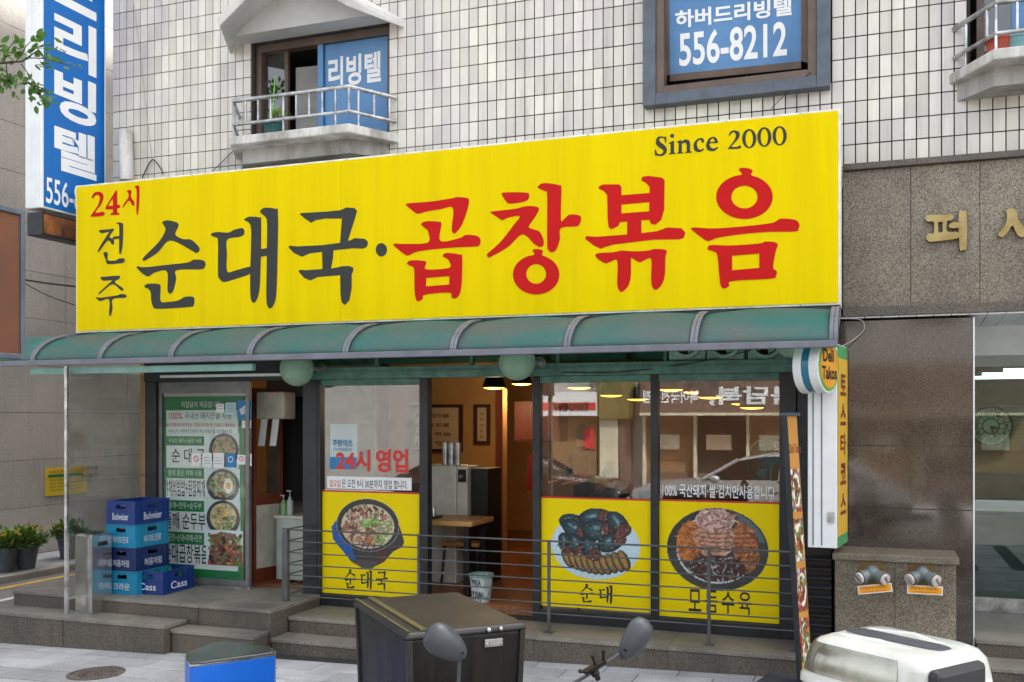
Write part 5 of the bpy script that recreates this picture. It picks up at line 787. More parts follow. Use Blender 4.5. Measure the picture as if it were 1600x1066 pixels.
S_ = [[([(105,275),(120,240),(160,230),(195,238),(215,235),(215,295),(205,300),(195,260),(165,247),(140,262),(150,290),(195,325),(222,365),(212,415),(170,445),(130,443),(95,435),(92,378),(103,378),(118,415),(150,425),(180,405),(178,380),(130,345),(103,310)],)],
 [([(245,302),(300,275),(300,405),(318,412),(318,422),(245,428),(243,418),(262,410),(262,312),(245,312)], [], False), (ell(280, 225, 22, 22),)],
 [([(335,285),(380,268),(382,290),(405,270),(430,262),(465,275),(475,310),(475,390),(492,398),(492,408),(422,412),(422,402),(438,395),(438,320),(425,298),(385,310),(385,402),(402,405),(402,415),(335,420),(335,410),(350,402),(350,305),(335,297)], [], False)],
 [([(625,290),(622,265),(600,248),(560,258),(525,290),(512,335),(525,385),(565,402),(600,395),(625,372),(620,362),(590,375),(565,365),(550,330),(555,290),(580,270),(597,275),(600,298),(612,300)],)],
 [([(655,300),(680,255),(725,235),(760,250),(776,285),(775,302),(690,310),(700,350),(730,362),(775,345),(778,355),(755,380),(715,392),(670,380),(648,340)], [[(692,295),(700,265),(720,252),(738,265),(742,288)]])],
 [([(895,215),(915,180),(955,165),(1000,178),(1015,210),(1000,255),(950,310),(925,342),(985,345),(1005,332),(1022,330),(1018,362),(892,370),(890,360),(950,280),(972,225),(960,190),(935,190),(905,222)],)],
 [(ell(1118, 255, 77, 105), [ell(1118, 257, 40, 88)])], [(ell(1282, 238, 77, 107), [ell(1282, 239, 40, 90)])], [(ell(1448, 225, 78, 106), [ell(1448, 226, 40, 90)])]]
for s_ in S_: G.append((cS, 'sign_charcoal', s_))
for f, m, st in G: glyph_mesh(st, f, m, sg)

# brass letters on the granite
pm('brass', (160, 142, 96), .28, metal=.85, scale=6, rgb2=(136, 116, 72))
c8 = lambda x, y: at(1280 + x / 2.5375, 240 + y / 2.5375, .0385)
t = thing('brass_letter', at(1475, 400, .03), 'polished brass letter standing off the granite over the pillar', 'letter')
glyph_mesh([([(420,262),(430,248),(500,248),(520,243),(531,256),(522,270),(506,273),(506,313),(545,315),(552,330),(540,342),(450,353),(430,350),(422,335),(435,321),(452,322),(455,290),(450,274),(430,274)], [[(470,276),(488,275),(488,316),(470,318)]]), ([(512,290),(530,277),(556,280),(556,297),(520,300)],), ([(552,240),(570,233),(582,245),(582,375),(570,385),(555,378)],)], c8, 'brass', t, extr=.05, name='letter')
t = thing('brass_letter', at(1582, 370, .03), 'polished brass letter cut off by the right edge of the photo', 'letter')
glyph_mesh([([(740,230),(760,222),(780,232),(785,262),(815,310),(812,330),(795,335),(780,322),(763,290),(745,315),(725,335),(708,325),(735,285),(742,255)],), ([(838,236),(856,228),(868,240),(868,372),(856,384),(840,375)],), ([(866,285),(888,278),(900,288),(890,305),(866,308)],)], c8, 'brass', t, extr=.05, name='letter')

# tall blue projecting sign and what hangs below it
BX = -8.0
yb0, yb1 = atx(66, 200, BX).y, .10
zb = atx(68, 325, BX).z
bs = thing('projecting_sign', (BX - .1, yb0, zb), 'tall blue projecting sign with white vertical Korean lettering and phone number', 'sign')
MB().box(BX - .215, BX - .002, yb0 - .005, yb1, zb, 9.0).build('cabinet', 'white_alu', bs, bevel=.008)
MB().box(BX - .21, BX - .14, yb0 - .012, yb0 - .0055, zb + .01, 9.0).box(BX - .10, BX - .03, yb0 - .012, yb0 - .0055, zb + .01, 9.0).build('edge_profile', 'white_alu', bs)
MB().box(BX - .0015, BX + .003, yb0 + .02, yb1 - .03, zb + .02, 8.9).build('face', 'blue_sign', bs)
wS = yb1 - yb0
fy = lambda f_: yb0 + f_ * wS
for s_, uc, vt, vb in (('텔', 126, 207, 276), ('빙', 126, 122, 195), ('리', 126, 34, 112), ('드', 126, -55, 22)):
    zt = atx(126, vt, BX).z; z0 = atx(126, vb, BX).z
    text(s_, 'letter_white', bs, (BX + .006, fy(.17), z0), wS * .66, zt - z0, (0, 1, 0), bold=.035, name='letter')
text('556-8212', 'letter_white', bs, (BX + .006, fy(.05), zb + .06), wS * .88, .27, (0, 1, 0), bold=.01)
MB().tube([(BX - .1, .1, zb + .3), (BX - .1, .2, zb + .3)], .03).build('bracket', 'steel', bs)
ss = thing('small_sign', (BX - .1, yb0 + .05, 3.6), 'small dark lightbox hanging below the tall blue sign', 'sign')
a = atx(66, 335, BX); b = atx(118, 375, BX)
MB().box(BX - .2, BX - .004, a.y, .1, b.z - .02, zb - .04).build('cabinet', 'frame_dark', ss, bevel=.005)
MB().box(BX - .003, BX, a.y + .02, .09, b.z, zb - .06).build('face', pm('sign_brown', (58, 40, 34), .3, rgb2=(150, 92, 52), scale=5), ss)
# dark board on a pole at the left edge
t = thing('kerbside_board', (-4.5, -5.3, gz(-4.5)), 'dark brown board in a grey frame cut off by the left edge', 'sign board')
pm('board_brown', (78, 58, 50), .3, rgb2=(104, 66, 52), scale=1.2)
yR = atx(38, 335, -4.5).y; z1_ = atx(30, 336, -4.5).z; z0_ = atx(28, 553, -4.5).z
MB().box(-4.56, -4.504, yR - 1.05, yR - .03, z0_, z1_).build('panel', 'board_brown', t)
MB().box(-4.58, -4.49, yR - .03, yR, z0_ - .03, z1_ + .03).box(-4.58, -4.49, yR - 1.05, yR - .03, z1_, z1_ + .03).box(-4.58, -4.49, yR - 1.05, yR - .03, z0_ - .03, z0_).build('frame', 'frame_slate', t, bevel=.004)
MB().cyl((-4.53, yR - .95, gz(-4.5)), (-4.53, yR - .95, z1_), .035, 16).build('pole', 'steel', t, smooth=True)

# ================================================================== awning
awn = thing('awning', (-4.5, -.7, 2.55), 'dirty teal curved plastic awning with grey ribs under the yellow sign', 'awning')
translucent('awning_sheet', (104, 172, 164), (152, 164, 158), .72, 1.4, (1, 2, 1)); pm('awning_grey', (112, 114, 124), .5, rgb2=(96, 98, 106), scale=6)
prof = [(-.36, 2.895), (-.52, 2.892), (-.68, 2.868), (-.82, 2.828), (-.94, 2.772), (-1.03, 2.705), (-1.08, 2.642), (-1.095, 2.60)]
ribx = [-9.7] + [at(u, 560, -1.09).x for u in (51, 156, 267, 390, 540, 708, 886, 1084, 1302)]
random.seed(3)
for a, b in zip(ribx, ribx[1:]):
    mb = MB(); N = 9; vs = []
    for i in range(N + 1):
        x = a + (b - a) * i / N; sag = .022 * math.sin(math.pi * i / N)
        for j, (y, z) in enumerate(prof): vs.append((x, y, z + sag * (1 - j / 7) * 1.5 - .008 * (1 - sag * 40) * (1 - j / 7)))
    k = len(prof); fs = [(i * k + j, (i + 1) * k + j, (i + 1) * k + j + 1, i * k + j + 1) for i in range(N) for j in range(k - 1)]
    o = mb.add(vs, fs).build('panel', 'awning_sheet', awn, smooth=True, auto=80)
    so = o.modifiers.new('solid', 'SOLIDIFY'); so.thickness = .004
for i, x in enumerate(ribx):
    for dx in ((-.028, .0), (.004, .03)):
        r = MB(); k = len(prof)
        vs = [(x + d, y - .004, z + .006 + dz) for d in dx for (y, z) in prof for dz in (0, .014)]
        n2 = 2 * k; fs = []
        for j in range(k - 1):
            p = 2 * j; fs += [(p, p + 2, p + 3, p + 1), (n2 + p, n2 + p + 1, n2 + p + 3, n2 + p + 2), (p + 1, p + 3, n2 + p + 3, n2 + p + 1), (p, n2 + p, n2 + p + 2, p + 2)]
        fs += [(0, 1, n2 + 1, n2), (n2 - 2, 2 * n2 - 2, 2 * n2 - 1, n2 - 1)]
        r.add(vs, fs).build('rib', 'awning_grey', awn)
MB().box(-9.75, ribx[-1] + .03, -1.125, -1.07, 2.552, 2.604).build('front_rail', 'awning_grey', awn, bevel=.006)
MB().box(-9.75, ribx[-1] + .03, -.37, -.33, 2.85, 2.91).build('back_rail', 'green_metal', awn)
MB().add([(x, y, z) for x in (ribx[-1] + .025, ribx[-1] + .032) for (y, z) in prof + [(-1.05, 2.57), (-.9, 2.70), (-.6, 2.80), (-.36, 2.83)]], [tuple(range(12)), tuple(range(12, 24))]).build('end_plate', 'awning_grey', awn)
for x in (ribx[4], ribx[6] - .05, ribx[8], ribx[9] - .06): MB().hexa([(x, -.0, 2.62), (x + .05, 0, 2.62), (x + .05, -1.05, 2.555), (x, -1.05, 2.555)], [(x, 0, 2.70), (x + .05, 0, 2.70), (x + .05, -1.05, 2.60), (x, -1.05, 2.60)]).build('bracket', 'green_metal', awn)

# glass wind screen at the left end of the deck
gx = -7.36; yp = atx(104, 700, gx).y
ws = thing('glass_wind_screen', (gx, yp, .135), 'dusty glass wind screen with a thin steel post left of the crates', 'glass screen')
MB().box(gx - .016, gx + .016, yp - .016, yp + .016, .1355, 2.54).build('post', 'steel', ws, bevel=.003)
MB().box(gx - .004, gx + .004, yp + .016, -.05, .30, 2.50).build('pane', 'glass_screen', ws)
zr = atx(150, 748, gx).z
MB().box(gx - .008, gx + .008, yp + .016, -.05, zr - .006, zr + .006).build('rail', 'steel', ws)
MB().box(gx - .02, gx + .02, yp + .016, -.05, .2805, .30).build('bottom_rail', 'steel', ws)
text('금연구역', 'letter_black', ws, (gx + .006, -.95, zr + .08), .22, .05, (0, 1, 0)); text('482-0610', 'letter_black', ws, (gx + .006, -.95, zr + .02), .22, .04, (0, 1, 0))
bm_ = MB().box(-7.9, -5.3, -1.05, -1.00, 2.47, 2.53).build('beam', translucent('teal_strip', (150, 196, 186), (128, 170, 160), .3), awn)
MB().box(-6.9, -5.35, -.35, -.30, 2.45, 2.475).build('light_tube', 'white_alu', awn)
# ================================================================== shop front
sf = thing('restaurant_facade', (-4, 0, .175), 'dark framed glass front of the restaurant under the teal awning', 'shop front')
FD0, FD1 = -.05, .05
def post(x0, x1, z0=.1755, z1=2.42, m='frame_dark', par=None, y0=FD0, y1=FD1): return MB().box(x0, x1, y0, y1, z0, z1).build('post', m, par or sf, bevel=.004)
post(-7.35, -7.20, .2805); post(-5.40, -5.235, .2805); post(-5.232, -5.20, .2805 - .1)
post(-4.112, -4.022); post(-2.966, -2.897); post(-1.868, -1.802); post(-.768, -.632)
post(-.62, -.52, -.3, 2.62)
MB().box(-5.2, -4.114, FD0, FD1, .1755, .285).build('bottom_rail', 'frame_dark', sf, bevel=.004)
MB().box(-4.02, -2.968, FD0, FD1, .1755, .20).build('sliding_track', 'frame_dark', sf)
for a, b in ((-2.895, -1.87), (-1.80, -.77)): MB().box(a, b, FD0, FD1, .1755, .285).build('bottom_rail', 'frame_dark', sf, bevel=.004)
MB().box(-7.35, -5.402, FD0 - .01, FD1, 2.422, 2.62).build('door_header', 'frame_dark', sf, bevel=.004)
hb = MB().box(-5.40, -.632, FD0 - .03, FD1, 2.422, 2.535).build('header_beam', 'frame_green', sf, bevel=.004)
MB().box(-5.40, -.632, FD0 - .045, FD0 - .031, 2.47, 2.49).build('drip_strip', 'frame_green', hb)
for a, b in ((-5.2, -4.114), (-2.895, -1.87), (-1.80, -.77)): MB().box(a, b, FD0 + .01, FD1 - .01, 2.36, 2.42).build('top_rail', 'frame_green', sf, bevel=.003)
# transom lights over the beam, then the wall behind the awning
pm('transom', (46, 96, 86), .12, rgb2=(34, 70, 64), scale=3)
for a, b in ((-5.38, -4.6), (-4.57, -3.6), (-3.57, -2.75), (-2.72, -1.76)):
    tr_ = MB().box(a, b, .0, .012, 2.56, 2.82).build('transom_pane', glass('glass_teal', (.35, .66, .58), .09), sf)
    MB().box(b, b + .03, -.02, .03, 2.536, 2.84).build('transom_post', 'frame_green', tr_)
MB().box(-7.35, -.5, -.03, .10, 2.83, 2.96).build('lintel', 'frame_green', sf)
MB().box(-7.33, -5.40, -.02, .06, 2.621, 2.829).build('lintel_panel', 'plaster_grey', sf)
MB().box(-1.72, -.5, .03, .08, 2.536, 2.829).build('vent_panel', 'frame_green', sf)
# panes
panes = {}
for k, (a, b) in {'p1': (-5.2, -4.114), 'p2': (-2.895, -1.87), 'p3': (-1.80, -.77)}.items():
    panes[k] = MB().box(a, b, -.004, .004, .285, 2.36).build('pane', 'glass_front', sf)
MB().box(-4.112, -4.05, .06, .09, .21, 2.40).build('sliding_stile', 'frame_dark', sf)
# glazed door with the menu poster
dr = MB().box(-7.195, -7.15, -.02, .03, .30, 2.42).box(-6.10, -6.055, -.02, .03, .30, 2.42).box(-7.15, -6.10, -.02, .03, .30, .36).box(-7.15, -6.10, -.02, .03, 2.30, 2.42).build('door', pm('door_alu', (122, 124, 124), .4, metal=.4, rgb2=(100, 102, 102)), sf, bevel=.003)
MB().box(-7.15, -6.10, .0, .008, .36, 2.30).build('pane', 'glass_door', dr)
MB().box(-7.2, -6.03, -.045, .045, .2805, .299).build('door_track', 'steel', sf)

# ---- posters on the windows
random.seed(11)
pm('poster_yellow', (232, 208, 0), .45, spec=.15, var=.02, scale=2); pm('poster_red', (196, 40, 30), .4, var=.03)
def bowl_img():
    im = Img(110, 100, (0, 0, 0)); im.m[:] = False; rg = random.Random(4)
    body = im.poly([(.0, .42), (.06, .33), (.13, .3), (.87, .3), (.93, .36), (1., .58), (.97, .66), (.86, .72), (.72, .88), (.56, .97), (.42, .97), (.28, .90), (.14, .74), (.02, .6)], (56, 52, 50)); im.m |= body
    im.put(body & (im.X < .2 + .3 * (im.Y - .4)), (24, 84, 160)); im.put(body & (im.Y > .86), (74, 70, 66)); im.put(body & (abs(im.X - .7) < .05) & (im.Y > .66), (84, 44, 40))
    e = im.em(.5, .38, .43, .36); im.m |= e < 1; im.put(e < 1, (44, 44, 46)); im.put((e < 1) & (e > .93), (106, 120, 130))
    im.put(im.em(.5, .4, .36, .3) < 1, (196, 182, 150)); ins = lambda x, y: ((x - .5) / .33) ** 2 + ((y - .4) / .27) ** 2 < 1
    im.bits(rg, ins, 60, .05, [(206, 190, 160), (188, 168, 130), (170, 180, 120)])
    im.bits(rg, lambda x, y: ins(x, y) and x < .62 and y > .36, 70, .05, [(206, 150, 110), (180, 116, 84), (222, 178, 140), (150, 84, 60)], .35)
    im.bits(rg, lambda x, y: ins(x, y) and y < .3, 46, .035, [(140, 50, 40), (90, 44, 40), (190, 110, 100), (220, 200, 190)])
    im.bits(rg, lambda x, y: ((x - .52) / .12) ** 2 + ((y - .33) / .07) ** 2 < 1, 40, .022, [(110, 200, 60), (160, 220, 110)])
    im.bits(rg, lambda x, y: ins(x, y) and x > .58 and y > .34, 60, .026, [(190, 214, 120), (150, 196, 110), (230, 226, 190)]); im.grain(7); return im
def plate_img():
    im = Img(120, 96, (0, 0, 0)); im.m[:] = False; rg = random.Random(9)
    e = im.em(.5, .52, .49, .47); im.m |= e < 1; im.ell(.5, .52, .49, .47, (184, 208, 218)); im.ell(.5, .52, .42, .40, (170, 198, 212), 0, (190, 214, 224))
    for i in range(10): im.ell(.20 + i * .068, .70 + .08 * math.sin(i * .35), .058, .15, (46, 36, 24), -.45); im.ell(.193 + i * .068, .692 + .08 * math.sin(i * .35), .036, .135, (158 + rg.randint(-12, 12), 126, 74), -.45, (128, 98, 54))
    for (x, y, a, r) in ((.24, .2, .1, .12), (.5, .14, -.1, .15), (.28, .3, .5, .13), (.53, .3, .0, .15), (.75, .2, .9, .13), (.17, .5, 1.3, .1), (.3, .52, 1.2, .11), (.45, .56, 1.1, .12), (.67, .46, -.5, .13)):
        r *= 1.22; im.ell(x, y, r * 1.0, r * .80, (18, 24, 26), a); im.ell(x, y, r * .94, r * .74, (52, 86, 94), a, (18, 36, 42)); im.ell(x - .01, y - .03, r * .55, r * .16, (116, 156, 166), a, (52, 90, 102))
        bx_, by_ = x + math.cos(a) * r * .62, y + math.sin(a) * r * .62; im.ell(bx_, by_, r * .52, r * .62, (30, 26, 24)); im.ell(bx_, by_, r * .46, r * .55, (92, 52, 44))
        im.bits(rg, lambda u, v: ((u - bx_) / (r * .46)) ** 2 + ((v - by_) / (r * .55)) ** 2 < 1, 30, .013, [(190, 120, 110), (80, 30, 26), (226, 190, 170), (40, 26, 22)])
        im.bits(rg, lambda u, v: ((u - x) / r) ** 2 + ((v - y) / (r * .5)) ** 2 < 1, 26, .016, [(30, 50, 50), (112, 126, 90), (22, 34, 38), (80, 116, 120)])
    im.m |= im.a.sum(2) > 0; im.grain(8); return im
def platter_img():
    im = Img(120, 100, (0, 0, 0)); im.m[:] = False; rg = random.Random(2)
    e = im.em(.5, .5, .495, .49); im.m |= e < 1; im.ell(.5, .5, .495, .49, (58, 60, 56)); im.put((e < 1) & (im.X + im.Y < .6), (44, 46, 46)); im.put((e < 1) & (e > .96), (96, 106, 104)); im.put((e < .9) & (im.X > .7) & (im.Y < .4), (84, 100, 104))
    im.ell(.49, .5, .385, .40, (206, 216, 216)); im.ell(.49, .5, .37, .385, (52, 50, 48))
    def pile(m, base, cols, n, r): im.put(m, base); ys, xs = np.where(m); L = set(zip(xs.tolist(), ys.tolist())); im.bits(rg, lambda u, v: (int(u * im.w), int(v * im.h)) in L, n, r, cols, .28)
    k = np.zeros_like(im.m)
    pile((im.em(.23, .42, .12, .24, .15) < 1), (196, 118, 52), [(216, 138, 70), (180, 100, 42), (206, 130, 66)], 60, .045)
    pile((im.em(.77, .46, .12, .28, -.2) < 1), (178, 110, 66), [(202, 138, 92), (150, 86, 50), (190, 120, 74)], 60, .05)
    pile((im.em(.48, .36, .18, .26) < 1), (196, 150, 124), [(222, 178, 152), (188, 138, 112), (236, 200, 176)], 60, .05)
    for i in range(7): im.put((abs(im.Y - .20 - i * .05 - .02 * np.cos((im.X - .48) * 9)) < .008) & (im.em(.48, .36, .17, .25) < 1), (128, 84, 64)); im.put((abs(im.Y - .30 - i * .055 + .1 * (im.X - .77)) < .008) & (im.em(.77, .46, .115, .27, -.2) < 1), (110, 62, 36))
    pile((im.em(.48, .16, .19, .13) < 1), (206, 168, 158), [(222, 186, 178), (184, 140, 130)], 40, .06)
    pile((im.em(.5, .72, .28, .15) < 1), (66, 40, 34), [(44, 30, 26), (120, 66, 50), (160, 160, 160), (96, 46, 34), (190, 200, 204)], 120, .035); im.grain(8); return im
FY = -.0065
BR = {'순': G[0], '대': G[1], '국': G[2]}
def brush(ch, p, x, z, w_, h_):
    st = BR[ch][2]; xs = [q[0] for s_ in st for q in s_[0]]; ys = [q[1] for s_ in st for q in s_[0]]; x0, x1, y0, y1 = min(xs), max(xs), min(ys), max(ys)
    return glyph_mesh(st, lambda a_, b_: Vector((x + (a_ - x0) / (x1 - x0) * w_, FY - .001, z + (y1 - b_) / (y1 - y0) * h_)), 'letter_black', p, lift=.0002)
def poster(pane, x0, x1, zt, zb, im, box, words, wbox):
    p = MB().box(x0, x1, FY, -.0045, zb, zt).build('poster', 'poster_yellow', pane)
    MB().box(x0, x1, FY, -.0045, zt + .0005, zt + .016).build('red_band', 'poster_red', p)
    a = at(box[0], box[3], FY - .001); b = at(box[2], box[1], FY - .001)
    picture(im, p, a, b.x - a.x, b.z - a.z)
    a = at(wbox[0], wbox[3], FY - .001); b = at(wbox[2], wbox[1], FY - .001); n = len(words); w_ = (b.x - a.x) / (n + (n - 1) * .3)
    for i, ch in enumerate(words): (brush(ch, p, a.x + i * 1.3 * w_, a.z, w_, b.z - a.z) if ch in BR else text(ch, 'letter_black', p, (a.x + i * 1.3 * w_, FY - .001, a.z), w_, b.z - a.z, bold=.012, name='letter'))
    return p
poster(panes['p1'], -5.198, -4.118, 1.303, .295, bowl_img(), (518, 779, 632, 888), '순대국', (538, 893, 606, 919))
poster(panes['p2'], -2.893, -1.873, 1.303, .315, plate_img(), (860, 797, 1002, 903), '순대', (906, 915, 957, 941))
poster(panes['p3'], -1.797, -.773, 1.308, .295, platter_img(), (1041, 795, 1202, 920), '모듬수육', (1076, 926, 1174, 955))
def wtext(s_, m, pane, u0, v0, u1, v1, bold=.02): a = at(u0, v1, FY - .001); b = at(u1, v0, FY - .001); return text(s_, m, pane, a, b.x - a.x, b.z - a.z, bold=bold)
wtext('24시', pm('window_red', (206, 44, 40), .45, var=.03), panes['p1'], 525, 703, 578, 736, .03); wtext('영업', 'window_red', panes['p1'], 587, 702, 637, 738, .03)
a = at(511, 763, FY); b = at(643, 747, FY)
st = MB().box(a.x, b.x, FY, -.0045, a.z, b.z).build('sticker', 'letter_white', panes['p1'])
wtext('일요일', 'window_red', st, 515, 750, 532, 761, .01); wtext('은 오전 9시 30분까지 영업 합니다.', 'letter_black', st, 534, 751, 637, 762, .01)
a = at(515, 733, FY); b = at(557, 663, FY)
st = MB().box(a.x, b.x, .0045, .006, a.z, b.z).build('sticker', pm('paper_blue', (176, 208, 218), .6, var=.04), panes['p1'])
MB().box(a.x, b.x, .0035 - .0085, -.0042, a.z, a.z + .27 * (b.z - a.z)).build('blue_band', pm('band_blue', (44, 130, 190), .5), st)
wtext('쿠팡이츠', pm('text_blue', (36, 130, 190), .5), st, 519, 687, 551, 698); wtext('온라인배달됩니다', 'text_blue', st, 520, 700, 550, 705, .0)
wtext('100% 국산돼지·쌀·김치만사용합니다', 'letter_white', panes['p3'], 1035, 759, 1211, 776, .015)
# ---- menu poster behind the door glass
MY = .012
pm('menu_white', (222, 232, 230), .5, var=.04)
a = at(252, 903, MY); b = at(381, 612, MY)
mp_ = MB().box(a.x, b.x, MY, MY + .004, a.z, b.z).build('menu_poster', 'sign_green', dr)
def mrect(u0, v0, u1, v1, m, name, lvl): p = at(u0, v1, MY); q = at(u1, v0, MY); return MB().box(p.x, q.x, MY - .001 * lvl, MY - .0002, p.z, q.z).build(name, m, mp_)
def mtext(s_, u0, v0, u1, v1, m='letter_black', bold=.01, lvl=3): p = at(u0, v1, MY - .001 * lvl); q = at(u1, v0, MY - .001 * lvl); return text(s_, m, mp_, p, q.x - p.x, q.z - p.z, bold=bold)
mrect(260, 641, 372, 886, 'menu_white', 'menu_panel', 1)
mrect(252, 607, 388, 620, 'plaster_light', 'roller_box', 3)
mtext('직접담아 제공합니다', 283, 627, 345, 637, 'letter_white', .0)
mtext('100%', 264, 645, 285, 655, 'letter_red', 0); mtext('국내산 돼지만을 사용', 288, 644, 362, 655, bold=0)
mtext('30년 경험으로 변치않는 고향의 우직한 맛 그대로 느껴보세요.', 259, 661, 368, 668, 'letter_red', 0); mtext('어머니가 가족에게 만들어 주는 마음으로 모시겠습니다.', 263, 671, 364, 677, bold=0)
for s_, v0, v1, big, w0, w1, u1 in (('국내산 돼지사골만 사용', 682, 696, '순 대 국', 701, 723, 320), ('몸에 좋은 야채 사용', 732, 747, '야채비빔밥+된장찌개', 750, 775, 320), ('들깨+만두+순두부', 783, 798, '들깨 순두부', 802, 826, 321), ('곱창+순대+야채+당면', 833, 849, '순대곱창볶음', 852, 878, 325)):
    mrect(259, v0, 319, v1, 'sign_green', 'title_bar', 2); mtext(s_, 263, v0 + 3, 315, v1 - 4, 'letter_white', 0); mtext(big, 257 if len(big) > 5 else 268, w0, u1, w1, bold=.01)
def menu_img(kind):
    im = Img(64, 64, (206, 220, 220)); rg = random.Random(kind)
    if kind < 3:
        im.ell(.5, .5, .48, .48, (56, 58, 60)); im.ell(.5, .47, .38, .37, [(170, 140, 110), (150, 160, 110), (214, 196, 140)][kind])
        ins = lambda x, y: (x - .5) ** 2 + (y - .47) ** 2 < .12
        im.bits(rg, ins, 60, .06, [[(150, 90, 70), (190, 160, 130), (120, 170, 70)], [(190, 70, 50), (120, 140, 70), (210, 200, 170)], [(222, 200, 140), (236, 214, 160)]][kind])
        if kind == 1: im.ell(.66, .5, .13, .22, (232, 226, 210)); im.ell(.66, .5, .07, .1, (226, 160, 60))
        if kind == 2: im.bits(rg, lambda x, y: ins(x, y) and x > .5 and y > .4, 50, .05, [(130, 170, 80), (190, 210, 140)]); im.ell(.55, .38, .08, .06, (230, 170, 70))
    else:
        im.poly([(.05, 1), (.15, .2), (.4, .05), (.8, .1), (.98, .6), (1, 1)], (120, 96, 80)); im.bits(rg, lambda x, y: y > .15 and .1 < x < .95, 140, .06, [(110, 74, 58), (180, 60, 40), (226, 120, 60), (120, 160, 70), (210, 190, 150), (60, 44, 40)])
    im.grain(7, kind); return im
for k, (u0, v0, u1, v1) in enumerate(((326, 677, 374, 730), (322, 733, 375, 785), (322, 782, 376, 838), (322, 830, 380, 882))):
    p = at(u0, v1, MY - .0025 - .0006 * k); q = at(u1, v0, MY); picture(menu_img(k), mp_, p, q.x - p.x, q.z - p.z)
for u0, v0, u1, v1, m in ((338, 631, 350, 645, 'letter_white'), (352, 629, 369, 649, 'paper_blue'), (371, 625, 394, 656, 'band_blue'), (378, 657, 392, 669, 'letter_white'), (299, 708, 314, 729, 'letter_white'), (316, 708, 331, 730, 'menu_white'), (333, 708, 350, 731, 'letter_white'), (353, 709, 368, 730, 'text_blue'), (371, 711, 384, 726, 'letter_white'), (387, 709, 394, 728, 'letter_white')):
    p = at(u0, v1, -.003); q = at(min(u1, 393), v0, -.003); st = MB().box(p.x, q.x, -.0035, -.0005, p.z, q.z).build('sticker', m, dr)
    if v0 > 700 and m in ('letter_white', 'text_blue') and u0 != 333:
        cx, cz, r_ = (p.x + q.x) / 2, (p.z + q.z) / 2 + .01, (q.x - p.x) * .28
        MB().add([(cx + r_ * k * math.cos(t), -.0045, cz + r_ * k * math.sin(t)) for k in (.72, 1) for t in np.linspace(0, 2 * math.pi, 17)[:-1]], [(i, (i + 1) % 16, 16 + (i + 1) % 16, 16 + i) for i in range(16)]).build('printed_ring', 'window_red' if m == 'letter_white' else 'letter_white', st)
        if m == 'letter_white': MB().hexa([(cx - r_ * .6, -.0045, cz + r_ * .5), (cx + r_ * .5, -.0045, cz - r_ * .6), (cx + r_ * .6, -.0045, cz - r_ * .5), (cx - r_ * .5, -.0045, cz + r_ * .6)], [(cx - r_ * .6, -.0055, cz + r_ * .5), (cx + r_ * .5, -.0055, cz - r_ * .6), (cx + r_ * .6, -.0055, cz - r_ * .5), (cx - r_ * .5, -.0055, cz + r_ * .6)]).build('printed_slash', 'window_red', st)
    elif u0 == 371:
        for k in range(3): MB().hexa([(p.x + .02 + .01 * k, -.0045, p.z + .10 - .02 * k), (p.x + .035 + .01 * k, -.0045, p.z + .09 - .02 * k), (q.x - .02, -.0045, q.z - .04 - .03 * k), (q.x - .03, -.0045, q.z - .03 - .03 * k)], [(p.x + .02 + .01 * k, -.0055, p.z + .10 - .02 * k), (p.x + .035 + .01 * k, -.0055, p.z + .09 - .02 * k), (q.x - .02, -.0055, q.z - .04 - .03 * k), (q.x - .03, -.0055, q.z - .03 - .03 * k)]).build('printed_stripe', 'letter_white', st)
    else:
        for k in range(3): MB().box(p.x + .02, q.x - .02, -.0046, -.0040, p.z + .04 + .03 * k, p.z + .046 + .03 * k).build('printed_line', 'plaster_grey', st)

# vent fans over the right window
for i, u in enumerate((1073, 1133, 1198)):
    c = at(u, 536, -.06); t = thing('vent_fan', c, ['square vent fan over the window, leftmost of the row of three', 'square vent fan over the window, middle of the row of three', 'square vent fan over the window, next to the round sign'][i], 'fan', 'vent fans above the right window')
    MB().box(c.x - .16, c.x + .16, -.04, .025, c.z - .145, c.z + .145).build('housing', pm('fan_plastic', (132, 168, 158), .5), t, bevel=.01)
    MB().lathe([(.105, -.02), (.105, -.09), (.135, -.09), (.135, -.02)], (c.x, -.025, c.z), 28, 'y').build('duct_ring', 'fan_plastic', t, smooth=True)
    MB().lathe([(0, -.045), (.104, -.045)], (c.x, 0, c.z), 20, 'y').build('duct', 'dark_room', t)
    for k in range(4):
        a_ = k * math.pi / 2 + .5; d = Vector((math.cos(a_), 0, math.sin(a_))); e_ = Vector((-d.z, 0, d.x)); q = Vector((c.x, -.065, c.z))
        MB().hexa([q + d * .02 - e_ * .012, q + d * .09 - e_ * .03, q + d * .09 + e_ * .03 + Vector((0, -.02, 0)), q + d * .02 + e_ * .012], [p_ + Vector((0, -.003, 0)) for p_ in (q + d * .02 - e_ * .012, q + d * .09 - e_ * .03, q + d * .09 + e_ * .03 + Vector((0, -.02, 0)), q + d * .02 + e_ * .012)]).build('blade', 'fan_plastic', t)
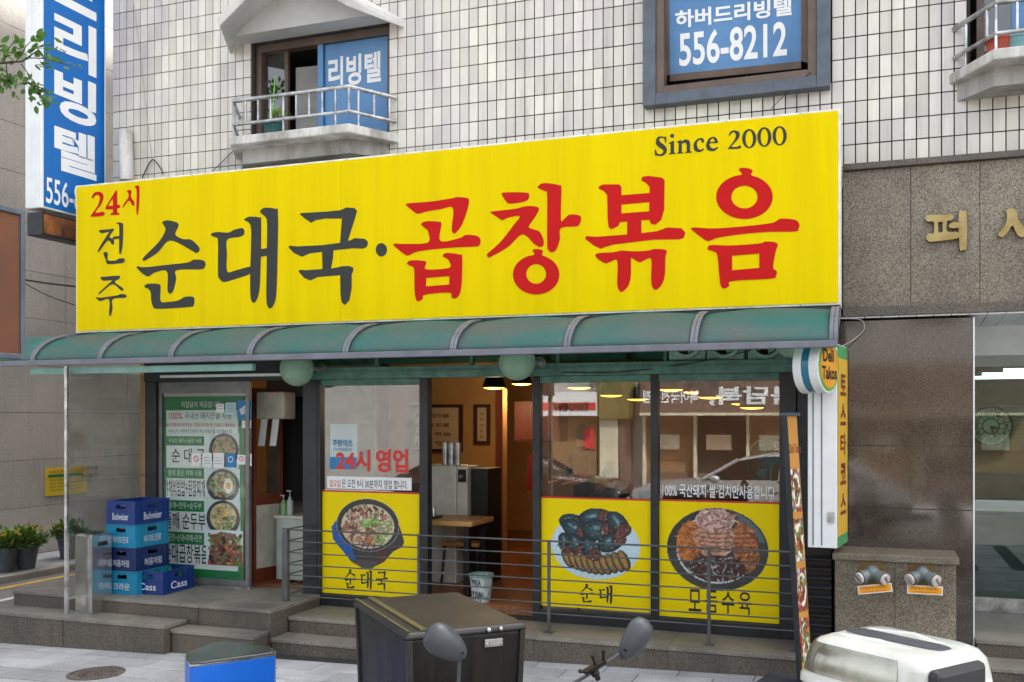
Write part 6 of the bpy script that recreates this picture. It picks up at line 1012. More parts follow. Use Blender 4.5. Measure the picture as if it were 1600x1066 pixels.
# globe lamps
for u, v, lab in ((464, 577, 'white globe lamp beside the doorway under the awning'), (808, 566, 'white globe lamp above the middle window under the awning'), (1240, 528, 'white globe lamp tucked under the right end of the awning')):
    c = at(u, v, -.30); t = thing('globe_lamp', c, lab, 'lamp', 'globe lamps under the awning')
    MB().ball(c, .165, n=32, m=20).build('globe', translucent('globe_awning_tint', (190, 224, 200), (178, 216, 192), .4), t, smooth=True)  # white glass with the awning's green light tinted into its colour
    MB().cyl(c + Vector((.10, .12, .02)), (c.x + .14, -.055, c.z), .035, 14).build('arm', 'steel', t, smooth=True)
    MB().cyl((c.x + .14, -.0885, c.z), (c.x + .14, -.0805, c.z), .06, 18).build('wall_plate', 'steel', t)

# ================================================================== railing on the sill
RY = -.46
rl = thing('window_railing', (-3, RY, .175), 'dark grey railing of thin horizontal bars in front of the windows', 'railing')
pm('rail_grey', (92, 94, 98), .45, metal=.4, rgb2=(74, 76, 78))
xr0, xr1 = at(447, 900, RY).x, -.60
zr_ = [at(1000, v, RY).z for v in (852, 873, 893, 914, 933, 952, 969)]
for x in (at(858, 900, RY).x, at(1108, 900, RY).x, xr1):
    MB().box(x - .013, x + .013, RY - .02, RY + .006, .1755, zr_[0] + .01).build('post', 'rail_grey', rl, bevel=.002); MB().box(x - .04, x + .04, RY - .045, RY + .03, .1755, .183).build('foot_plate', 'rail_grey', rl)
MB().box(xr0 - .03, xr0 + .03, RY - .03, RY + .02, .1755, zr_[0] + .012).build('end_post', 'rail_grey', rl, bevel=.004)
xm = at(653, 900, RY).x
MB().box(xm - .012, xm + .012, RY + .0075, RY + .03, .1755, zr_[0] + .01).build('post', 'rail_grey', rl, bevel=.002)
for i, z in enumerate(zr_):
    MB().cyl((xr0 + .02, RY, z), (xr1, RY, z), .0062 if i else .008, 10).build('bar', 'rail_grey', rl, smooth=True)
    MB().cyl((xr0, RY, z), (xr0, -.06, z), .0062, 10).build('return_bar', 'rail_grey', rl, smooth=True)

# ================================================================== crates
pm('crate_blue', (16, 50, 118), .4, var=.08, rnd=.03); pm('crate_cyan', (24, 130, 168), .4, var=.08); pm('crate_navy', (22, 44, 92), .4, var=.08); pm('bottle_green', (40, 110, 50), .15); pm('crate_print', (206, 216, 226), .6)
CW, CD, CH = .50, .36, .232
def crate(mat, loc, rot, label, word, h=CH):
    t = thing('beer_crate', loc, label, 'crate', 'beer crates on the entrance deck'); t.rotation_euler.z = rot
    W, D_ = CW / 2, CD / 2; th = .014; n = 0
    def frame(z0, z1, off): return MB().box(-W - off, W + off, -D_ - off, -D_ - off + th, z0, z1).box(-W - off, W + off, D_ + off - th, D_ + off, z0, z1).box(-W - off, -W - off + th, -D_ - off + th, D_ + off - th, z0, z1).box(W + off - th, W + off, -D_ - off + th, D_ + off - th, z0, z1)
    MB().box(-W + .016, W - .016, -D_ + .016, D_ - .016, .004, .016).build('base', mat, t, local=True)
    hz0, hz1 = h * .66, h * .84
    m = MB()                                     # walls with a hand hole in each side
    for s in (-1, 1):
        y0, y1 = (-D_, -D_ + th) if s < 0 else (D_ - th, D_)
        for a in ((-W, W, .0, hz0), (-W, -.07, hz0, hz1), (.07, W, hz0, hz1), (-W, W, hz1, h * .93)): m.box(a[0], a[1], y0, y1, a[2], a[3])
        x0, x1 = (-W, -W + th) if s < 0 else (W - th, W)
        for a in ((-D_ + th, D_ - th, .0, hz0), (-D_ + th, -.06, hz0, hz1), (.06, D_ - th, hz0, hz1), (-D_ + th, D_ - th, hz1, h * .93)): m.box(x0, x1, a[0], a[1], a[2], a[3])
    m.build('wall', mat, t, local=True)
    frame(h * .93, h, .006).build('rim', mat, t, local=True, bevel=.003); frame(h * .60, h * .63, .004).build('band', mat, t, local=True); frame(.001, .022, .004).build('foot_band', mat, t, local=True)
    for x in (-W + .02, -.16, .16, W - .02):
        for s in (-1, 1): MB().box(x - .006, x + .006, s * (D_ + .001) - (.007 if s < 0 else 0), s * (D_ + .001) + (.007 if s > 0 else 0), .023, h * .925).build('rib', mat, t, local=True)
    for args in (((-.13, -D_ - .004, h * .18), .26, h * .32, (1, 0, 0)), ((-W - .004, .10, h * .18), .20, h * .30, (0, -1, 0))):
        text(word, 'crate_print', t, Vector(args[0]) + Vector(loc), args[1], args[2], args[3], bold=.012)
    return t
p0 = atz(212, 931, .28); rot = R(90)
cc = Vector((p0.x - .19, p0.y + .26, .2805))
for i, (m, lab, word) in enumerate((('crate_cyan', 'light blue beer crate at the bottom of the stack of four', '크라운'), ('crate_navy', 'dark navy beer crate second from the bottom of the stack', '처음처럼'), ('crate_cyan', 'light blue beer crate just under the topmost of the stack', '하이트진로'), ('crate_blue', 'royal blue beer crate on top of the stack of four', 'Budweiser'))):
    crate(m, (cc.x + random.uniform(-.012, .012), cc.y + random.uniform(-.01, .01), .2805 + i * (CH + .001)), rot + random.uniform(-.04, .04), lab, word)
p1 = atz(253, 931, .28); c1 = Vector((p1.x - .19, p1.y + .26, .2805))
ck = crate('crate_blue', c1, R(92), 'royal blue beer crate on the deck in front of the stack', 'Cass')
for dy, dx in ((-.13, .05), (-.05, -.05), (.04, .06), (.12, -.02), (.15, .09), (-.18, -.08)):
    q = Vector(c1) + Vector((dx, dy, .017)); b_ = MB().lathe([(0, 0), (.032, 0), (.032, .12), (.013, .17), (.013, .205), (0, .205)], q, 14).build('bottle', 'bottle_green', smooth=True, origin=q)
    tag(b_, 'green glass bottle standing in the front royal blue crate', 'bottle', 'bottles in the front crate')
# stainless ash bin
a = atz(114, 957, .135); b = atz(143, 962, .135); c = atz(178, 952, .135); d_ = a + (c - b)
t = thing('ash_bin', (a + b + c + d_) / 4, 'tall polished stainless steel ash bin beside the glass screen', 'bin')
zt = at(145, 840, b.y).z
cen = (a + b + c + d_) / 4; ring = lambda k, z: [Vector((cen.x + (p.x - cen.x) * k, cen.y + (p.y - cen.y) * k, z)) for p in (a, b, c, d_)]
MB().hexa(ring(1., .1355), ring(1., .15)).build('foot', 'stainless', t); MB().hexa(ring(.90, .1505), ring(.90, zt)).build('body', 'stainless', t, bevel=.004)
MB().hexa(ring(.80, zt + .0005), ring(.78, zt + .015)).build('ash_tray', 'steel', t); MB().hexa(ring(.5, zt + .0155), ring(.46, zt + .03)).build('sand_cup', 'frame_dark', t)
f0 = b + (c - b) * .3; f1 = b + (c - b) * .75; nn = (c - b).cross(Vector((0, 0, 1))).normalized() * .008
off = (b - cen) * -.1 + Vector((0, 0, 0)); q0, q1 = cen + (f0 - cen) * .9, cen + (f1 - cen) * .9
MB().hexa([Vector((p.x, p.y, zt - .10)) for p in (q0, q1, q1 + nn, q0 + nn)], [Vector((p.x, p.y, zt - .06)) for p in (q0, q1, q1 + nn, q0 + nn)]).build('slot', 'frame_dark', t)

# ================================================================== things right of the windows
# white lightbox sign with a yellow side
L0, L1 = at(1262, 700, -.6), at(1308, 700, -.6); ztop, zbot = at(1300, 537, -.6).z, at(1300, 857, -.6).z
lb = thing('lightbox_sign', (L1.x - .1, -.4, zbot), 'tall white lightbox with a yellow lettered side by the granite pillar', 'sign')
back = Vector((-.226, -.16, 0))
MB().hexa([(L0.x, -.6, zbot), (L1.x, -.6, zbot), (back.x, back.y, zbot), (L0.x + .05, back.y, zbot)], [(L0.x, -.6, ztop), (L1.x, -.6, ztop), (back.x, back.y, ztop), (L0.x + .05, back.y, ztop)]).build('cabinet', 'white_alu', lb, bevel=.006)
for u in (1270.5, 1284): x = at(u, 700, -.6).x; MB().box(x - .004, x + .004, -.604, -.599, zbot + .02, ztop - .02).build('seam', 'frame_slate', lb)
e0 = Vector((L1.x, -.6, 0)); ed = (back - e0); ln = Vector((ed.x, ed.y, 0)).length; ed = Vector((ed.x, ed.y, 0)).normalized(); en = Vector((ed.y, -ed.x, 0)); e0 = Vector((L1.x, -.6, zbot)) + en * .004
fc = lambda s_, z: e0 + ed * s_ + Vector((0, 0, z)); H_ = ztop - zbot
MB().hexa([fc(.01, .09), fc(ln - .01, .09), fc(ln - .01, H_ - .11), fc(.01, H_ - .11)], [fc(.01, .09) + en * .003, fc(ln - .01, .09) + en * .003, fc(ln - .01, H_ - .11) + en * .003, fc(.01, H_ - .11) + en * .003]).build('face', pm('lightbox_yellow', (224, 178, 54), .4, var=.05), lb)
for z0_, z1_ in ((.01, .088), (H_ - .108, H_ - .01)): MB().hexa([fc(.01, z0_), fc(ln - .01, z0_), fc(ln - .01, z1_), fc(.01, z1_)], [p_ + en * .003 for p_ in (fc(.01, z0_), fc(ln - .01, z0_), fc(ln - .01, z1_), fc(.01, z1_))]).build('green_band', pm('band_green', (82, 158, 96), .5), lb)
for i, ch in enumerate('토스타코스'): text(ch, pm('text_maroon', (120, 50, 30), .5), lb, fc(.10, H_ - .40 - i * .235) + en * .005, .25, .17, ed, bold=.03, name='letter')
bx('latch', 'steel', lb, L1.x - .07, L1.x - .02, -.612, -.601, zbot + .2, zbot + .28)
# round sign
rc = at(1275, 573, -.78); ax = Vector((.94, -.34, 0)).normalized()
rs = thing('round_sign', rc, 'round drum sign with white rims and an orange lettered face', 'sign')
r_ = .205
for a_, b_, rr, m in ((-.10, -.035, r_, 'white_alu'), (-.035, .025, r_ * .96, pm('drum_blue', (40, 120, 150), .2)), (.025, .10, r_, 'white_alu')): MB().cyl(rc + ax * a_, rc + ax * b_, rr, 40).build('drum', m, rs, smooth=True, bevel=.004)
MB().cyl(rc + ax * .1005, rc + ax * .104, r_ * .92, 40).build('face', pm('drum_green', (110, 170, 70), .4), rs); MB().cyl(rc + ax * .1042, rc + ax * .106, r_ * .8, 40).build('face_disc', pm('drum_orange', (230, 160, 50), .4), rs)
uxr = Vector((-ax.y, ax.x, 0)); text('Deli', 'letter_black', rs, rc + ax * .1075 - uxr * .12 + Vector((0, 0, .03)), .2, .10, uxr, bold=.03); text('Takos', 'letter_black', rs, rc + ax * .1075 - uxr * .14 + Vector((0, 0, -.10)), .28, .10, uxr, bold=.03)
MB().cyl(rc + Vector((-.03, .1, r_ - .03)), (rc.x - .05, -.0525, rc.z + r_ - .02), .015).build('arm', 'steel', rs)
# plinth with twin hose connections
pl = thing('granite_plinth', (.13, -.22, 0), 'low speckled granite plinth against the dark pillar', 'plinth')
px0, px1 = at(1305, 900, -.43).x, at(1494, 900, -.43).x; zt = at(1400, 868, -.46).z
MB().box(px0 + .01, px1 - .01, -.41, .0, -.2, zt - .055).build('core', 'grout', pl)
xm = at(1398, 900, -.43).x
for a_, b_ in ((px0, xm), (xm, px1)): MB().box(a_ + .001, b_ - .001, -.43, -.409, -.2, zt - .056).build('stone_panel', 'granite_grey', pl, bevel=.002)
MB().box(px1 - .009, px1 + .002, -.409, .0, -.2, zt - .056).box(px0 - .002, px0 + .009, -.409, .0, -.2, zt - .056).build('side_panel', 'granite_grey', pl)
MB().box(px0 - .02, px1 + .02, -.465, .002, zt - .054, zt).build('top_slab', 'granite_grey', pl, bevel=.006)
pm('hose_grey', (112, 122, 122), .5, metal=.3, rgb2=(90, 100, 102)); pm('cap_white', (206, 196, 190), .5); pm('tag_orange', (236, 158, 22), .5, var=.03); pm('brass_old', (128, 104, 60), .5, metal=.5)
for i, (u, v) in enumerate(((1363, 897), (1441, 899))):
    c = at(u, v, -.47); t = thing('hose_connection', c, ['twin fire hose connection on the plinth above the tilted orange tag', 'twin fire hose connection on the plinth above the level orange tag'][i], 'hose connection', 'fire hose connections on the plinth')
    w0 = Vector((c.x, -.4315, c.z + .02)); MB().cyl(w0, w0 + Vector((0, -.008, 0)), .105, 28).build('wall_flange', 'brass_old', t)
    MB().cyl(w0 + Vector((0, -.009, .0)), w0 + Vector((0, -.09, .0)), .052, 20).ball(w0 + Vector((0, -.10, 0)), .055, n=16, m=10).build('body', 'hose_grey', t, smooth=True)
    for s in (-1, 1):
        q = w0 + Vector((s * .02, -.10, -.01)); d_ = Vector((s * .72, -.62, -.28)).normalized()
        o_ = MB().cyl(q, q + d_ * .09, .045, 20).cyl(q + d_ * .06, q + d_ * .088, .052, 20).build('outlet', 'hose_grey', t, smooth=True)
        MB().cyl(q + d_ * .0885, q + d_ * .112, .043, 20).build('cap', 'cap_white', o_, smooth=True, bevel=.004); e_ = d_.cross(Vector((0, 0, 1))).normalized(); g_ = e_.cross(d_)
        MB().hexa([q + d_ * .1125 + (e_ * x_ + g_ * y_) for x_, y_ in ((-.03, -.024), (-.022, -.03), (.03, .024), (.022, .03))], [q + d_ * .119 + (e_ * x_ + g_ * y_) for x_, y_ in ((-.03, -.024), (-.022, -.03), (.03, .024), (.022, .03))]).build('cap_grip', 'steel', o_)
    tl_ = at(u + 4, v + 23, -.56); an = R(9 if i == 0 else 0); ux = Vector((math.cos(an), 0, math.sin(an))); uz = Vector((-math.sin(an), 0, math.cos(an))); f_ = lambda x, y, dy=0.: tl_ + ux * x + uz * y + Vector((0, dy, 0))
    tg = MB().hexa([f_(-.125, -.033), f_(.125, -.033), f_(.125, .033), f_(-.125, .033)], [f_(x, y, -.006) for x, y in ((-.125, -.033), (.125, -.033), (.125, .033), (-.125, .033))]).build('tag', 'letter_white', t)
    MB().hexa([f_(x, y, -.0065) for x, y in ((-.117, -.026), (.117, -.026), (.117, .026), (-.117, .026))], [f_(x, y, -.008) for x, y in ((-.117, -.026), (.117, -.026), (.117, .026), (-.117, .026))]).build('tag_face', 'tag_orange', tg)
    text('연결송수구(겸용)', pm('text_brown', (120, 60, 20), .5), tg, f_(-.1, -.002, -.009), .19, .022, ux, uz); text('소화전용 송수구역', 'text_brown', tg, f_(-.09, -.021, -.009), .17, .011, ux, uz)
# standing banner
bt, bb = at(1238, 643, -.86), at(1262, 1030, -.86)
bn = thing('banner_stand', (bb.x, -.9, gz(-.5)), 'narrow standing banner with five food pictures by the window corner', 'banner stand')
pm('banner_orange', (190, 134, 58), .5, var=.06); topL, topR, botL, botR = at(1228, 650, -.86), at(1247, 650, -.80), at(1253, 1012, -.95), at(1268, 1000, -.86)
botL.z = botR.z = .03; topR.z = topL.z; nb_ = (topR - topL).cross(botL - topL).normalized(); nb_ = nb_ if nb_.y < 0 else -nb_
topR = topL + Vector((.07, .12, 0)); botR = botL + Vector((.07, .12, 0)); nb_ = (topR - topL).cross(Vector((0, 0, 1))).normalized(); nb_ = nb_ if nb_.y < 0 else -nb_
q4 = [botL, botR, topR, topL]
MB().hexa([p - nb_ * .012 for p in q4], [p - nb_ * .002 for p in q4]).build('backing', 'frame_dark', bn)
MB().hexa([p - nb_ * .0015 for p in q4], q4).build('face', 'banner_orange', bn)
lx = (topL - topR).normalized()
MB().hexa([botL + lx * .03 - nb_ * .02, botL - nb_ * .02, topL - nb_ * .02, topL + lx * .03 - nb_ * .02], [botL + lx * .03 + nb_ * .012, botL + lx * .0005 + nb_ * .012, topL + lx * .0005 + nb_ * .012, topL + lx * .03 + nb_ * .012]).build('edge_frame', 'frame_dark', bn)
MB().hexa([topL + lx * .03 - nb_ * .03, topR - lx * .02 - nb_ * .03, topR - lx * .02 + nb_ * .02, topL + lx * .03 + nb_ * .02], [p + Vector((0, 0, .025)) for p in (topL + lx * .03 - nb_ * .03, topR - lx * .02 - nb_ * .03, topR - lx * .02 + nb_ * .02, topL + lx * .03 + nb_ * .02)]).build('top_clamp', 'frame_slate', bn, bevel=.004)
def bil(s_, t_): return botL.lerp(botR, s_).lerp(topL.lerp(topR, s_), t_) + nb_ * .002
for i in range(5):
    t0 = .80 - i * .185; im = Img(30, 44, (226, 206, 170)); rg = random.Random(20 + i); im.a[:] = [(150, 60, 40), (190, 160, 110), (120, 70, 40), (180, 60, 40), (160, 90, 50)][i]
    im.bits(rg, lambda x, y: True, 60, .16, [(200, 90, 60), (226, 210, 180), (90, 130, 60), (150, 80, 50), (236, 226, 210)]); im.ell(.55, .5, .36, .38, (228, 220, 206)); im.bits(rg, lambda x, y: (x - .55) ** 2 + (y - .5) ** 2 < .09, 26, .12, [(190, 100, 60), (140, 70, 40), (120, 150, 70)])
    a_ = bil(.08, t0 - .16); picture(im, bn, a_, (bil(.95, t0 - .16) - a_).length, (bil(.08, t0) - a_).length, (bil(.95, t0) - bil(.08, t0)).normalized(), (bil(.08, t0) - a_).normalized())
a_ = bil(.12, .86); text('Deli Takos', 'text_maroon', bn, a_ + nb_ * .002, .15, .07, (bil(.95, .5) - bil(.08, .5)).normalized(), (bil(.08, .9) - bil(.08, .5)).normalized())
bc = (botL + botR) / 2
MB().prism([(bc.x - .42, bc.y - .26), (bc.x - .30, bc.y - .34), (bc.x + .12, bc.y - .34), (bc.x + .2, bc.y - .2), (bc.x + .2, bc.y + .25), (bc.x - .3, bc.y + .25)], 'z', gz(bc.x) + .004, gz(bc.x) + .03).build('base', pm('rubber', (62, 66, 72), .6), bn, bevel=.01)
# louvred box below the lightbox
lv = thing('louvred_box', (-.43, -.2, 0), 'dark louvred grille standing between railing and plinth', 'grille')
MB().box(-.52, -.34, -.35, -.02, .0, zbot - .02).build('box', 'dark_room', lv)
for k in range(12): MB().hexa([(-.53, -.40, .08 + k * .075), (-.335, -.40, .08 + k * .075), (-.335, -.352, .10 + k * .075), (-.53, -.352, .10 + k * .075)], [(-.53, -.40, .088 + k * .075), (-.335, -.40, .088 + k * .075), (-.335, -.352, .108 + k * .075), (-.53, -.352, .108 + k * .075)]).build('slat', 'frame_dark', lv)
# cables
pm('cable_black', (30, 30, 32), .6); pm('cable_white', (170, 168, 160), .6)
def cable(name, pts, r, m, lab):
    pts = [Vector(p) for p in pts]; out = []
    for i in range(len(pts) - 1):
        a, b, c, d = pts[max(i - 1, 0)], pts[i], pts[i + 1], pts[min(i + 2, len(pts) - 1)]
        for j in range(6):
            t = j / 6; out.append(.5 * ((2 * b) + (c - a) * t + (2 * a - 5 * b + 4 * c - d) * t * t + (3 * b - a - 3 * c + d) * t ** 3))
    out.append(pts[-1]); return tag(MB().tube(out, r, 6).build(name, m, smooth=True, origin=out[0]), lab, 'cable')
cable('cable', [at(880, 582, -.09), at(960, 582, -.09), at(1050, 572, -.09), at(1130, 558, -.09), at(1180, 545, -.09)], .005, 'cable_black', 'thin black cable sagging under the vent fans')
cable('cable', [at(1318, 498, -.06), at(1345, 500, -.06), at(1350, 515, -.06), at(1335, 530, -.10), at(1316, 541, -.3)], .004, 'cable_white', 'white cable looping from the sign end to the lightbox')
cable('cable', [at(1205, 170, -.02), at(1235, 140, .0), at(1268, 112, -.01)], .003, 'cable_black', 'thin stay wire from the yellow sign to the slate window')
cable('cable', [at(222, 278, .08), at(233, 256, .08), at(240, 250, .08), at(250, 262, .08), at(255, 272, .08)], .006, 'cable_black', 'short bent black cable sticking up behind the left end of the sign')
cable('cable', [at(332, 268, .08), at(350, 250, .08), at(364, 236, .09)], .004, 'cable_black', 'short dark cable between the yellow sign and the left balcony')
cable('cable', [at(208, 0, .095), at(220, 90, .095), at(228, 170, .095), at(238, 250, .095)], .003, 'cable_white', 'long pale cable hanging down the tile wall by the blue sign')
cable('cable', [at(30, 436, 1.2), at(75, 443, 1.2), at(120, 448, 1.2)], .012, 'cable_black', 'thick black overhead cable crossing the alley left of the sign')
cable('cable', [at(30, 438, 1.25), at(75, 462, 1.25), at(120, 478, 1.25)], .007, 'cable_black', 'thin lower overhead cable crossing the alley left of the sign')
pipe = MB().cyl(at(196, 205, .03), at(198, 282, .03), .075, 16).build('drain_pipe', 'white_paint_old', origin=at(198, 282, .03), smooth=True); tag(pipe, 'short stained pipe stub on the tile wall beside the blue sign', 'pipe')
# balcony pots
for (u, v, m, lab, yy) in ((428, 200, pm('pot_teal', (30, 92, 88), .5), 'dark teal plant pot on the left balcony', -.2), (1562, 76, pm('pot_red', (190, 84, 66), .6), 'terracotta red pot on the right balcony', -.15), (1590, 68, pm('pot_aqua', (130, 180, 184), .5), 'pale aqua tub on the right balcony', -.15)):
    c = at(u, v, yy); c.z = 4.8255; t = thing('balcony_pot', c, lab, 'pot')
    MB().lathe([(0, 0), (.085, 0), (.10, .13), (.11, .13), (.11, .15), (.09, .15), (.085, .12), (0, .12)], c, 20).build('pot', m, t, smooth=True)
    MB().lathe([(0, .125), (.086, .125)], c, 14).build('soil', 'soil', t)
    if u < 1500:
        leaves(MB(), c + Vector((.05, 0, .18)), 60, (.10, .12), .06).build('leaves', 'leaf_light', t)
        MB().cyl(c + Vector((-.03, 0, .12)), c + Vector((-.0, .02, .62)), .006).build('stick', pm('stick_green', (120, 200, 60), .5), t)
# ================================================================== restaurant interior
pm('wall_beige', (196, 150, 92), .85, scale=1.5, rgb2=(184, 138, 84)); pm('floor_wood', (150, 92, 52), .45, scale=3, stretch=(8, 1, 1), rgb2=(120, 70, 38)); pm('ceiling_dark', (40, 36, 32), .9); pm('wood_red', (136, 66, 44), .45, scale=3, stretch=(8, 8, .6), rgb2=(112, 52, 34)); pm('wood_light', (196, 150, 92), .4, scale=3, stretch=(1, 9, 9), rgb2=(174, 126, 72)); pm('black_leather', (30, 28, 28), .4); pm('cream_plastic', (220, 218, 202), .4)
struct(MB().box(-7.34, -.66, .055, 7.2, .0, .279).build('shop_floor', 'floor_wood')); struct(MB().box(-7.34, -.5, .13, 7.3, 2.83, 2.9).build('shop_ceiling', 'ceiling_dark'))
struct(MB().box(-7.5, -.5, 6.0, 6.1, .2, 2.83).build('shop_wall_back', 'wall_beige')); struct(MB().box(-7.5, -7.36, .06, 7.2, .2, 2.83).build('shop_wall_left', 'wall_beige')); struct(MB().box(-.66, -.51, 1.2, 7.2, .2, 2.83).box(-.66, -.625, .06, 1.2, .2, 2.83).build('shop_wall_right', 'wall_beige'))
# partition with the menu boards
pt = struct(MB().box(-6.2, -4.62, 3.4, 3.5, .28, 2.83).box(-4.62, -4.54, 3.36, 3.52, .28, 2.42).build('shop_partition', 'wall_beige'))
MB().box(-6.2, -4.62, 3.37, 3.399, 1.05, 1.16).box(-4.64, -4.54, 3.35, 3.36, .28, 2.4).build('trim', 'wood_red', pt)
def board(u0, v0, u1, v1, label, lines):
    a = at(u0, v1, 3.34); b = at(u1, v0, 3.34); t = thing('menu_board', a, label, 'menu board')
    MB().box(a.x, b.x, 3.35, 3.395, a.z, a.z + .04).box(a.x, b.x, 3.35, 3.395, b.z - .04, b.z).box(a.x, a.x + .04, 3.35, 3.395, a.z + .04, b.z - .04).box(b.x - .04, b.x, 3.35, 3.395, a.z + .04, b.z - .04).build('frame', pm('wood_dark', (64, 38, 28), .5), t)
    MB().box(a.x + .041, b.x - .041, 3.37, 3.38, a.z + .041, b.z - .041).build('sheet', pm('paper_warm', (206, 180, 150), .8, var=.03), t); n = len(lines); hh = (b.z - a.z - .14) / n
    for i, l in enumerate(lines): text(l, 'letter_black', t, (a.x + .08, 3.367, b.z - .08 - (i + .8) * hh), (b.x - a.x - .16) * random.uniform(.8, 1), hh * .5, bold=.01)
board(640, 632, 721, 706, 'large framed menu sheet on the beige wall above the water cooler', ['순대국 8000   모듬수육 30000', '곱창볶음 11000   술국 15000', '소주 4000   맥주 4000', '음료수 2000   막걸리 3000'])
board(740, 632, 764, 694, 'narrow framed notice on the beige wall right of the menu', ['안내문', '원산지', '표시판', '국내산', '돼지'])
# water cooler
a = at(672, 830, 1.0); b = at(729, 728, 1.0); t = thing('water_cooler', (a.x, 1.2, .28), 'cream water cooler with steel cups on top inside the open window', 'water cooler')
MB().box(a.x - .1, b.x - .12, 1.0, 1.35, .2805, b.z).build('cabinet', 'cream_plastic', t, bevel=.012); MB().box(b.x - .119, b.x, 1.02, 1.34, 1.0, b.z - .005).build('tap_unit', 'cream_plastic', t, bevel=.01)
MB().box(b.x - .10, b.x - .012, 1.005, 1.019, 1.36, b.z - .04).build('tap_panel', 'black_leather', t); MB().cyl((b.x - .055, .96, 1.42), (b.x - .055, 1.004, 1.42), .018).build('tap', 'steel', t)
for k in range(3): c = Vector((b.x - .30 + k * .075, 1.12, b.z)); tag(MB().lathe([(0, 0), (.033, 0), (.037, .24), (.03, .24), (.03, .02)], c, 16).build('cup_stack', 'steel', origin=c, smooth=True), ['leftmost', 'middle', 'rightmost'][k] + ' stack of steel cups on top of the cream water cooler', 'cups', 'steel cup stacks on the cooler')
bx_ = MB().box(b.x + .01, b.x + .2, 1.1, 1.5, .2805, 1.5).build('speaker_cabinet', 'black_leather', origin=(b.x, 1.1, .2805)); tag(bx_, 'tall black cabinet right beside the cream water cooler', 'cabinet')
# pendant lamps (lit)
pm('lamp_black', (26, 24, 24), .4, metal=.3); emit('bulb_warm', (255, 178, 70), 1.2)
pend = [(772, 606, 2.2), (815, 600, 3.4), (905, 606, 1.6), (955, 618, 2.3), (996, 624, 2.9), (1048, 609, 1.6), (1085, 613, 2.4), (1110, 621, 1.9), (1160, 631, 2.6), (1175, 637, 2.0)]
for i, (u, v, yy) in enumerate(pend):
    c = at(u, v, yy); t = thing('pendant_lamp', c, ['black pendant lamp hanging in the open window', 'pendant lamp deepest in the room behind the open window', 'pendant lamp nearest the upper left corner of the middle poster window', 'pendant lamp at the middle of the middle poster window', 'pendant lamp at the right side of the middle poster window', 'pendant lamp nearest the upper left corner of the right window', 'pendant lamp second from the left in the right window', 'pendant lamp at the middle of the right window', 'pendant lamp second from the right in the right window', 'lowest and rightmost pendant lamp in the right window'][i], 'lamp', 'pendant lamps in the dining room')
    rr = .15; MB().lathe([(.03, .19), (.085, .17), (.14, .012), (rr, .0), (.142, .0), (.13, .012), (.078, .16), (0, .165)], c, 24).build('shade', 'lamp_black', t, smooth=True)
    MB().ball(c + Vector((0, 0, .006)), .128, .128, .026, 24, 10).build('bulb_diffuser', 'bulb_warm', t, smooth=True); MB().cyl(c + Vector((0, 0, .19)), (c.x, c.y, 2.828), .006, 6).build('cord', 'lamp_black', t)
    ld = bpy.data.lights.new('lamp_light', 'POINT'); ld.energy = 3.5 if i < 2 else .12; ld.color = (1, .72, .4); ld.shadow_soft_size = .08; lo = bpy.data.objects.new('lamp_light', ld); COL.objects.link(lo); lo.parent = t; lo.location = (0, 0, -.12)
# tables and chairs
def table(x, y, w, d, label, rz=0, legs=True):
    t = thing('dining_table', (x, y, .2805), label, 'table', 'dining tables'); t.rotation_euler.z = rz; h = .74
    MB().box(-w / 2, w / 2, -d / 2, d / 2, h - .05, h).build('table_top', 'wood_light', t, local=True, bevel=.006)
    for sx in (-1, 1):
        for sy in (-1, 1): MB().box(sx * (w / 2 - .08) - .03, sx * (w / 2 - .08) + .03, sy * (d / 2 - .08) - .03, sy * (d / 2 - .08) + .03, 0, h - .051).build('leg', 'lamp_black', t, local=True)
    return t
def chair(x, y, rz, label, m='black_leather'):
    t = thing('dining_chair', (x, y, .2805), label, 'chair', 'dining chairs'); t.rotation_euler.z = rz
    MB().box(-.21, .21, -.21, .21, .42, .46).build('seat', m, t, local=True, bevel=.012)
    pts = [(.21 * math.sin(a_), .19 + .05 * math.cos(a_) - .05, 0) for a_ in np.linspace(-1.2, 1.2, 7)]
    mb = MB()
    for k in range(6): (xa, ya, _), (xb, yb, _) = pts[k], pts[k + 1]; mb.hexa([(xa, ya, .56), (xb, yb, .56), (xb, yb + .02, .56), (xa, ya + .02, .56)], [(xa * .9, ya + .03, .86), (xb * .9, yb + .03, .86), (xb * .9, yb + .05, .86), (xa * .9, ya + .05, .86)])
    mb.build('backrest', m, t, local=True)
    for sx in (-1, 1):
        MB().cyl((sx * .17, .17, .46), (sx * .17, .19, .60), .012, 8).build('back_post', 'lamp_black', t, local=True)
        for sy in (-1, 1): MB().cyl((sx * .18, sy * .18, .42), (sx * .21, sy * .21, 0), .014, 8).build('leg', 'lamp_black', t, local=True)
    return t
tp = at(737, 845, .32)
table(tp.x - .42, .62, .84, .60, 'light wood table just inside the open window')
chair(tp.x - .35, 1.05, 0, 'light wood chair behind the table in the open window', 'wood_light')
c = Vector((tp.x - .60, .55, 1.0205)); t = thing('condiment_tray', c, 'dark tray of jars on the table in the open window', 'tray'); MB().box(c.x - .14, c.x + .14, c.y - .1, c.y + .1, c.z, c.z + .02).build('tray', 'lamp_black', t, bevel=.004)
for k in range(4): q = c + Vector((-.09 + k * .06, .02 * (-1) ** k, .021)); MB().lathe([(0, 0), (.026, 0), (.026, .07), (.018, .09), (0, .09)], q, 14).build('jar', 'steel', t, smooth=True)
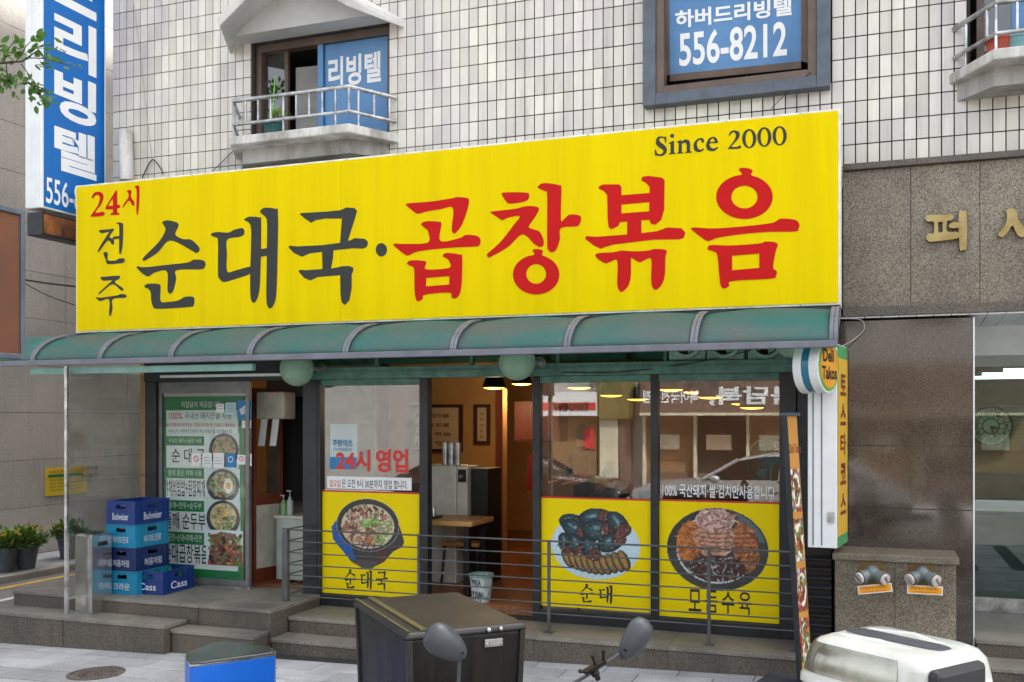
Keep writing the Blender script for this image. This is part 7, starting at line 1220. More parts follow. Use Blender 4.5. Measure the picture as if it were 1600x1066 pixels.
for i, (x, y, lab) in enumerate(((-3.0, 2.6, 'dark table with dishes at the back of the open window'), (-2.3, 1.35, 'dining table behind the middle poster window'), (-1.2, 1.4, 'dining table behind the right window'), (-1.9, 3.2, 'dining table deep in the room behind the right window'))):
    table(x, y, 1.1, .7, lab)
    for k, (sx, rz) in enumerate(((-.35, 0), (.35, 0), (-.35, math.pi), (.35, math.pi))):
        if i == 1 and k < 2: continue
        chair(x + sx, y + (.52 if rz == 0 else -.52), rz, ['back left', 'back right', 'front left', 'front right'][k] + [' black chair by the dish table seen through the open window', ' black chair by the table behind the middle poster window', ' black chair by the table behind the right window', ' black chair deep in the room behind the right window'][i])
for k in range(7): q = Vector((-3.45 + k * .14, 2.5 + .1 * (k % 3), 1.021)); tag(MB().lathe([(0, 0), (.03, 0), (.055, .035), (.05, .035), (.028, .006), (0, .006)], q, 16).build('side_dish', 'cap_white', origin=q, smooth=True), 'small white side dish on the dark table at the back', 'dish', 'side dishes on the back table')
# bin with TEA print
c = at(752, 938, .16); c.z = .2805; t = thing('waste_bin', c, 'small white TEA bin with a green rim on the floor by the sill', 'bin')
MB().lathe([(0, 0), (.085, 0), (.115, .255), (.108, .255), (.08, .01), (0, .01)], c, 28).build('bucket', pm('bin_white', (196, 206, 204), .5, rgb2=(120, 128, 130), scale=22), t, smooth=True); MB().lathe([(.113, .245), (.122, .245), (.122, .268), (.106, .268), (.106, .25)], c, 28).build('rim', pm('bin_green', (120, 160, 144), .5), t, smooth=True)
for k, z in enumerate((.17, .06)): text('TEA', 'letter_black', t, c + Vector((-.055, -.118 + .012 * k, z)), .10, .05, bold=.01)
# doorway: inner wooden door, jacket, cabinet and bottles
dw = thing('wooden_door', (-6.0, .3, .2805), 'reddish wooden inner door with a window inside the entrance', 'door')
A = at(396, 900, .35); B = at(442, 900, .75); z1_ = 2.36
def dq(s0, s1, z0, z1, th=.04):
    p, q = A.lerp(B, s0), A.lerp(B, s1); n_ = Vector((B.y - A.y, A.x - B.x, 0)).normalized() * th; return [Vector((p.x, p.y, z0)), Vector((q.x, q.y, z0)), Vector((q.x, q.y, z0)) - n_, Vector((p.x, p.y, z0)) - n_], [Vector((p.x, p.y, z1)), Vector((q.x, q.y, z1)), Vector((q.x, q.y, z1)) - n_, Vector((p.x, p.y, z1)) - n_]
for s0, s1, z0, z1 in ((0, .10, .2805, z1_), (.88, 1, .2805, z1_), (.101, .879, .2805, .42), (.101, .879, 1.10, 1.22), (.101, .879, 2.25, z1_)): MB().hexa(*dq(s0, s1, z0, z1)).build('rail', 'wood_red', dw)
MB().hexa(*dq(.101, .879, .421, 1.099, .02)).build('panel', 'cream_plastic', dw); MB().hexa(*dq(.101, .879, 1.221, 2.249, .008)).build('pane', 'glass_clear', dw)
p = at(398, 655, .3); q = at(442, 612, .3); u_ = tag(MB().box(p.x, q.x, .32, .55, p.z, q.z).build('air_curtain', 'cream_plastic', bevel=.02, origin=(p.x, .3, p.z)), 'cream air curtain unit above the inner wooden door', 'air curtain')
for u in (403, 421):
    p = at(u, 697, .30); q = at(u + 14, 655, .30); tag(MB().hexa([(p.x, .300, p.z), (q.x - .03, .300, p.z), (q.x - .03, .302, p.z), (p.x, .302, p.z)], [(p.x + .04, .30, q.z), (q.x + .01, .30, q.z), (q.x + .01, .302, q.z), (p.x + .04, .302, q.z)]).build('paper_sheet', 'letter_white', origin=p), 'white paper hanging below the air curtain, %s one' % ('left' if u == 403 else 'right'), 'paper')
p = at(431, 905, .45); q = at(496, 808, .45); cb = thing('side_cabinet', (p.x, .5, .2805), 'pale green side cabinet inside the entrance', 'cabinet')
MB().box(p.x, q.x, .46, .85, .31, q.z - .03).build('body', pm('cab_green', (196, 206, 196), .5), cb, bevel=.005); MB().box(p.x - .02, q.x + .02, .44, .87, q.z - .029, q.z).build('top', 'cream_plastic', cb, bevel=.004)
for x_ in (p.x + .03, q.x - .03): MB().box(x_ - .015, x_ + .015, .5, .8, .2805, .309).build('foot', 'steel', cb)
for k, (u, m) in enumerate(((443, pm('soap_green', (150, 206, 140), .15)), (453, pm('soap_clear', (196, 206, 200), .15)))):
    c = at(u, 808, .55); c.z = q.z + .0005; hs = .2 + .05 * k; t = thing('soap_bottle', c, ['green pump bottle on the side cabinet inside the entrance', 'taller clear pump bottle on the side cabinet inside the entrance'][k], 'bottle'); MB().lathe([(0, 0), (.036, 0), (.036, hs * .6), (.015, hs * .72), (.015, hs * .8), (0, hs * .8)], c, 16).build('body', m, t, smooth=True)
    MB().cyl(c + Vector((0, 0, hs * .8)), c + Vector((0, 0, hs)), .006).box(c.x - .04, c.x + .012, c.y - .008, c.y + .008, c.z + hs, c.z + hs + .014).build('pump', 'cap_white', t)
random.seed(5); m = MB(); cx_ = at(458, 700, .9); vs = []; N = 18; Z = [2.28, 2.24, 2.1, 1.8, 1.5, 1.3, 1.12]
for k, z in enumerate(Z):
    wd = [.05, .17, .19, .17, .19, .21, .22][k]
    for i in range(N): a_ = 2 * math.pi * i / N; vs.append((cx_.x + wd * math.cos(a_) * (1 + .08 * math.sin(5 * a_ + k)), .95 + .07 * math.sin(a_) * (1 + .3 * math.sin(3 * a_)), z))
m.add(vs, [(k * N + i, k * N + (i + 1) % N, (k + 1) * N + (i + 1) % N, (k + 1) * N + i) for k in range(len(Z) - 1) for i in range(N)] + [tuple(range(N))]); o = m.build('hanging_jacket', pm('cloth_black', (28, 27, 28), .9), smooth=True, origin=(cx_.x, .95, 1.12)); tag(o, 'black jacket hanging inside the entrance above the cabinet', 'jacket')
struct(MB().box(-6.6, -5.2, 1.1, 1.16, .28, 2.83).build('vestibule_wall', pm('vest_wall', (156, 150, 130), .85)))
# red apron and wall cupboard at the back
a = at(803, 690, 3.0); b = at(838, 640, 3.0); t = thing('wall_cupboard', (a.x, 3.0, a.z), 'red brown cupboard at the right side of the open window', 'cupboard'); MB().box(a.x, b.x + .3, 3.02, 3.35, a.z, b.z + .1).build('body', 'wood_red', t); MB().box(a.x + .01, a.x + .3, 3.0, 3.019, a.z + .02, b.z + .08).box(a.x + .31, b.x + .29, 3.0, 3.019, a.z + .02, b.z + .08).build('door', 'wood_red', t, bevel=.003)
a = at(821, 765, 2.9); b = at(838, 710, 2.9); o = MB().prism([(a.x, a.z), (b.x + .05, a.z), (b.x, b.z), (a.x + .05, b.z)], 'y', 2.9, 2.95).build('red_apron', pm('cloth_red', (150, 28, 34), .8), bevel=.015, origin=(a.x, 2.9, a.z)); tag(o, 'red apron hanging below the cupboard in the open window', 'apron')
# stand fan behind the right window
c = at(1203, 720, .75); t = thing('stand_fan', (c.x, .75, .2805), 'pale stand fan behind the right edge of the right window', 'fan')
MB().lathe([(.20, -.05), (.215, 0), (.20, .05)], c, 32, 'y').build('guard_ring', 'fan_plastic', t, smooth=True)
for k in range(24): a_ = 2 * math.pi * k / 24; d_ = Vector((math.cos(a_), 0, math.sin(a_))); MB().cyl(c + d_ * .04 + Vector((0, -.07, 0)), c + d_ * .2 + Vector((0, -.04, 0)), .003, 5).build('guard_wire', 'fan_plastic', t)
for k in range(3): a_ = 2 * math.pi * k / 3; d_ = Vector((math.cos(a_), 0, math.sin(a_))); e_ = Vector((-d_.z, 0, d_.x)); MB().hexa([c + d_ * .03, c + d_ * .17 - e_ * .05, c + d_ * .18 + e_ * .05 + Vector((0, -.03, 0)), c + d_ * .05 + e_ * .02], [p_ + Vector((0, .004, 0)) for p_ in (c + d_ * .03, c + d_ * .17 - e_ * .05, c + d_ * .18 + e_ * .05 + Vector((0, -.03, 0)), c + d_ * .05 + e_ * .02)]).build('blade', 'fan_plastic', t)
MB().cyl(c + Vector((0, .02, 0)), c + Vector((0, .14, 0)), .05, 16).build('motor', 'fan_plastic', t, smooth=True); MB().cyl((c.x, .87, .30), (c.x, .87, c.z), .018).build('pole', 'steel', t); MB().lathe([(0, 0), (.2, 0), (.2, .015), (.04, .03), (0, .03)], (c.x, .87, .2805), 24).build('base', 'fan_plastic', t, smooth=True)
# lobby clock
c = at(1548, 666, 4.13); t = thing('wall_clock', c, 'round black rimmed wall clock inside the green glass lobby', 'clock')
CK = .72; MB().lathe([(.30 * CK, 0), (.33 * CK, 0), (.33 * CK, -.03), (.30 * CK, -.03)], c, 36, 'y').build('rim', 'lamp_black', t, smooth=True); MB().lathe([(0, .005), (.30 * CK, .005)], c, 36, 'y').build('dial', pm('dial', (206, 220, 200), .6), t); MB().lathe([(.115 * CK, -.004), (.13 * CK, -.004)], c, 30, 'y').build('ring', 'lamp_black', t)
for k in range(12):
    a_ = math.pi / 2 - k * math.pi / 6; d_ = Vector((math.cos(a_), 0, math.sin(a_))); text(str(k or 12), 'letter_black', t, c + d_ * .22 * CK + Vector((-.024, -.004, -.028)), .048, .056, name='numeral'); a_ += math.pi / 12; d_ = Vector((math.cos(a_), 0, math.sin(a_))); MB().cyl(c + d_ * .13 * CK + Vector((0, -.004, 0)), c + d_ * .30 * CK + Vector((0, -.004, 0)), .004, 5).build('spoke', 'lamp_black', t)
for a_, l_ in ((-.35, .1), (-1.2, .14)): MB().cyl(c + Vector((0, -.01, 0)), c + Vector((math.cos(a_) * l_, -.01, math.sin(a_) * l_)), .008, 6).build('hand', 'lamp_black', t)
# two people at the table behind the middle window
pm('skin', (196, 150, 124), .6); pm('hair', (24, 20, 18), .6); pm('cloth_dark', (34, 34, 40), .9)
def person(loc, rz, label, joints, edges, head, hair=True):
    t = thing('person', loc, label, 'person'); t.rotation_euler.z = rz
    me = bpy.data.meshes.new('body'); names = list(joints); me.from_pydata([joints[n][0] for n in names], [(names.index(a), names.index(b)) for a, b in edges], []); o = bpy.data.objects.new('body_tmp', me); COL.objects.link(o)
    o.modifiers.new('skin', 'SKIN')
    for i, n in enumerate(names): sv = me.skin_vertices[0].data[i]; sv.radius = (joints[n][1], joints[n][1] if len(joints[n]) < 3 else joints[n][2]); sv.use_root = (n == 'pelvis')
    ss = o.modifiers.new('s', 'SUBSURF'); ss.levels = ss.render_levels = 2
    m2 = bpy.data.meshes.new_from_object(o.evaluated_get(bpy.context.evaluated_depsgraph_get())); bpy.data.objects.remove(o); m2.name = 'body'; m2.materials.clear(); m2.materials.append(MATS['cloth_dark']); m2.materials.append(MATS['skin'])
    hz = joints['neck'][0][2] - .01; wr = [Vector(joints[k][0]) for k in joints if k.startswith(('hand', 'wrist', 'finger'))]
    for p in m2.polygons:
        if p.center.z > hz or any((p.center - q).length < .075 for q in wr): p.material_index = 1
    m2.shade_smooth(); b = bpy.data.objects.new('body', m2); COL.objects.link(b); b.parent = t
    hc = Vector(head); MB().ball(hc + Vector((0, .022, .03)), .098, .108, .112, 20, 14).build('hair', 'hair', t, smooth=True, local=True); 
    for sx in (-1, 1): MB().ball(hc + Vector((sx * .032, -.092, .005)), .012, .008, .008, 10, 6).build('eye', 'hair', t, smooth=True, local=True)
    MB().ball(hc + Vector((0, -.1, -.025)), .013, .02, .02, 10, 6).build('nose', 'skin', t, smooth=True, local=True); MB().ball(hc + Vector((0, -.088, -.058)), .024, .01, .007, 10, 6).build('mouth', pm('lips', (160, 90, 84), .6), t, smooth=True, local=True)
    return t
def hand(J, E, s, w, d):
    w = Vector(w); d = Vector(d).normalized(); side = d.cross(Vector((0, 0, 1))).normalized(); J['hand%d' % s] = (w + d * .06, .032, .02); E.append(('wrist%d' % s, 'hand%d' % s))
    for k, l_ in enumerate((.07, .08, .075, .06)): b0 = w + d * .10 + side * (k - 1.5) * .02; n1, n2 = 'finger%d%da' % (s, k), 'finger%d%db' % (s, k); J[n1] = (b0, .009); J[n2] = (b0 + d * l_ + Vector((0, 0, -.015)), .008); E += [('hand%d' % s, n1), (n1, n2)]
    J['finger%dt' % s] = (w + d * .07 + side * .05 * s, .01); E.append(('hand%d' % s, 'finger%dt' % s))
def seated(loc, rz, label):
    J = {'pelvis': ((0, 0, .47), .13, .11), 'waist': ((0, .01, .62), .13, .10), 'chest': ((0, 0, .84), .16, .11), 'neckb': ((0, -.01, .97), .06), 'neck': ((0, -.02, 1.02), .05), 'head': ((0, -.03, 1.12), .085, .095), 'crown': ((0, -.02, 1.20), .07)}
    E = [('pelvis', 'waist'), ('waist', 'chest'), ('chest', 'neckb'), ('neckb', 'neck'), ('neck', 'head'), ('head', 'crown')]
    for s in (-1, 1):
        J['sh%d' % s] = ((s * .18, 0, .92), .06); J['el%d' % s] = ((s * .23, -.12, .70), .045); J['wrist%d' % s] = ((s * .13, -.34, .78), .03); J['hip%d' % s] = ((s * .1, -.04, .47), .085); J['knee%d' % s] = ((s * .12, -.44, .48), .06); J['ankle%d' % s] = ((s * .12, -.42, .09), .04); J['toe%d' % s] = ((s * .12, -.56, .04), .035)
        E += [('chest', 'sh%d' % s), ('sh%d' % s, 'el%d' % s), ('el%d' % s, 'wrist%d' % s), ('pelvis', 'hip%d' % s), ('hip%d' % s, 'knee%d' % s), ('knee%d' % s, 'ankle%d' % s), ('ankle%d' % s, 'toe%d' % s)]; hand(J, E, s, J['wrist%d' % s][0], (-s * .2, -1, 0))
    return person(loc, rz, label, J, E, (0, -.03, 1.13))
def standing(loc, rz, label):
    J = {'pelvis': ((0, 0, .92), .12, .10), 'waist': ((0, 0, 1.08), .12, .09), 'chest': ((0, -.02, 1.28), .15, .10), 'neckb': ((0, -.03, 1.40), .055), 'neck': ((0, -.04, 1.44), .048), 'head': ((0, -.06, 1.54), .08, .09), 'crown': ((0, -.05, 1.62), .068)}
    E = [('pelvis', 'waist'), ('waist', 'chest'), ('chest', 'neckb'), ('neckb', 'neck'), ('neck', 'head'), ('head', 'crown')]
    for s in (-1, 1):
        J['sh%d' % s] = ((s * .18, -.02, 1.35), .055); J['el%d' % s] = ((s * .23, -.06, 1.10), .042); J['wrist%d' % s] = ((s * .16, -.26, 1.02), .028); J['hip%d' % s] = ((s * .09, 0, .88), .085); J['knee%d' % s] = ((s * .1, -.01, .48), .055); J['ankle%d' % s] = ((s * .1, .02, .08), .038); J['toe%d' % s] = ((s * .11, -.13, .035), .035)
        E += [('chest', 'sh%d' % s), ('sh%d' % s, 'el%d' % s), ('el%d' % s, 'wrist%d' % s), ('pelvis', 'hip%d' % s), ('hip%d' % s, 'knee%d' % s), ('knee%d' % s, 'ankle%d' % s), ('ankle%d' % s, 'toe%d' % s)]; hand(J, E, s, J['wrist%d' % s][0], (-s * .2, -1, 0))
    return person(loc, rz, label, J, E, (0, -.06, 1.55))
p = at(878, 700, 2.0)
seated((-2.72, 1.85, .2805), R(15), 'person in dark clothes seated at the table behind the middle window')
chair(-2.72, 1.85, R(15), 'black chair under the seated person behind the middle window')
standing((p.x + .12, 2.5, .2805), R(-35), 'person in dark clothes standing behind the seated person')
# ================================================================== street foreground
# blue utility box
bz = .75; pts = [atz(u, v, bz) for u, v in ((288, 1024), (292, 1020), (332, 1005), (350, 1003), (424, 1011), (432, 1017), (430, 1021), (312, 1037), (296, 1038))]
cen = sum(pts, Vector()) / len(pts); t = thing('utility_box', (cen.x, cen.y, gz(cen.x)), 'bright blue floor standing box with a dark glossy lid', 'utility box')
pm('box_blue', (14, 98, 200), .35, var=.05); pm('lid_dark', (44, 48, 48), .18, rgb2=(58, 70, 64), scale=5)
sc = lambda k, z: [Vector((cen.x + (p.x - cen.x) * k, cen.y + (p.y - cen.y) * k, z)) for p in pts]
MB().hexa(sc(.985, gz(cen.x)), sc(.985, bz - .013)).build('body', 'box_blue', t, bevel=.006); MB().hexa(sc(1.0, bz - .012), sc(1.0, bz - .004)).build('lid_edge', 'steel', t); MB().hexa(sc(.97, bz - .0035), sc(.95, bz + .006)).build('lid', 'lid_dark', t, bevel=.003)
MB().box(pts[0].x - .03, pts[0].x + .002, pts[0].y - .03, pts[0].y, .53, .60).build('hinge', 'steel', t)
# manhole cover
c = atz(150, 1053, gz(-6.25)); c.z = gz(c.x) + .003; t = thing('manhole_cover', c, 'round rusty iron manhole cover in the pavement', 'manhole cover')
pm('rust', (104, 92, 84), .8, rgb2=(72, 64, 60), scale=14, bump=.6, bscale=50); MB().lathe([(0, .003), (.20, .003), (.20, 0)], c, 36).build('plate', 'rust', t); MB().lathe([(.205, 0), (.205, .006), (.235, .006), (.235, 0)], c, 36).build('ring', 'rust', t)
for i in range(-4, 5):
    for j in range(-4, 5):
        if i * i + j * j < 17: MB().box(c.x + i * .041 - .012, c.x + i * .041 + .012, c.y + j * .041 - .012, c.y + j * .041 + .012, c.z + .003, c.z + .008).build('stud', 'rust', t)
t.rotation_euler.y = -math.atan(.0243)

# ---- scooters
pm('plastic_black', (17, 15, 14), .45, streak=-.6, rgb2=(34, 30, 26), scale=5, stretch=(3, 3, .6), spec=.3); pm('plastic_grey', (64, 68, 73), .42, rgb2=(54, 58, 62), scale=4); pm('tyre', (26, 26, 27), .85); pm('white_gloss', (204, 206, 200), .22, rgb2=(186, 188, 180), scale=3, coat=.6); pm('rubber_pad', (40, 39, 41), .55); glass('smoke_lens', (.50, .49, .44), .07); pm('lens_grey', (166, 164, 150), .14, metal=.65, rgb2=(120, 118, 104), scale=4, coat=.5); pm('lid_black', (28, 27, 25), .48, rgb2=(40, 38, 34), scale=3, bump=.2, bscale=60); pm('trim_olive', (88, 80, 48), .5); pm('scooter_blue', (40, 60, 90), .3, coat=.4); pm('lamp_lens', (206, 210, 210), .1)
def ring(a, b, e, n=40):
    out = []
    for i in range(n):
        t_ = 2 * math.pi * i / n; c_, s_ = math.cos(t_), math.sin(t_); out.append((a * math.copysign(abs(c_) ** (2 / e), c_), b * math.copysign(abs(s_) ** (2 / e), s_)))
    return out
def loft(levels, e=5, n=40, cx=0., rng=None):
    mb = MB(); vs = []; idx = range(n) if rng is None else rng
    for (a, b, z, dx) in levels: r_ = ring(a, b, e, n); vs += [(cx + dx + r_[i % n][0], r_[i % n][1], z) for i in idx]
    m = len(list(idx)); cl = rng is None; L = len(levels); fs = [(l * m + i, l * m + (i + 1) % m, (l + 1) * m + (i + 1) % m, (l + 1) * m + i) for l in range(L - 1) for i in range(m if cl else m - 1)]
    if cl: fs += [tuple(range(m))[::-1], tuple(range((L - 1) * m, L * m))]
    return mb.add(vs, fs)
def mirror(t, s, x, z, tilt=0.):
    st = MB().tube([(x, s * .22, z - .26), (x + .02, s * .27, z - .14), (x + .03, s * .33, z - .03)], .008, 8).build('mirror_stalk', 'plastic_grey', t, smooth=True, local=True)
    mb = MB(); n, m = 24, 14; vs = []; ax = Vector((0, s * .93, .36)).normalized(); up = Vector((0, -s * .36, .93)).normalized(); c = Vector((x + .035, s * .385, z + .02))
    for i in range(m + 1):
        f = i / m; q = -1 + 2 * f; rad = math.sqrt(max(0, 1 - abs(q) ** 2.6)) * (.80 + .28 * q)
        for j in range(n):
            a_ = 2 * math.pi * j / n; fx = math.cos(a_); vs.append(c + ax * (.088 * q) + up * (.060 * rad * math.sin(a_)) + Vector((.045 * rad * fx if fx > 0 else .012 * rad * fx, 0, 0)))
    mb.add(vs, [(i * n + j, i * n + (j + 1) % n, (i + 1) * n + (j + 1) % n, (i + 1) * n + j) for i in range(m) for j in range(n)]); sh = mb.build('mirror', 'plastic_grey', t, smooth=True, local=True, auto=80)
    MB().cyl(c + Vector((-.0135, 0, 0)), c + Vector((-.0145, 0, 0)), .04, 20).build('mirror_glass', 'stainless', sh, local=True)
def scooter(loc, rz, label, colour, kind):
    t = thing('scooter', loc, label, 'scooter'); t.rotation_euler.z = rz; dz = -.22 if kind == 0 else 0.; sx_ = .34 if kind == 0 else 0.
    for x in (-.62, .62):
        wv = MB().lathe([(.15, -.05), (.22, -.055), (.25, -.03), (.255, 0), (.25, .03), (.22, .055), (.15, .05), (.15, -.05)], (x, 0, .255), 32, 'y').build('wheel', 'tyre', t, smooth=True, local=True)
        MB().lathe([(.03, -.045), (.15, -.03), (.15, .03), (.03, .045)], (x, 0, .255), 24, 'y').build('rim', 'steel', wv, smooth=True, local=True)
    loft([(.50, .15, .34, -.30), (.52, .17, .48, -.32), (.48, .16, .64, -.34), (.42, .14, .72, -.36)], 4).build('rear_body', colour, t, smooth=True, local=True)
    MB().box(-.1, .42, -.16, .16, .30, .36).build('floor_board', 'plastic_black', t, local=True, bevel=.02)
    loft([(.10, .10, .30, .42), (.10, .19, .55, .44), (.08, .20, .80 + dz * .6, .40), (.07, .15, .98 + dz, .34)], 3.5).build('leg_shield', colour, t, smooth=True, local=True)
    loft([(.36 - sx_ * .3, .12, .721, -.28 + sx_), (.38 - sx_ * .3, .13, .76, -.28 + sx_), (.34 - sx_ * .3, .11, .80, -.28 + sx_)], 4).build('seat', 'rubber_pad', t, smooth=True, local=True)
    MB().tube([(.62, .07, .26), (.5, .07, .62), (.44, .05, .8)], .022, 10).build('fork', 'steel', t, smooth=True, local=True); MB().tube([(.62, -.07, .26), (.5, -.07, .62), (.44, -.05, .8)], .022, 10).build('fork', 'steel', t, smooth=True, local=True)
    loft([(.14, .06, .45, .62), (.20, .07, .50, .62), (.16, .065, .55, .60)], 3).build('mudguard', colour, t, smooth=True, local=True)
    loft([(.09, .14, .985 + dz, .33), (.10, .16, 1.04 + dz, .33), (.07, .12, 1.09 + dz, .31)], 3).build('handlebar_cowl', colour, t, smooth=True, local=True)
    MB().ball((.43, 0, 1.03 + dz), .03, .075, .045).build('headlight', 'lamp_lens', t, smooth=True, local=True)
    for s in (-1, 1): hb_ = MB().tube([(.30, s * .1, 1.06 + dz), (.28, s * .24, 1.08 + dz), (.24, s * .36, 1.06 + dz)], .016, 8).build('handlebar', 'steel', t, smooth=True, local=True); MB().cyl((.262, s * .30, 1.072 + dz), (.235, s * .40, 1.054 + dz), .021, 12).build('grip', 'rubber', hb_, smooth=True, local=True)
    for s in (-1, 1): MB().tube([(.30, s * .20, 1.07 + dz), (.33, s * .28, 1.075 + dz), (.31, s * .40, 1.06 + dz)], .006, 6).build('brake_lever', 'steel', t, smooth=True, local=True); MB().tube([(.31, s * .18, 1.07 + dz), (.40, s * .12, 1.02 + dz), (.42, s * .06, .9 + dz)], .005, 6).build('brake_cable', 'cable_black', t, smooth=True, local=True)
    MB().box(-.80, -.35, -.12, .12, .805, .83).build('rack', 'steel', t, local=True, bevel=.005)
    MB().ball((-.80, 0, .62), .03, .09, .04).build('tail_light', 'poster_red', t, smooth=True, local=True)
    MB().cyl((-.2, -.12, .32), (-.35, -.2, .0), .012, 8).build('side_stand', 'steel', t, local=True); MB().tube([(-.3, -.18, .3), (-.6, -.19, .3), (-.85, -.19, .36)], .045, 12).build('exhaust', 'steel', t, smooth=True, local=True)
    return t
# delivery scooter: black box on the rack
h = R(-46); hv = Vector((math.cos(h), math.sin(h), 0)); rv = Vector((-hv.y, hv.x, 0)); FL = atz(634, 990, 1.08); BL, BW = .92, .60
bc = FL + rv * (BW / 2) - hv * (BL / 2); o3 = bc + hv * .56; loc = Vector((o3.x, o3.y, gz(o3.x)))
sct = scooter(loc, h, 'dark delivery scooter with a large black box and grey mirrors facing the camera', 'scooter_blue', 0)
zB = lambda z: z - gz(o3.x); bxx = -.56
db = MB().hexa([(bxx - BL / 2 + .045, -BW / 2 + .04, zB(.52)), (bxx + BL / 2 - .045, -BW / 2 + .04, zB(.52)), (bxx + BL / 2 - .045, BW / 2 - .04, zB(.52)), (bxx - BL / 2 + .045, BW / 2 - .04, zB(.52))], [(bxx - BL / 2 + .02, -BW / 2 + .02, zB(1.0450)), (bxx + BL / 2 - .02, -BW / 2 + .02, zB(1.0450)), (bxx + BL / 2 - .02, BW / 2 - .02, zB(1.0450)), (bxx - BL / 2 + .02, BW / 2 - .02, zB(1.0450))]).build('delivery_box', 'plastic_black', sct, local=True, bevel=.015)
MB().hexa([(bxx - BL / 2, -BW / 2, zB(1.0455)), (bxx + BL / 2, -BW / 2, zB(1.0455)), (bxx + BL / 2, BW / 2, zB(1.0455)), (bxx - BL / 2, BW / 2, zB(1.0455))], [(bxx - BL / 2 + .01, -BW / 2 + .01, zB(1.0800)), (bxx + BL / 2 - .01, -BW / 2 + .01, zB(1.0800)), (bxx + BL / 2 - .01, BW / 2 - .01, zB(1.0800)), (bxx - BL / 2 + .01, BW / 2 - .01, zB(1.0800))]).build('lid', 'lid_black', db, local=True, bevel=.012)
MB().box(bxx - BL / 2 + .02, bxx + BL / 2 - .02, -BW / 2 + .075, -BW / 2 + .105, zB(1.0805), zB(1.0890)).build('lid_trim', 'trim_olive', db, local=True, bevel=.002)
MB().box(bxx - BL / 2 + .012, bxx + BL / 2 - .012, -BW / 2 + .012, -BW / 2 + .024, zB(1.0805), zB(1.0860)).build('lid_edge_trim', 'trim_olive', db, local=True)
for sx in (-1, 1):
    for sy in (-1, 1): MB().hexa([(bxx + sx * (BL / 2 - .045) + dx, sy * (BW / 2 - .04) + dy, zB(.53)) for dx, dy in ((-.014, -.014), (.014, -.014), (.014, .014), (-.014, .014))], [(bxx + sx * (BL / 2 - .022) + dx, sy * (BW / 2 - .022) + dy, zB(1.044)) for dx, dy in ((-.014, -.014), (.014, -.014), (.014, .014), (-.014, .014))]).build('corner_trim', 'lid_black', db, local=True, bevel=.004)
for y in (-.12, .13):
    hn = MB().box(bxx + BL / 2 - .022, bxx + BL / 2 - .008, y - .045, y + .045, zB(0.9800), zB(1.0150)).build('hinge', 'steel', db, local=True, bevel=.002)
    for dy in (-.03, .03): MB().ball((bxx + BL / 2 + .002, y + dy, zB(1.0620)), .011, n=12, m=8).build('rivet', 'steel', db, smooth=True, local=True)
    for dy in (-.035, .035): MB().ball((bxx + BL / 2 - .006, y + dy, zB(0.9920)), .006, n=10, m=6).build('screw', 'steel', hn, smooth=True, local=True)
inv = Matrix.Translation(-loc).to_4x4(); rotm = Matrix.Rotation(-h, 4, 'Z')
def to_local(p): return rotm @ (Vector(p) - loc)
for s, u, v, dep in ((-1, 697, 1006, None), (1, 991, 999, None)):
    # mirror centre on the ray, at the lateral plane through the handlebar
    k = (u - 800) / FPX; d = Vector((-_s + _c * k, _c + _s * k, (HOR - v) / FPX)); o_ = Vector((0, -CAM_D, CAM_H)); hb0 = loc + hv * .30; tt = (hb0 - o_).dot(hv) / d.dot(hv); p = to_local(o_ + d * tt)
    c = p; st0 = Vector((.28, s * .20, 1.07 - .22)); end = c + Vector((0, -s * .06, -.05))
    MB().tube([st0, st0.lerp(end, .5) + Vector((.0, 0, -.01)), end], .008, 8).build('mirror_stalk', 'plastic_grey', sct, smooth=True, local=True)
    mb = MB(); n, m = 26, 16; vs = []; ax = Vector((0, s * .80, .60)).normalized() if s < 0 else Vector((0, s * .62, .78)).normalized(); up = Vector((1, 0, 0)).cross(ax); up = up if up.z > 0 else -up
    for i in range(m + 1):
        f = i / m; q = -1 + 2 * f; rad = math.sqrt(max(0, 1 - abs(q) ** 2.4)) * (.86 + .22 * q)
        for j in range(n): a_ = 2 * math.pi * j / n; fx = math.cos(a_); vs.append(c + ax * (.108 * q) + up * (.074 * rad * math.sin(a_)) + Vector((.052 * rad * fx if fx > 0 else .012 * rad * fx, 0, 0)))
    mb.add(vs, [(i * n + j, i * n + (j + 1) % n, (i + 1) * n + (j + 1) % n, (i + 1) * n + j) for i in range(m) for j in range(n)]); sh = mb.build('mirror', 'plastic_grey', sct, smooth=True, local=True, auto=80)
    MB().cyl(c + Vector((-.0125, 0, 0)), c + Vector((-.0140, 0, 0)), .045, 22).build('mirror_glass', 'stainless', sh, local=True); MB().cyl(end + Vector((.02, 0, .012)), end + Vector((.032, 0, .012)), .007, 10).build('mirror_screw', 'plastic_black', sh, local=True)
# phone cradle on the handlebar
k = (930 - 800) / FPX; d = Vector((-_s + _c * k, _c + _s * k, (HOR - 1040) / FPX)); p = Vector((0, -CAM_D, CAM_H)); tt = (loc + hv * .34 - p).dot(hv) / d.dot(hv); c = to_local(p + d * tt); pc = thing('phone_cradle', loc + hv * c.x + rv * c.y + Vector((0, 0, c.z)), 'small dark phone cradle with three prongs between the scooter mirrors', 'phone holder'); pc.rotation_euler.z = h
ya, za = Vector((0, .92, .38)).normalized(), Vector((.2, -.38, .9)).normalized()
Q = lambda y, z, x=0.: ya * y + za * z + Vector((x, 0, 0))
MB().hexa([Q(-.06, -.012, -.015), Q(.05, -.012, -.015), Q(.05, .0, -.03), Q(-.06, .0, -.03)], [Q(-.06, -.012, .02), Q(.05, -.012, .02), Q(.05, .008, .02), Q(-.06, .008, .02)]).build('plate', 'plastic_black', pc, local=True, bevel=.004)
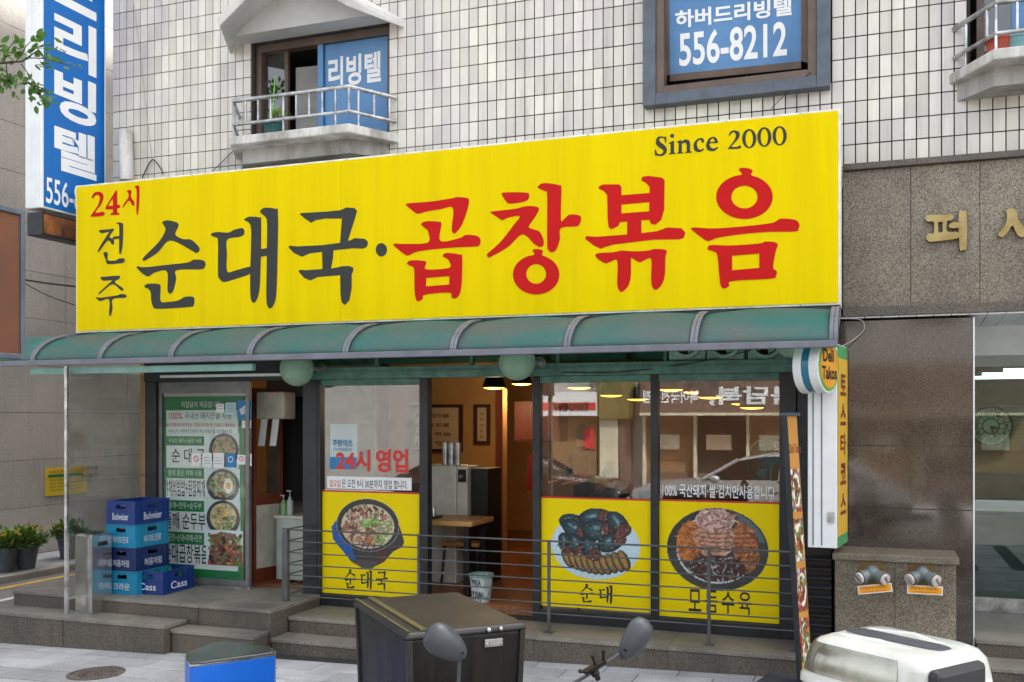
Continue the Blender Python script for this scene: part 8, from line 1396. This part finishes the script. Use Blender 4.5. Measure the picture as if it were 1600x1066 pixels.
for y, z in ((-.075, .01), (.0, .045), (.055, .04)): MB().cyl(Q(y * .8, 0), Q(y, z), .006, 10).cyl(Q(y, z), Q(y * 1.02, z + .008), .009, 10).build('prong', 'plastic_black', pc, smooth=True, local=True)
MB().cyl(Q(-.01, -.01), Q(-.005, -.07), .012, 12).ball(Q(-.01, -.035), .02, n=14, m=8).build('ball_joint', 'plastic_black', pc, smooth=True, local=True)

# white scooter with a top case
h2 = math.atan2(-.6, .8); hv2 = Vector((.8, -.6, 0)); lv2 = Vector((.6, .8, 0)); cc2 = Vector((.075, -4.50, 0)); o4 = cc2 + hv2 * .62; loc2 = Vector((o4.x, o4.y, gz(o4.x)))
sc2 = scooter(loc2, h2, 'white scooter seen only by its white top case with a black backrest pad', 'white_gloss', 1)
zz = lambda z: z - gz(o4.x); X0 = -.62
tc_ = loft([(0.224, 0.202, zz(.80), X0), (0.293, 0.249, zz(.90), X0), (0.305, 0.260, zz(.965), X0)], 6., 56).build('top_case', 'white_gloss', sc2, smooth=True, local=True, auto=50)
loft([(0.300, 0.255, zz(.9655), X0), (0.300, 0.255, zz(.985), X0)], 6., 56).build('seam_band', 'plastic_black', tc_, local=True)
loft([(0.311, 0.267, zz(.9855), X0), (0.309, 0.264, zz(1.015), X0), (0.293, 0.249, zz(1.03), X0), (0.287, 0.242, zz(1.075), X0), (0.276, 0.231, zz(1.125), X0), (0.253, 0.208, zz(1.155), X0), (0.220, 0.175, zz(1.168), X0)], 6., 56).build('lid', 'white_gloss', tc_, smooth=True, local=True, auto=50)
loft([(0.220, 0.056, zz(1.1685), X0), (0.213, 0.050, zz(1.174), X0)], 4.5, 40).build('lid_inlay', 'plastic_grey', tc_, smooth=True, local=True)
for s in (-1, 1): MB().tube([(X0 - .20, s * .09, zz(1.158)), (X0, s * .11, zz(1.166)), (X0 + .19, s * .09, zz(1.152))], [.012, .018, .012], 10).build('lid_rib', 'white_gloss', tc_, smooth=True, local=True)
loft([(0.299, 0.254, zz(1.031), X0), (0.292, 0.248, zz(1.075), X0), (0.281, 0.236, zz(1.12), X0), (0.264, 0.220, zz(1.147), X0)], 6., 56, rng=range(30, 45)).build('lens', 'lens_grey', tc_, smooth=True, local=True)
loft([(0.293, 0.249, zz(1.033), X0), (0.289, 0.243, zz(1.075), X0), (0.280, 0.233, zz(1.118), X0)], 6., 56, rng=range(46, 51)).build('side_panel', 'white_gloss', tc_, smooth=True, local=True)
MB().box(X0 + .262, X0 + .315, -.20, .11, zz(1.015), zz(1.135)).build('backrest_pad', 'rubber_pad', tc_, local=True, bevel=.03)
for s in (-1, 1): mirror(sc2, s, .30, 1.22)

# ================================================================== street trees (crowns out of frame, one branch reaches in)
def tree(loc, label, c, rad, n, limbs, seed, size=.11):
    rg = random.Random(seed); t = thing('street_tree', loc, label, 'tree', 'street trees'); loc = Vector(loc); c = Vector(c)
    fork = Vector((loc.x * .8 + c.x * .2, loc.y * .8 + c.y * .2, loc.z + (c.z - loc.z) * .55)); MB().tube([loc, loc.lerp(fork, .5) + Vector((.05, .03, 0)), fork], [.15, .12, .10], 12).build('trunk', 'bark', t, smooth=True)
    m = MB(); lm = MB()
    for _ in range(limbs):
        d = Vector((rg.gauss(0, 1), rg.gauss(0, 1), rg.gauss(0, .6))).normalized() * rad * rg.uniform(.6, 1); e = c + d; md = fork.lerp(e, .5) + Vector((rg.uniform(-.2, .2), rg.uniform(-.2, .2), .2)); m.tube([fork, md, e], [.06, .03, .008], 7); leaves(lm, e, n // limbs, (.45, .4), size, .6, rg)
    m.build('limb', 'bark', t, smooth=True); lm.build('crown', 'leaf', t)['kind'] = 'stuff'; return t, fork
tr1, fk = tree((-8.3, -5.0, gz(-8.3)), 'street tree whose leafy branch reaches in at the top left corner', (-9.0, -5.0, 6.2), 1.3, 2600, 16, 3)
rg = random.Random(8); bp = [Vector((-8.2, -4.9, 3.9)), at(-160, 105, -3.6), at(-40, 102, -3.55), at(35, 96, -3.5), at(60, 78, -3.5)]
MB().tube(bp, [.03, .018, .011, .006, .003], 7).build('branch', 'bark', tr1, smooth=True)
lm = MB(); tw = MB()
for q0, q1 in (((5, 98), (24, 62)), ((25, 97), (58, 55)), ((40, 90), (110, 104)), ((33, 100), (70, 160)), ((45, 130), (80, 152)), ((10, 100), (12, 140)), ((-10, 100), (25, 130)), ((-20, 105), (5, 75)), ((48, 80), (85, 70))):
    a, b = at(*q0, -3.5), at(*q1, -3.5 + rg.uniform(-.15, .15)); tw.tube([a, a.lerp(b, .5) + Vector((0, 0, .02)), b], [.004, .003, .0015], 5); L_ = (b - a).length; nl = int(11 + L_ * 42)
    for i in range(nl):
        p = a.lerp(b, rg.uniform(.15, 1.05)) + Vector((rg.uniform(-.045, .045), rg.uniform(-.05, .05), rg.uniform(-.04, .04))); d = ((b - a).normalized() * .6 + Vector((rg.uniform(-.7, .9), rg.uniform(-.5, .5), rg.uniform(-.6, .4)))).normalized(); e = d.cross(Vector((rg.uniform(-.5, .5), rg.uniform(-.4, .4), 1))).normalized(); s_ = rg.uniform(.045, .075); nn = d.cross(e)
        lm.add([p, p + d * s_ * .3 + e * s_ * .27 + nn * s_ * .06, p + d * s_ * .7 + e * s_ * .23 + nn * s_ * .05, p + d * s_, p + d * s_ * .7 - e * s_ * .23 + nn * s_ * .05, p + d * s_ * .3 - e * s_ * .27 + nn * s_ * .06], [(0, 1, 2, 3), (0, 3, 4, 5)])
tw.build('twigs', 'bark', tr1, smooth=True); lm.build('branch_leaves', translucent('leaf_thin', (92, 132, 58), (70, 104, 44), .4, 12), tr1)
# ================================================================== across the street: seen only as reflections in the glass
def rf(u, v, K): p = at(u, v, K); return Vector((p.x, -K, p.z))
pm('brick_brown', (120, 98, 86), .8, scale=3, rgb2=(96, 78, 68), stretch=(1, 1, 4)); pm('facade_grey', (164, 162, 158), .8); pm('facade_olive', (120, 112, 62), .7); pm('facade_cream', (214, 206, 178), .7); pm('facade_tan', (146, 114, 80), .7); pm('sign_pink', (214, 60, 64), .5); pm('shop_dark', (52, 44, 40), .6)
K = 17.
ob = thing('far_restaurant', (-2, -18, -.06), 'brown brick fronted restaurant across the street, seen mirrored in the right window', 'building')
xa, xb = rf(1000, 640, K).x, 3.6
MB().box(xa, xb, -24, -17.6, -.06, 6.2).build('wall', 'facade_grey', ob); zf0, zf1 = rf(1120, 645, K).z, 3.35
MB().box(xa, xb, -17.6, -17.0, zf0, zf1).build('fascia', 'brick_brown', ob); MB().box(xa, xb, -17.6, -16.96, zf0 - .07, zf0 - .001).build('cream_beam', 'facade_cream', ob)
a = rf(1226, 632, K); b = rf(1108, 600, K); text('듬북담북,', 'letter_white', ob, (a.x + 1.0, -16.99, a.z - .03), a.x + 1.0 - b.x, .50, (-1, 0, 0), bold=.03)
a = rf(1092, 630, K); b = rf(1005, 612, K); text('북어국전문점', 'letter_white', ob, (a.x, -16.99, a.z), a.x - b.x, .34, (-1, 0, 0), bold=.03)
x = xa; i = 0
while x < xb - .3:
    wd = 1.35; f = MB().box(x, x + .07, -17.55, -17.3, -.06, zf0 - .071).build('shop_post', 'facade_cream', ob); m = ['facade_tan', 'shop_dark', 'facade_tan', 'shop_dark'][i % 4]
    MB().box(x + .07, min(x + wd, xb), -17.595, -17.5, .6, zf0 - .071).build('shop_window', m, ob); MB().box(x + .3, min(x + .95, xb), -17.49, -17.47, 1.2, 1.6).build('window_poster', ['facade_cream', 'paper_warm'][i % 2], ob); MB().box(x + .07, min(x + wd, xb), -17.595, -17.45, -.06, .599).build('stall_riser', 'brick_brown', ob); x += wd; i += 1
for xx in np.arange(xa + .5, xb - 1, 2.): MB().box(xx, xx + 1.2, -17.599, -17.56, 4.4, 5.8).build('window', 'shop_dark', ob)
ob2 = thing('far_shop', (-9, -18, -.06), 'tan shop with a white and red sign, seen mirrored in the middle window', 'building')
xc = rf(700, 640, K).x - 6; MB().box(xc, xa - .02, -24, -17.6, -.06, 6.2).build('wall', 'facade_grey', ob2)
a = rf(846, 650, K); b = rf(928, 612, K); MB().box(a.x - 1.5, b.x, -17.599, -17.2, a.z, b.z).build('sign', 'letter_white', ob2); MB().box(a.x - 1.5, b.x, -17.199, -17.19, a.z + .16, a.z + .36).build('red_stripe', 'sign_pink', ob2); text('twoewt', 'letter_black', ob2, (rf(917, 640, K).x, -17.185, a.z + .14), 1.1, .26, (-1, 0, 0), bold=.03)
MB().box(b.x + .05, rf(985, 640, K).x, -17.599, -17.3, rf(960, 655, K).z, 4.2).build('olive_panel', 'facade_olive', ob2); MB().box(b.x + .05, rf(960, 640, K).x, -17.599, -17.4, -.06, rf(960, 655, K).z - .01).build('cream_panel', 'facade_cream', ob2); MB().box(rf(962, 640, K).x, rf(980, 640, K).x, -17.599, -17.4, -.06, rf(960, 655, K).z - .01).build('brick_pier', 'brick_brown', ob2)
for k, (u0, u1, m) in enumerate(((700, 780, 'facade_tan'), (785, 850, 'shop_dark'), (852, 925, 'facade_tan'))): MB().box(rf(u0, 600, K).x, rf(u1, 600, K).x, -17.598, -17.5, -.06, a.z - .02).build('shop_window', m, ob2)
MB().box(rf(905, 600, K).x, rf(922, 600, K).x, -17.49, -17.47, 1.2, 1.75).build('window_poster', 'sign_pink', ob2)
for xx in np.arange(xc + .5, xa - 1.5, 2.): MB().box(xx, xx + 1.2, -17.599, -17.56, 4.6, 6.0).build('window', 'shop_dark', ob2)
ob3 = thing('far_block', (9, -18, -.06), 'grey block at the right across the street, out of frame behind the camera', 'building'); MB().box(3.65, 16, -24, -17.6, -.06, 6.2).build('wall', 'facade_grey', ob3)
for xx in np.arange(4.2, 15, 2.): MB().box(xx, xx + 1.3, -17.599, -17.56, .8, 2.4).build('window', 'shop_dark', ob3); MB().box(xx, xx + 1.2, -17.599, -17.56, 4.4, 5.8).build('window', 'shop_dark', ob3)
for nm, u0, u1, m in (('sign_purple', 4.5, 7.5, pm('sign_purple', (120, 80, 130), .5)), ('sign_lime', 7.8, 11, pm('sign_lime', (150, 190, 60), .5))): MB().box(u0, u1, -17.599, -17.3, 2.8, 3.5).build('sign', m, ob3)
# parked cars
pm('car_silver', (196, 200, 202), .22, metal=.5, coat=.6, var=.03); pm('car_dark', (40, 42, 46), .2, coat=.7, var=.05); pm('car_glass', (26, 30, 32), .06); pm('car_trim', (28, 28, 30), .5)
def car(x, y, mat, label, flip=1):
    t = thing('parked_car', (x, y, -.17), label, 'car', 'cars parked across the street'); t.rotation_euler.z = 0 if flip > 0 else math.pi; t.scale = (1.06,) * 3     # nose towards -x
    st = [(-2.28, .55, .62, .70), (-2.2, .45, .80, .80), (-1.9, .32, .90, .84), (-1.2, .26, .96, .89), (-.9, .24, 1.0, .90), (0, .23, 1.02, .91), (1., .24, 1.02, .90), (1.6, .28, 1.03, .88), (2.1, .36, 1.0, .83), (2.26, .48, .9, .76)]
    def sect(x_, zb, zt, hw): return [(x_, -hw * .9, zb), (x_, -hw, zb + .15), (x_, -hw * 1.0, (zb + zt) / 2 + .08), (x_, -hw * .93, zt), (x_, 0, zt + .03), (x_, hw * .93, zt), (x_, hw, (zb + zt) / 2 + .08), (x_, hw, zb + .15), (x_, hw * .9, zb)]
    def lf(sts): vs = []; [vs.extend(s_) for s_ in sts]; n = len(sts[0]); return MB().add(vs, [(l * n + i, l * n + (i + 1) % n, (l + 1) * n + (i + 1) % n, (l + 1) * n + i) for l in range(len(sts) - 1) for i in range(n)] + [tuple(range(n))[::-1], tuple(range((len(sts) - 1) * n, len(sts) * n))])
    lf([sect(*s_) for s_ in st]).build('body', mat, t, smooth=True, local=True, auto=50)
    gh = [(-.95, 1.0, 1.01, .80), (-.35, 1.0, 1.36, .70), (.1, 1.0, 1.44, .67), (.8, 1.0, 1.44, .66), (1.35, 1.0, 1.32, .68), (1.9, 1.0, 1.03, .74)]
    cabn = lambda x_, zb, zt, hw: [(x_, -.84, zb), (x_, -hw, zt - .02), (x_, -hw * .8, zt), (x_, hw * .8, zt), (x_, hw, zt - .02), (x_, .84, zb)]
    lf([cabn(*s_) for s_ in gh]).build('cabin_glass', 'car_glass', t, smooth=True, local=True, auto=35)
    lf([[(x_, -hw, zt - .02), (x_, -hw * .8, zt + .012), (x_, hw * .8, zt + .012), (x_, hw, zt - .02)] for x_, zb, zt, hw in gh[1:5]]).build('roof', mat, t, smooth=True, local=True)
    for s in (-1, 1):
        for a, b in (((-.95, .82, 1.01), (-.35, .71, 1.36)), ((1.35, .69, 1.32), (1.9, .76, 1.04)), ((.35, .84, 1.01), (.38, .67, 1.43))): MB().tube([(a[0], s * a[1], a[2]), (b[0], s * b[1], b[2])], .035, 8).build('pillar', mat, t, smooth=True, local=True)
        MB().ball((-.72, s * .98, 1.03), .09, .07, .07).build('side_mirror', mat, t, smooth=True, local=True); MB().ball((-2.12, s * .62, .72), .12, .16, .07).build('headlight', 'lamp_lens', t, smooth=True, local=True); MB().ball((2.2, s * .62, .82), .05, .16, .07).build('tail_light', 'poster_red', t, smooth=True, local=True)
        for x_ in (-.02, .85): MB().box(x_ + .2, x_ + .38, s * .915 - .012, s * .915 + .012, .86, .885).build('door_handle', mat, t, local=True)
        for x_ in (-1.42, 1.40): wv = MB().lathe([(.20, -.1), (.31, -.1), (.33, -.05), (.33, .05), (.31, .1), (.20, .1)], (x_, s * .80, .33), 28, 'y').build('wheel', 'tyre', t, smooth=True, local=True); MB().lathe([(0, s * .105), (.2, s * .09)], (x_, s * .80, .33), 20, 'y').build('rim', 'steel', wv, smooth=True, local=True)
    return t
car(-2.0, -10.6, 'car_silver', 'silver car parked across the street, mirrored in the right window'); car(-7.0, -10.6, 'car_dark', 'dark car parked across the street, mirrored in the middle window', -1)
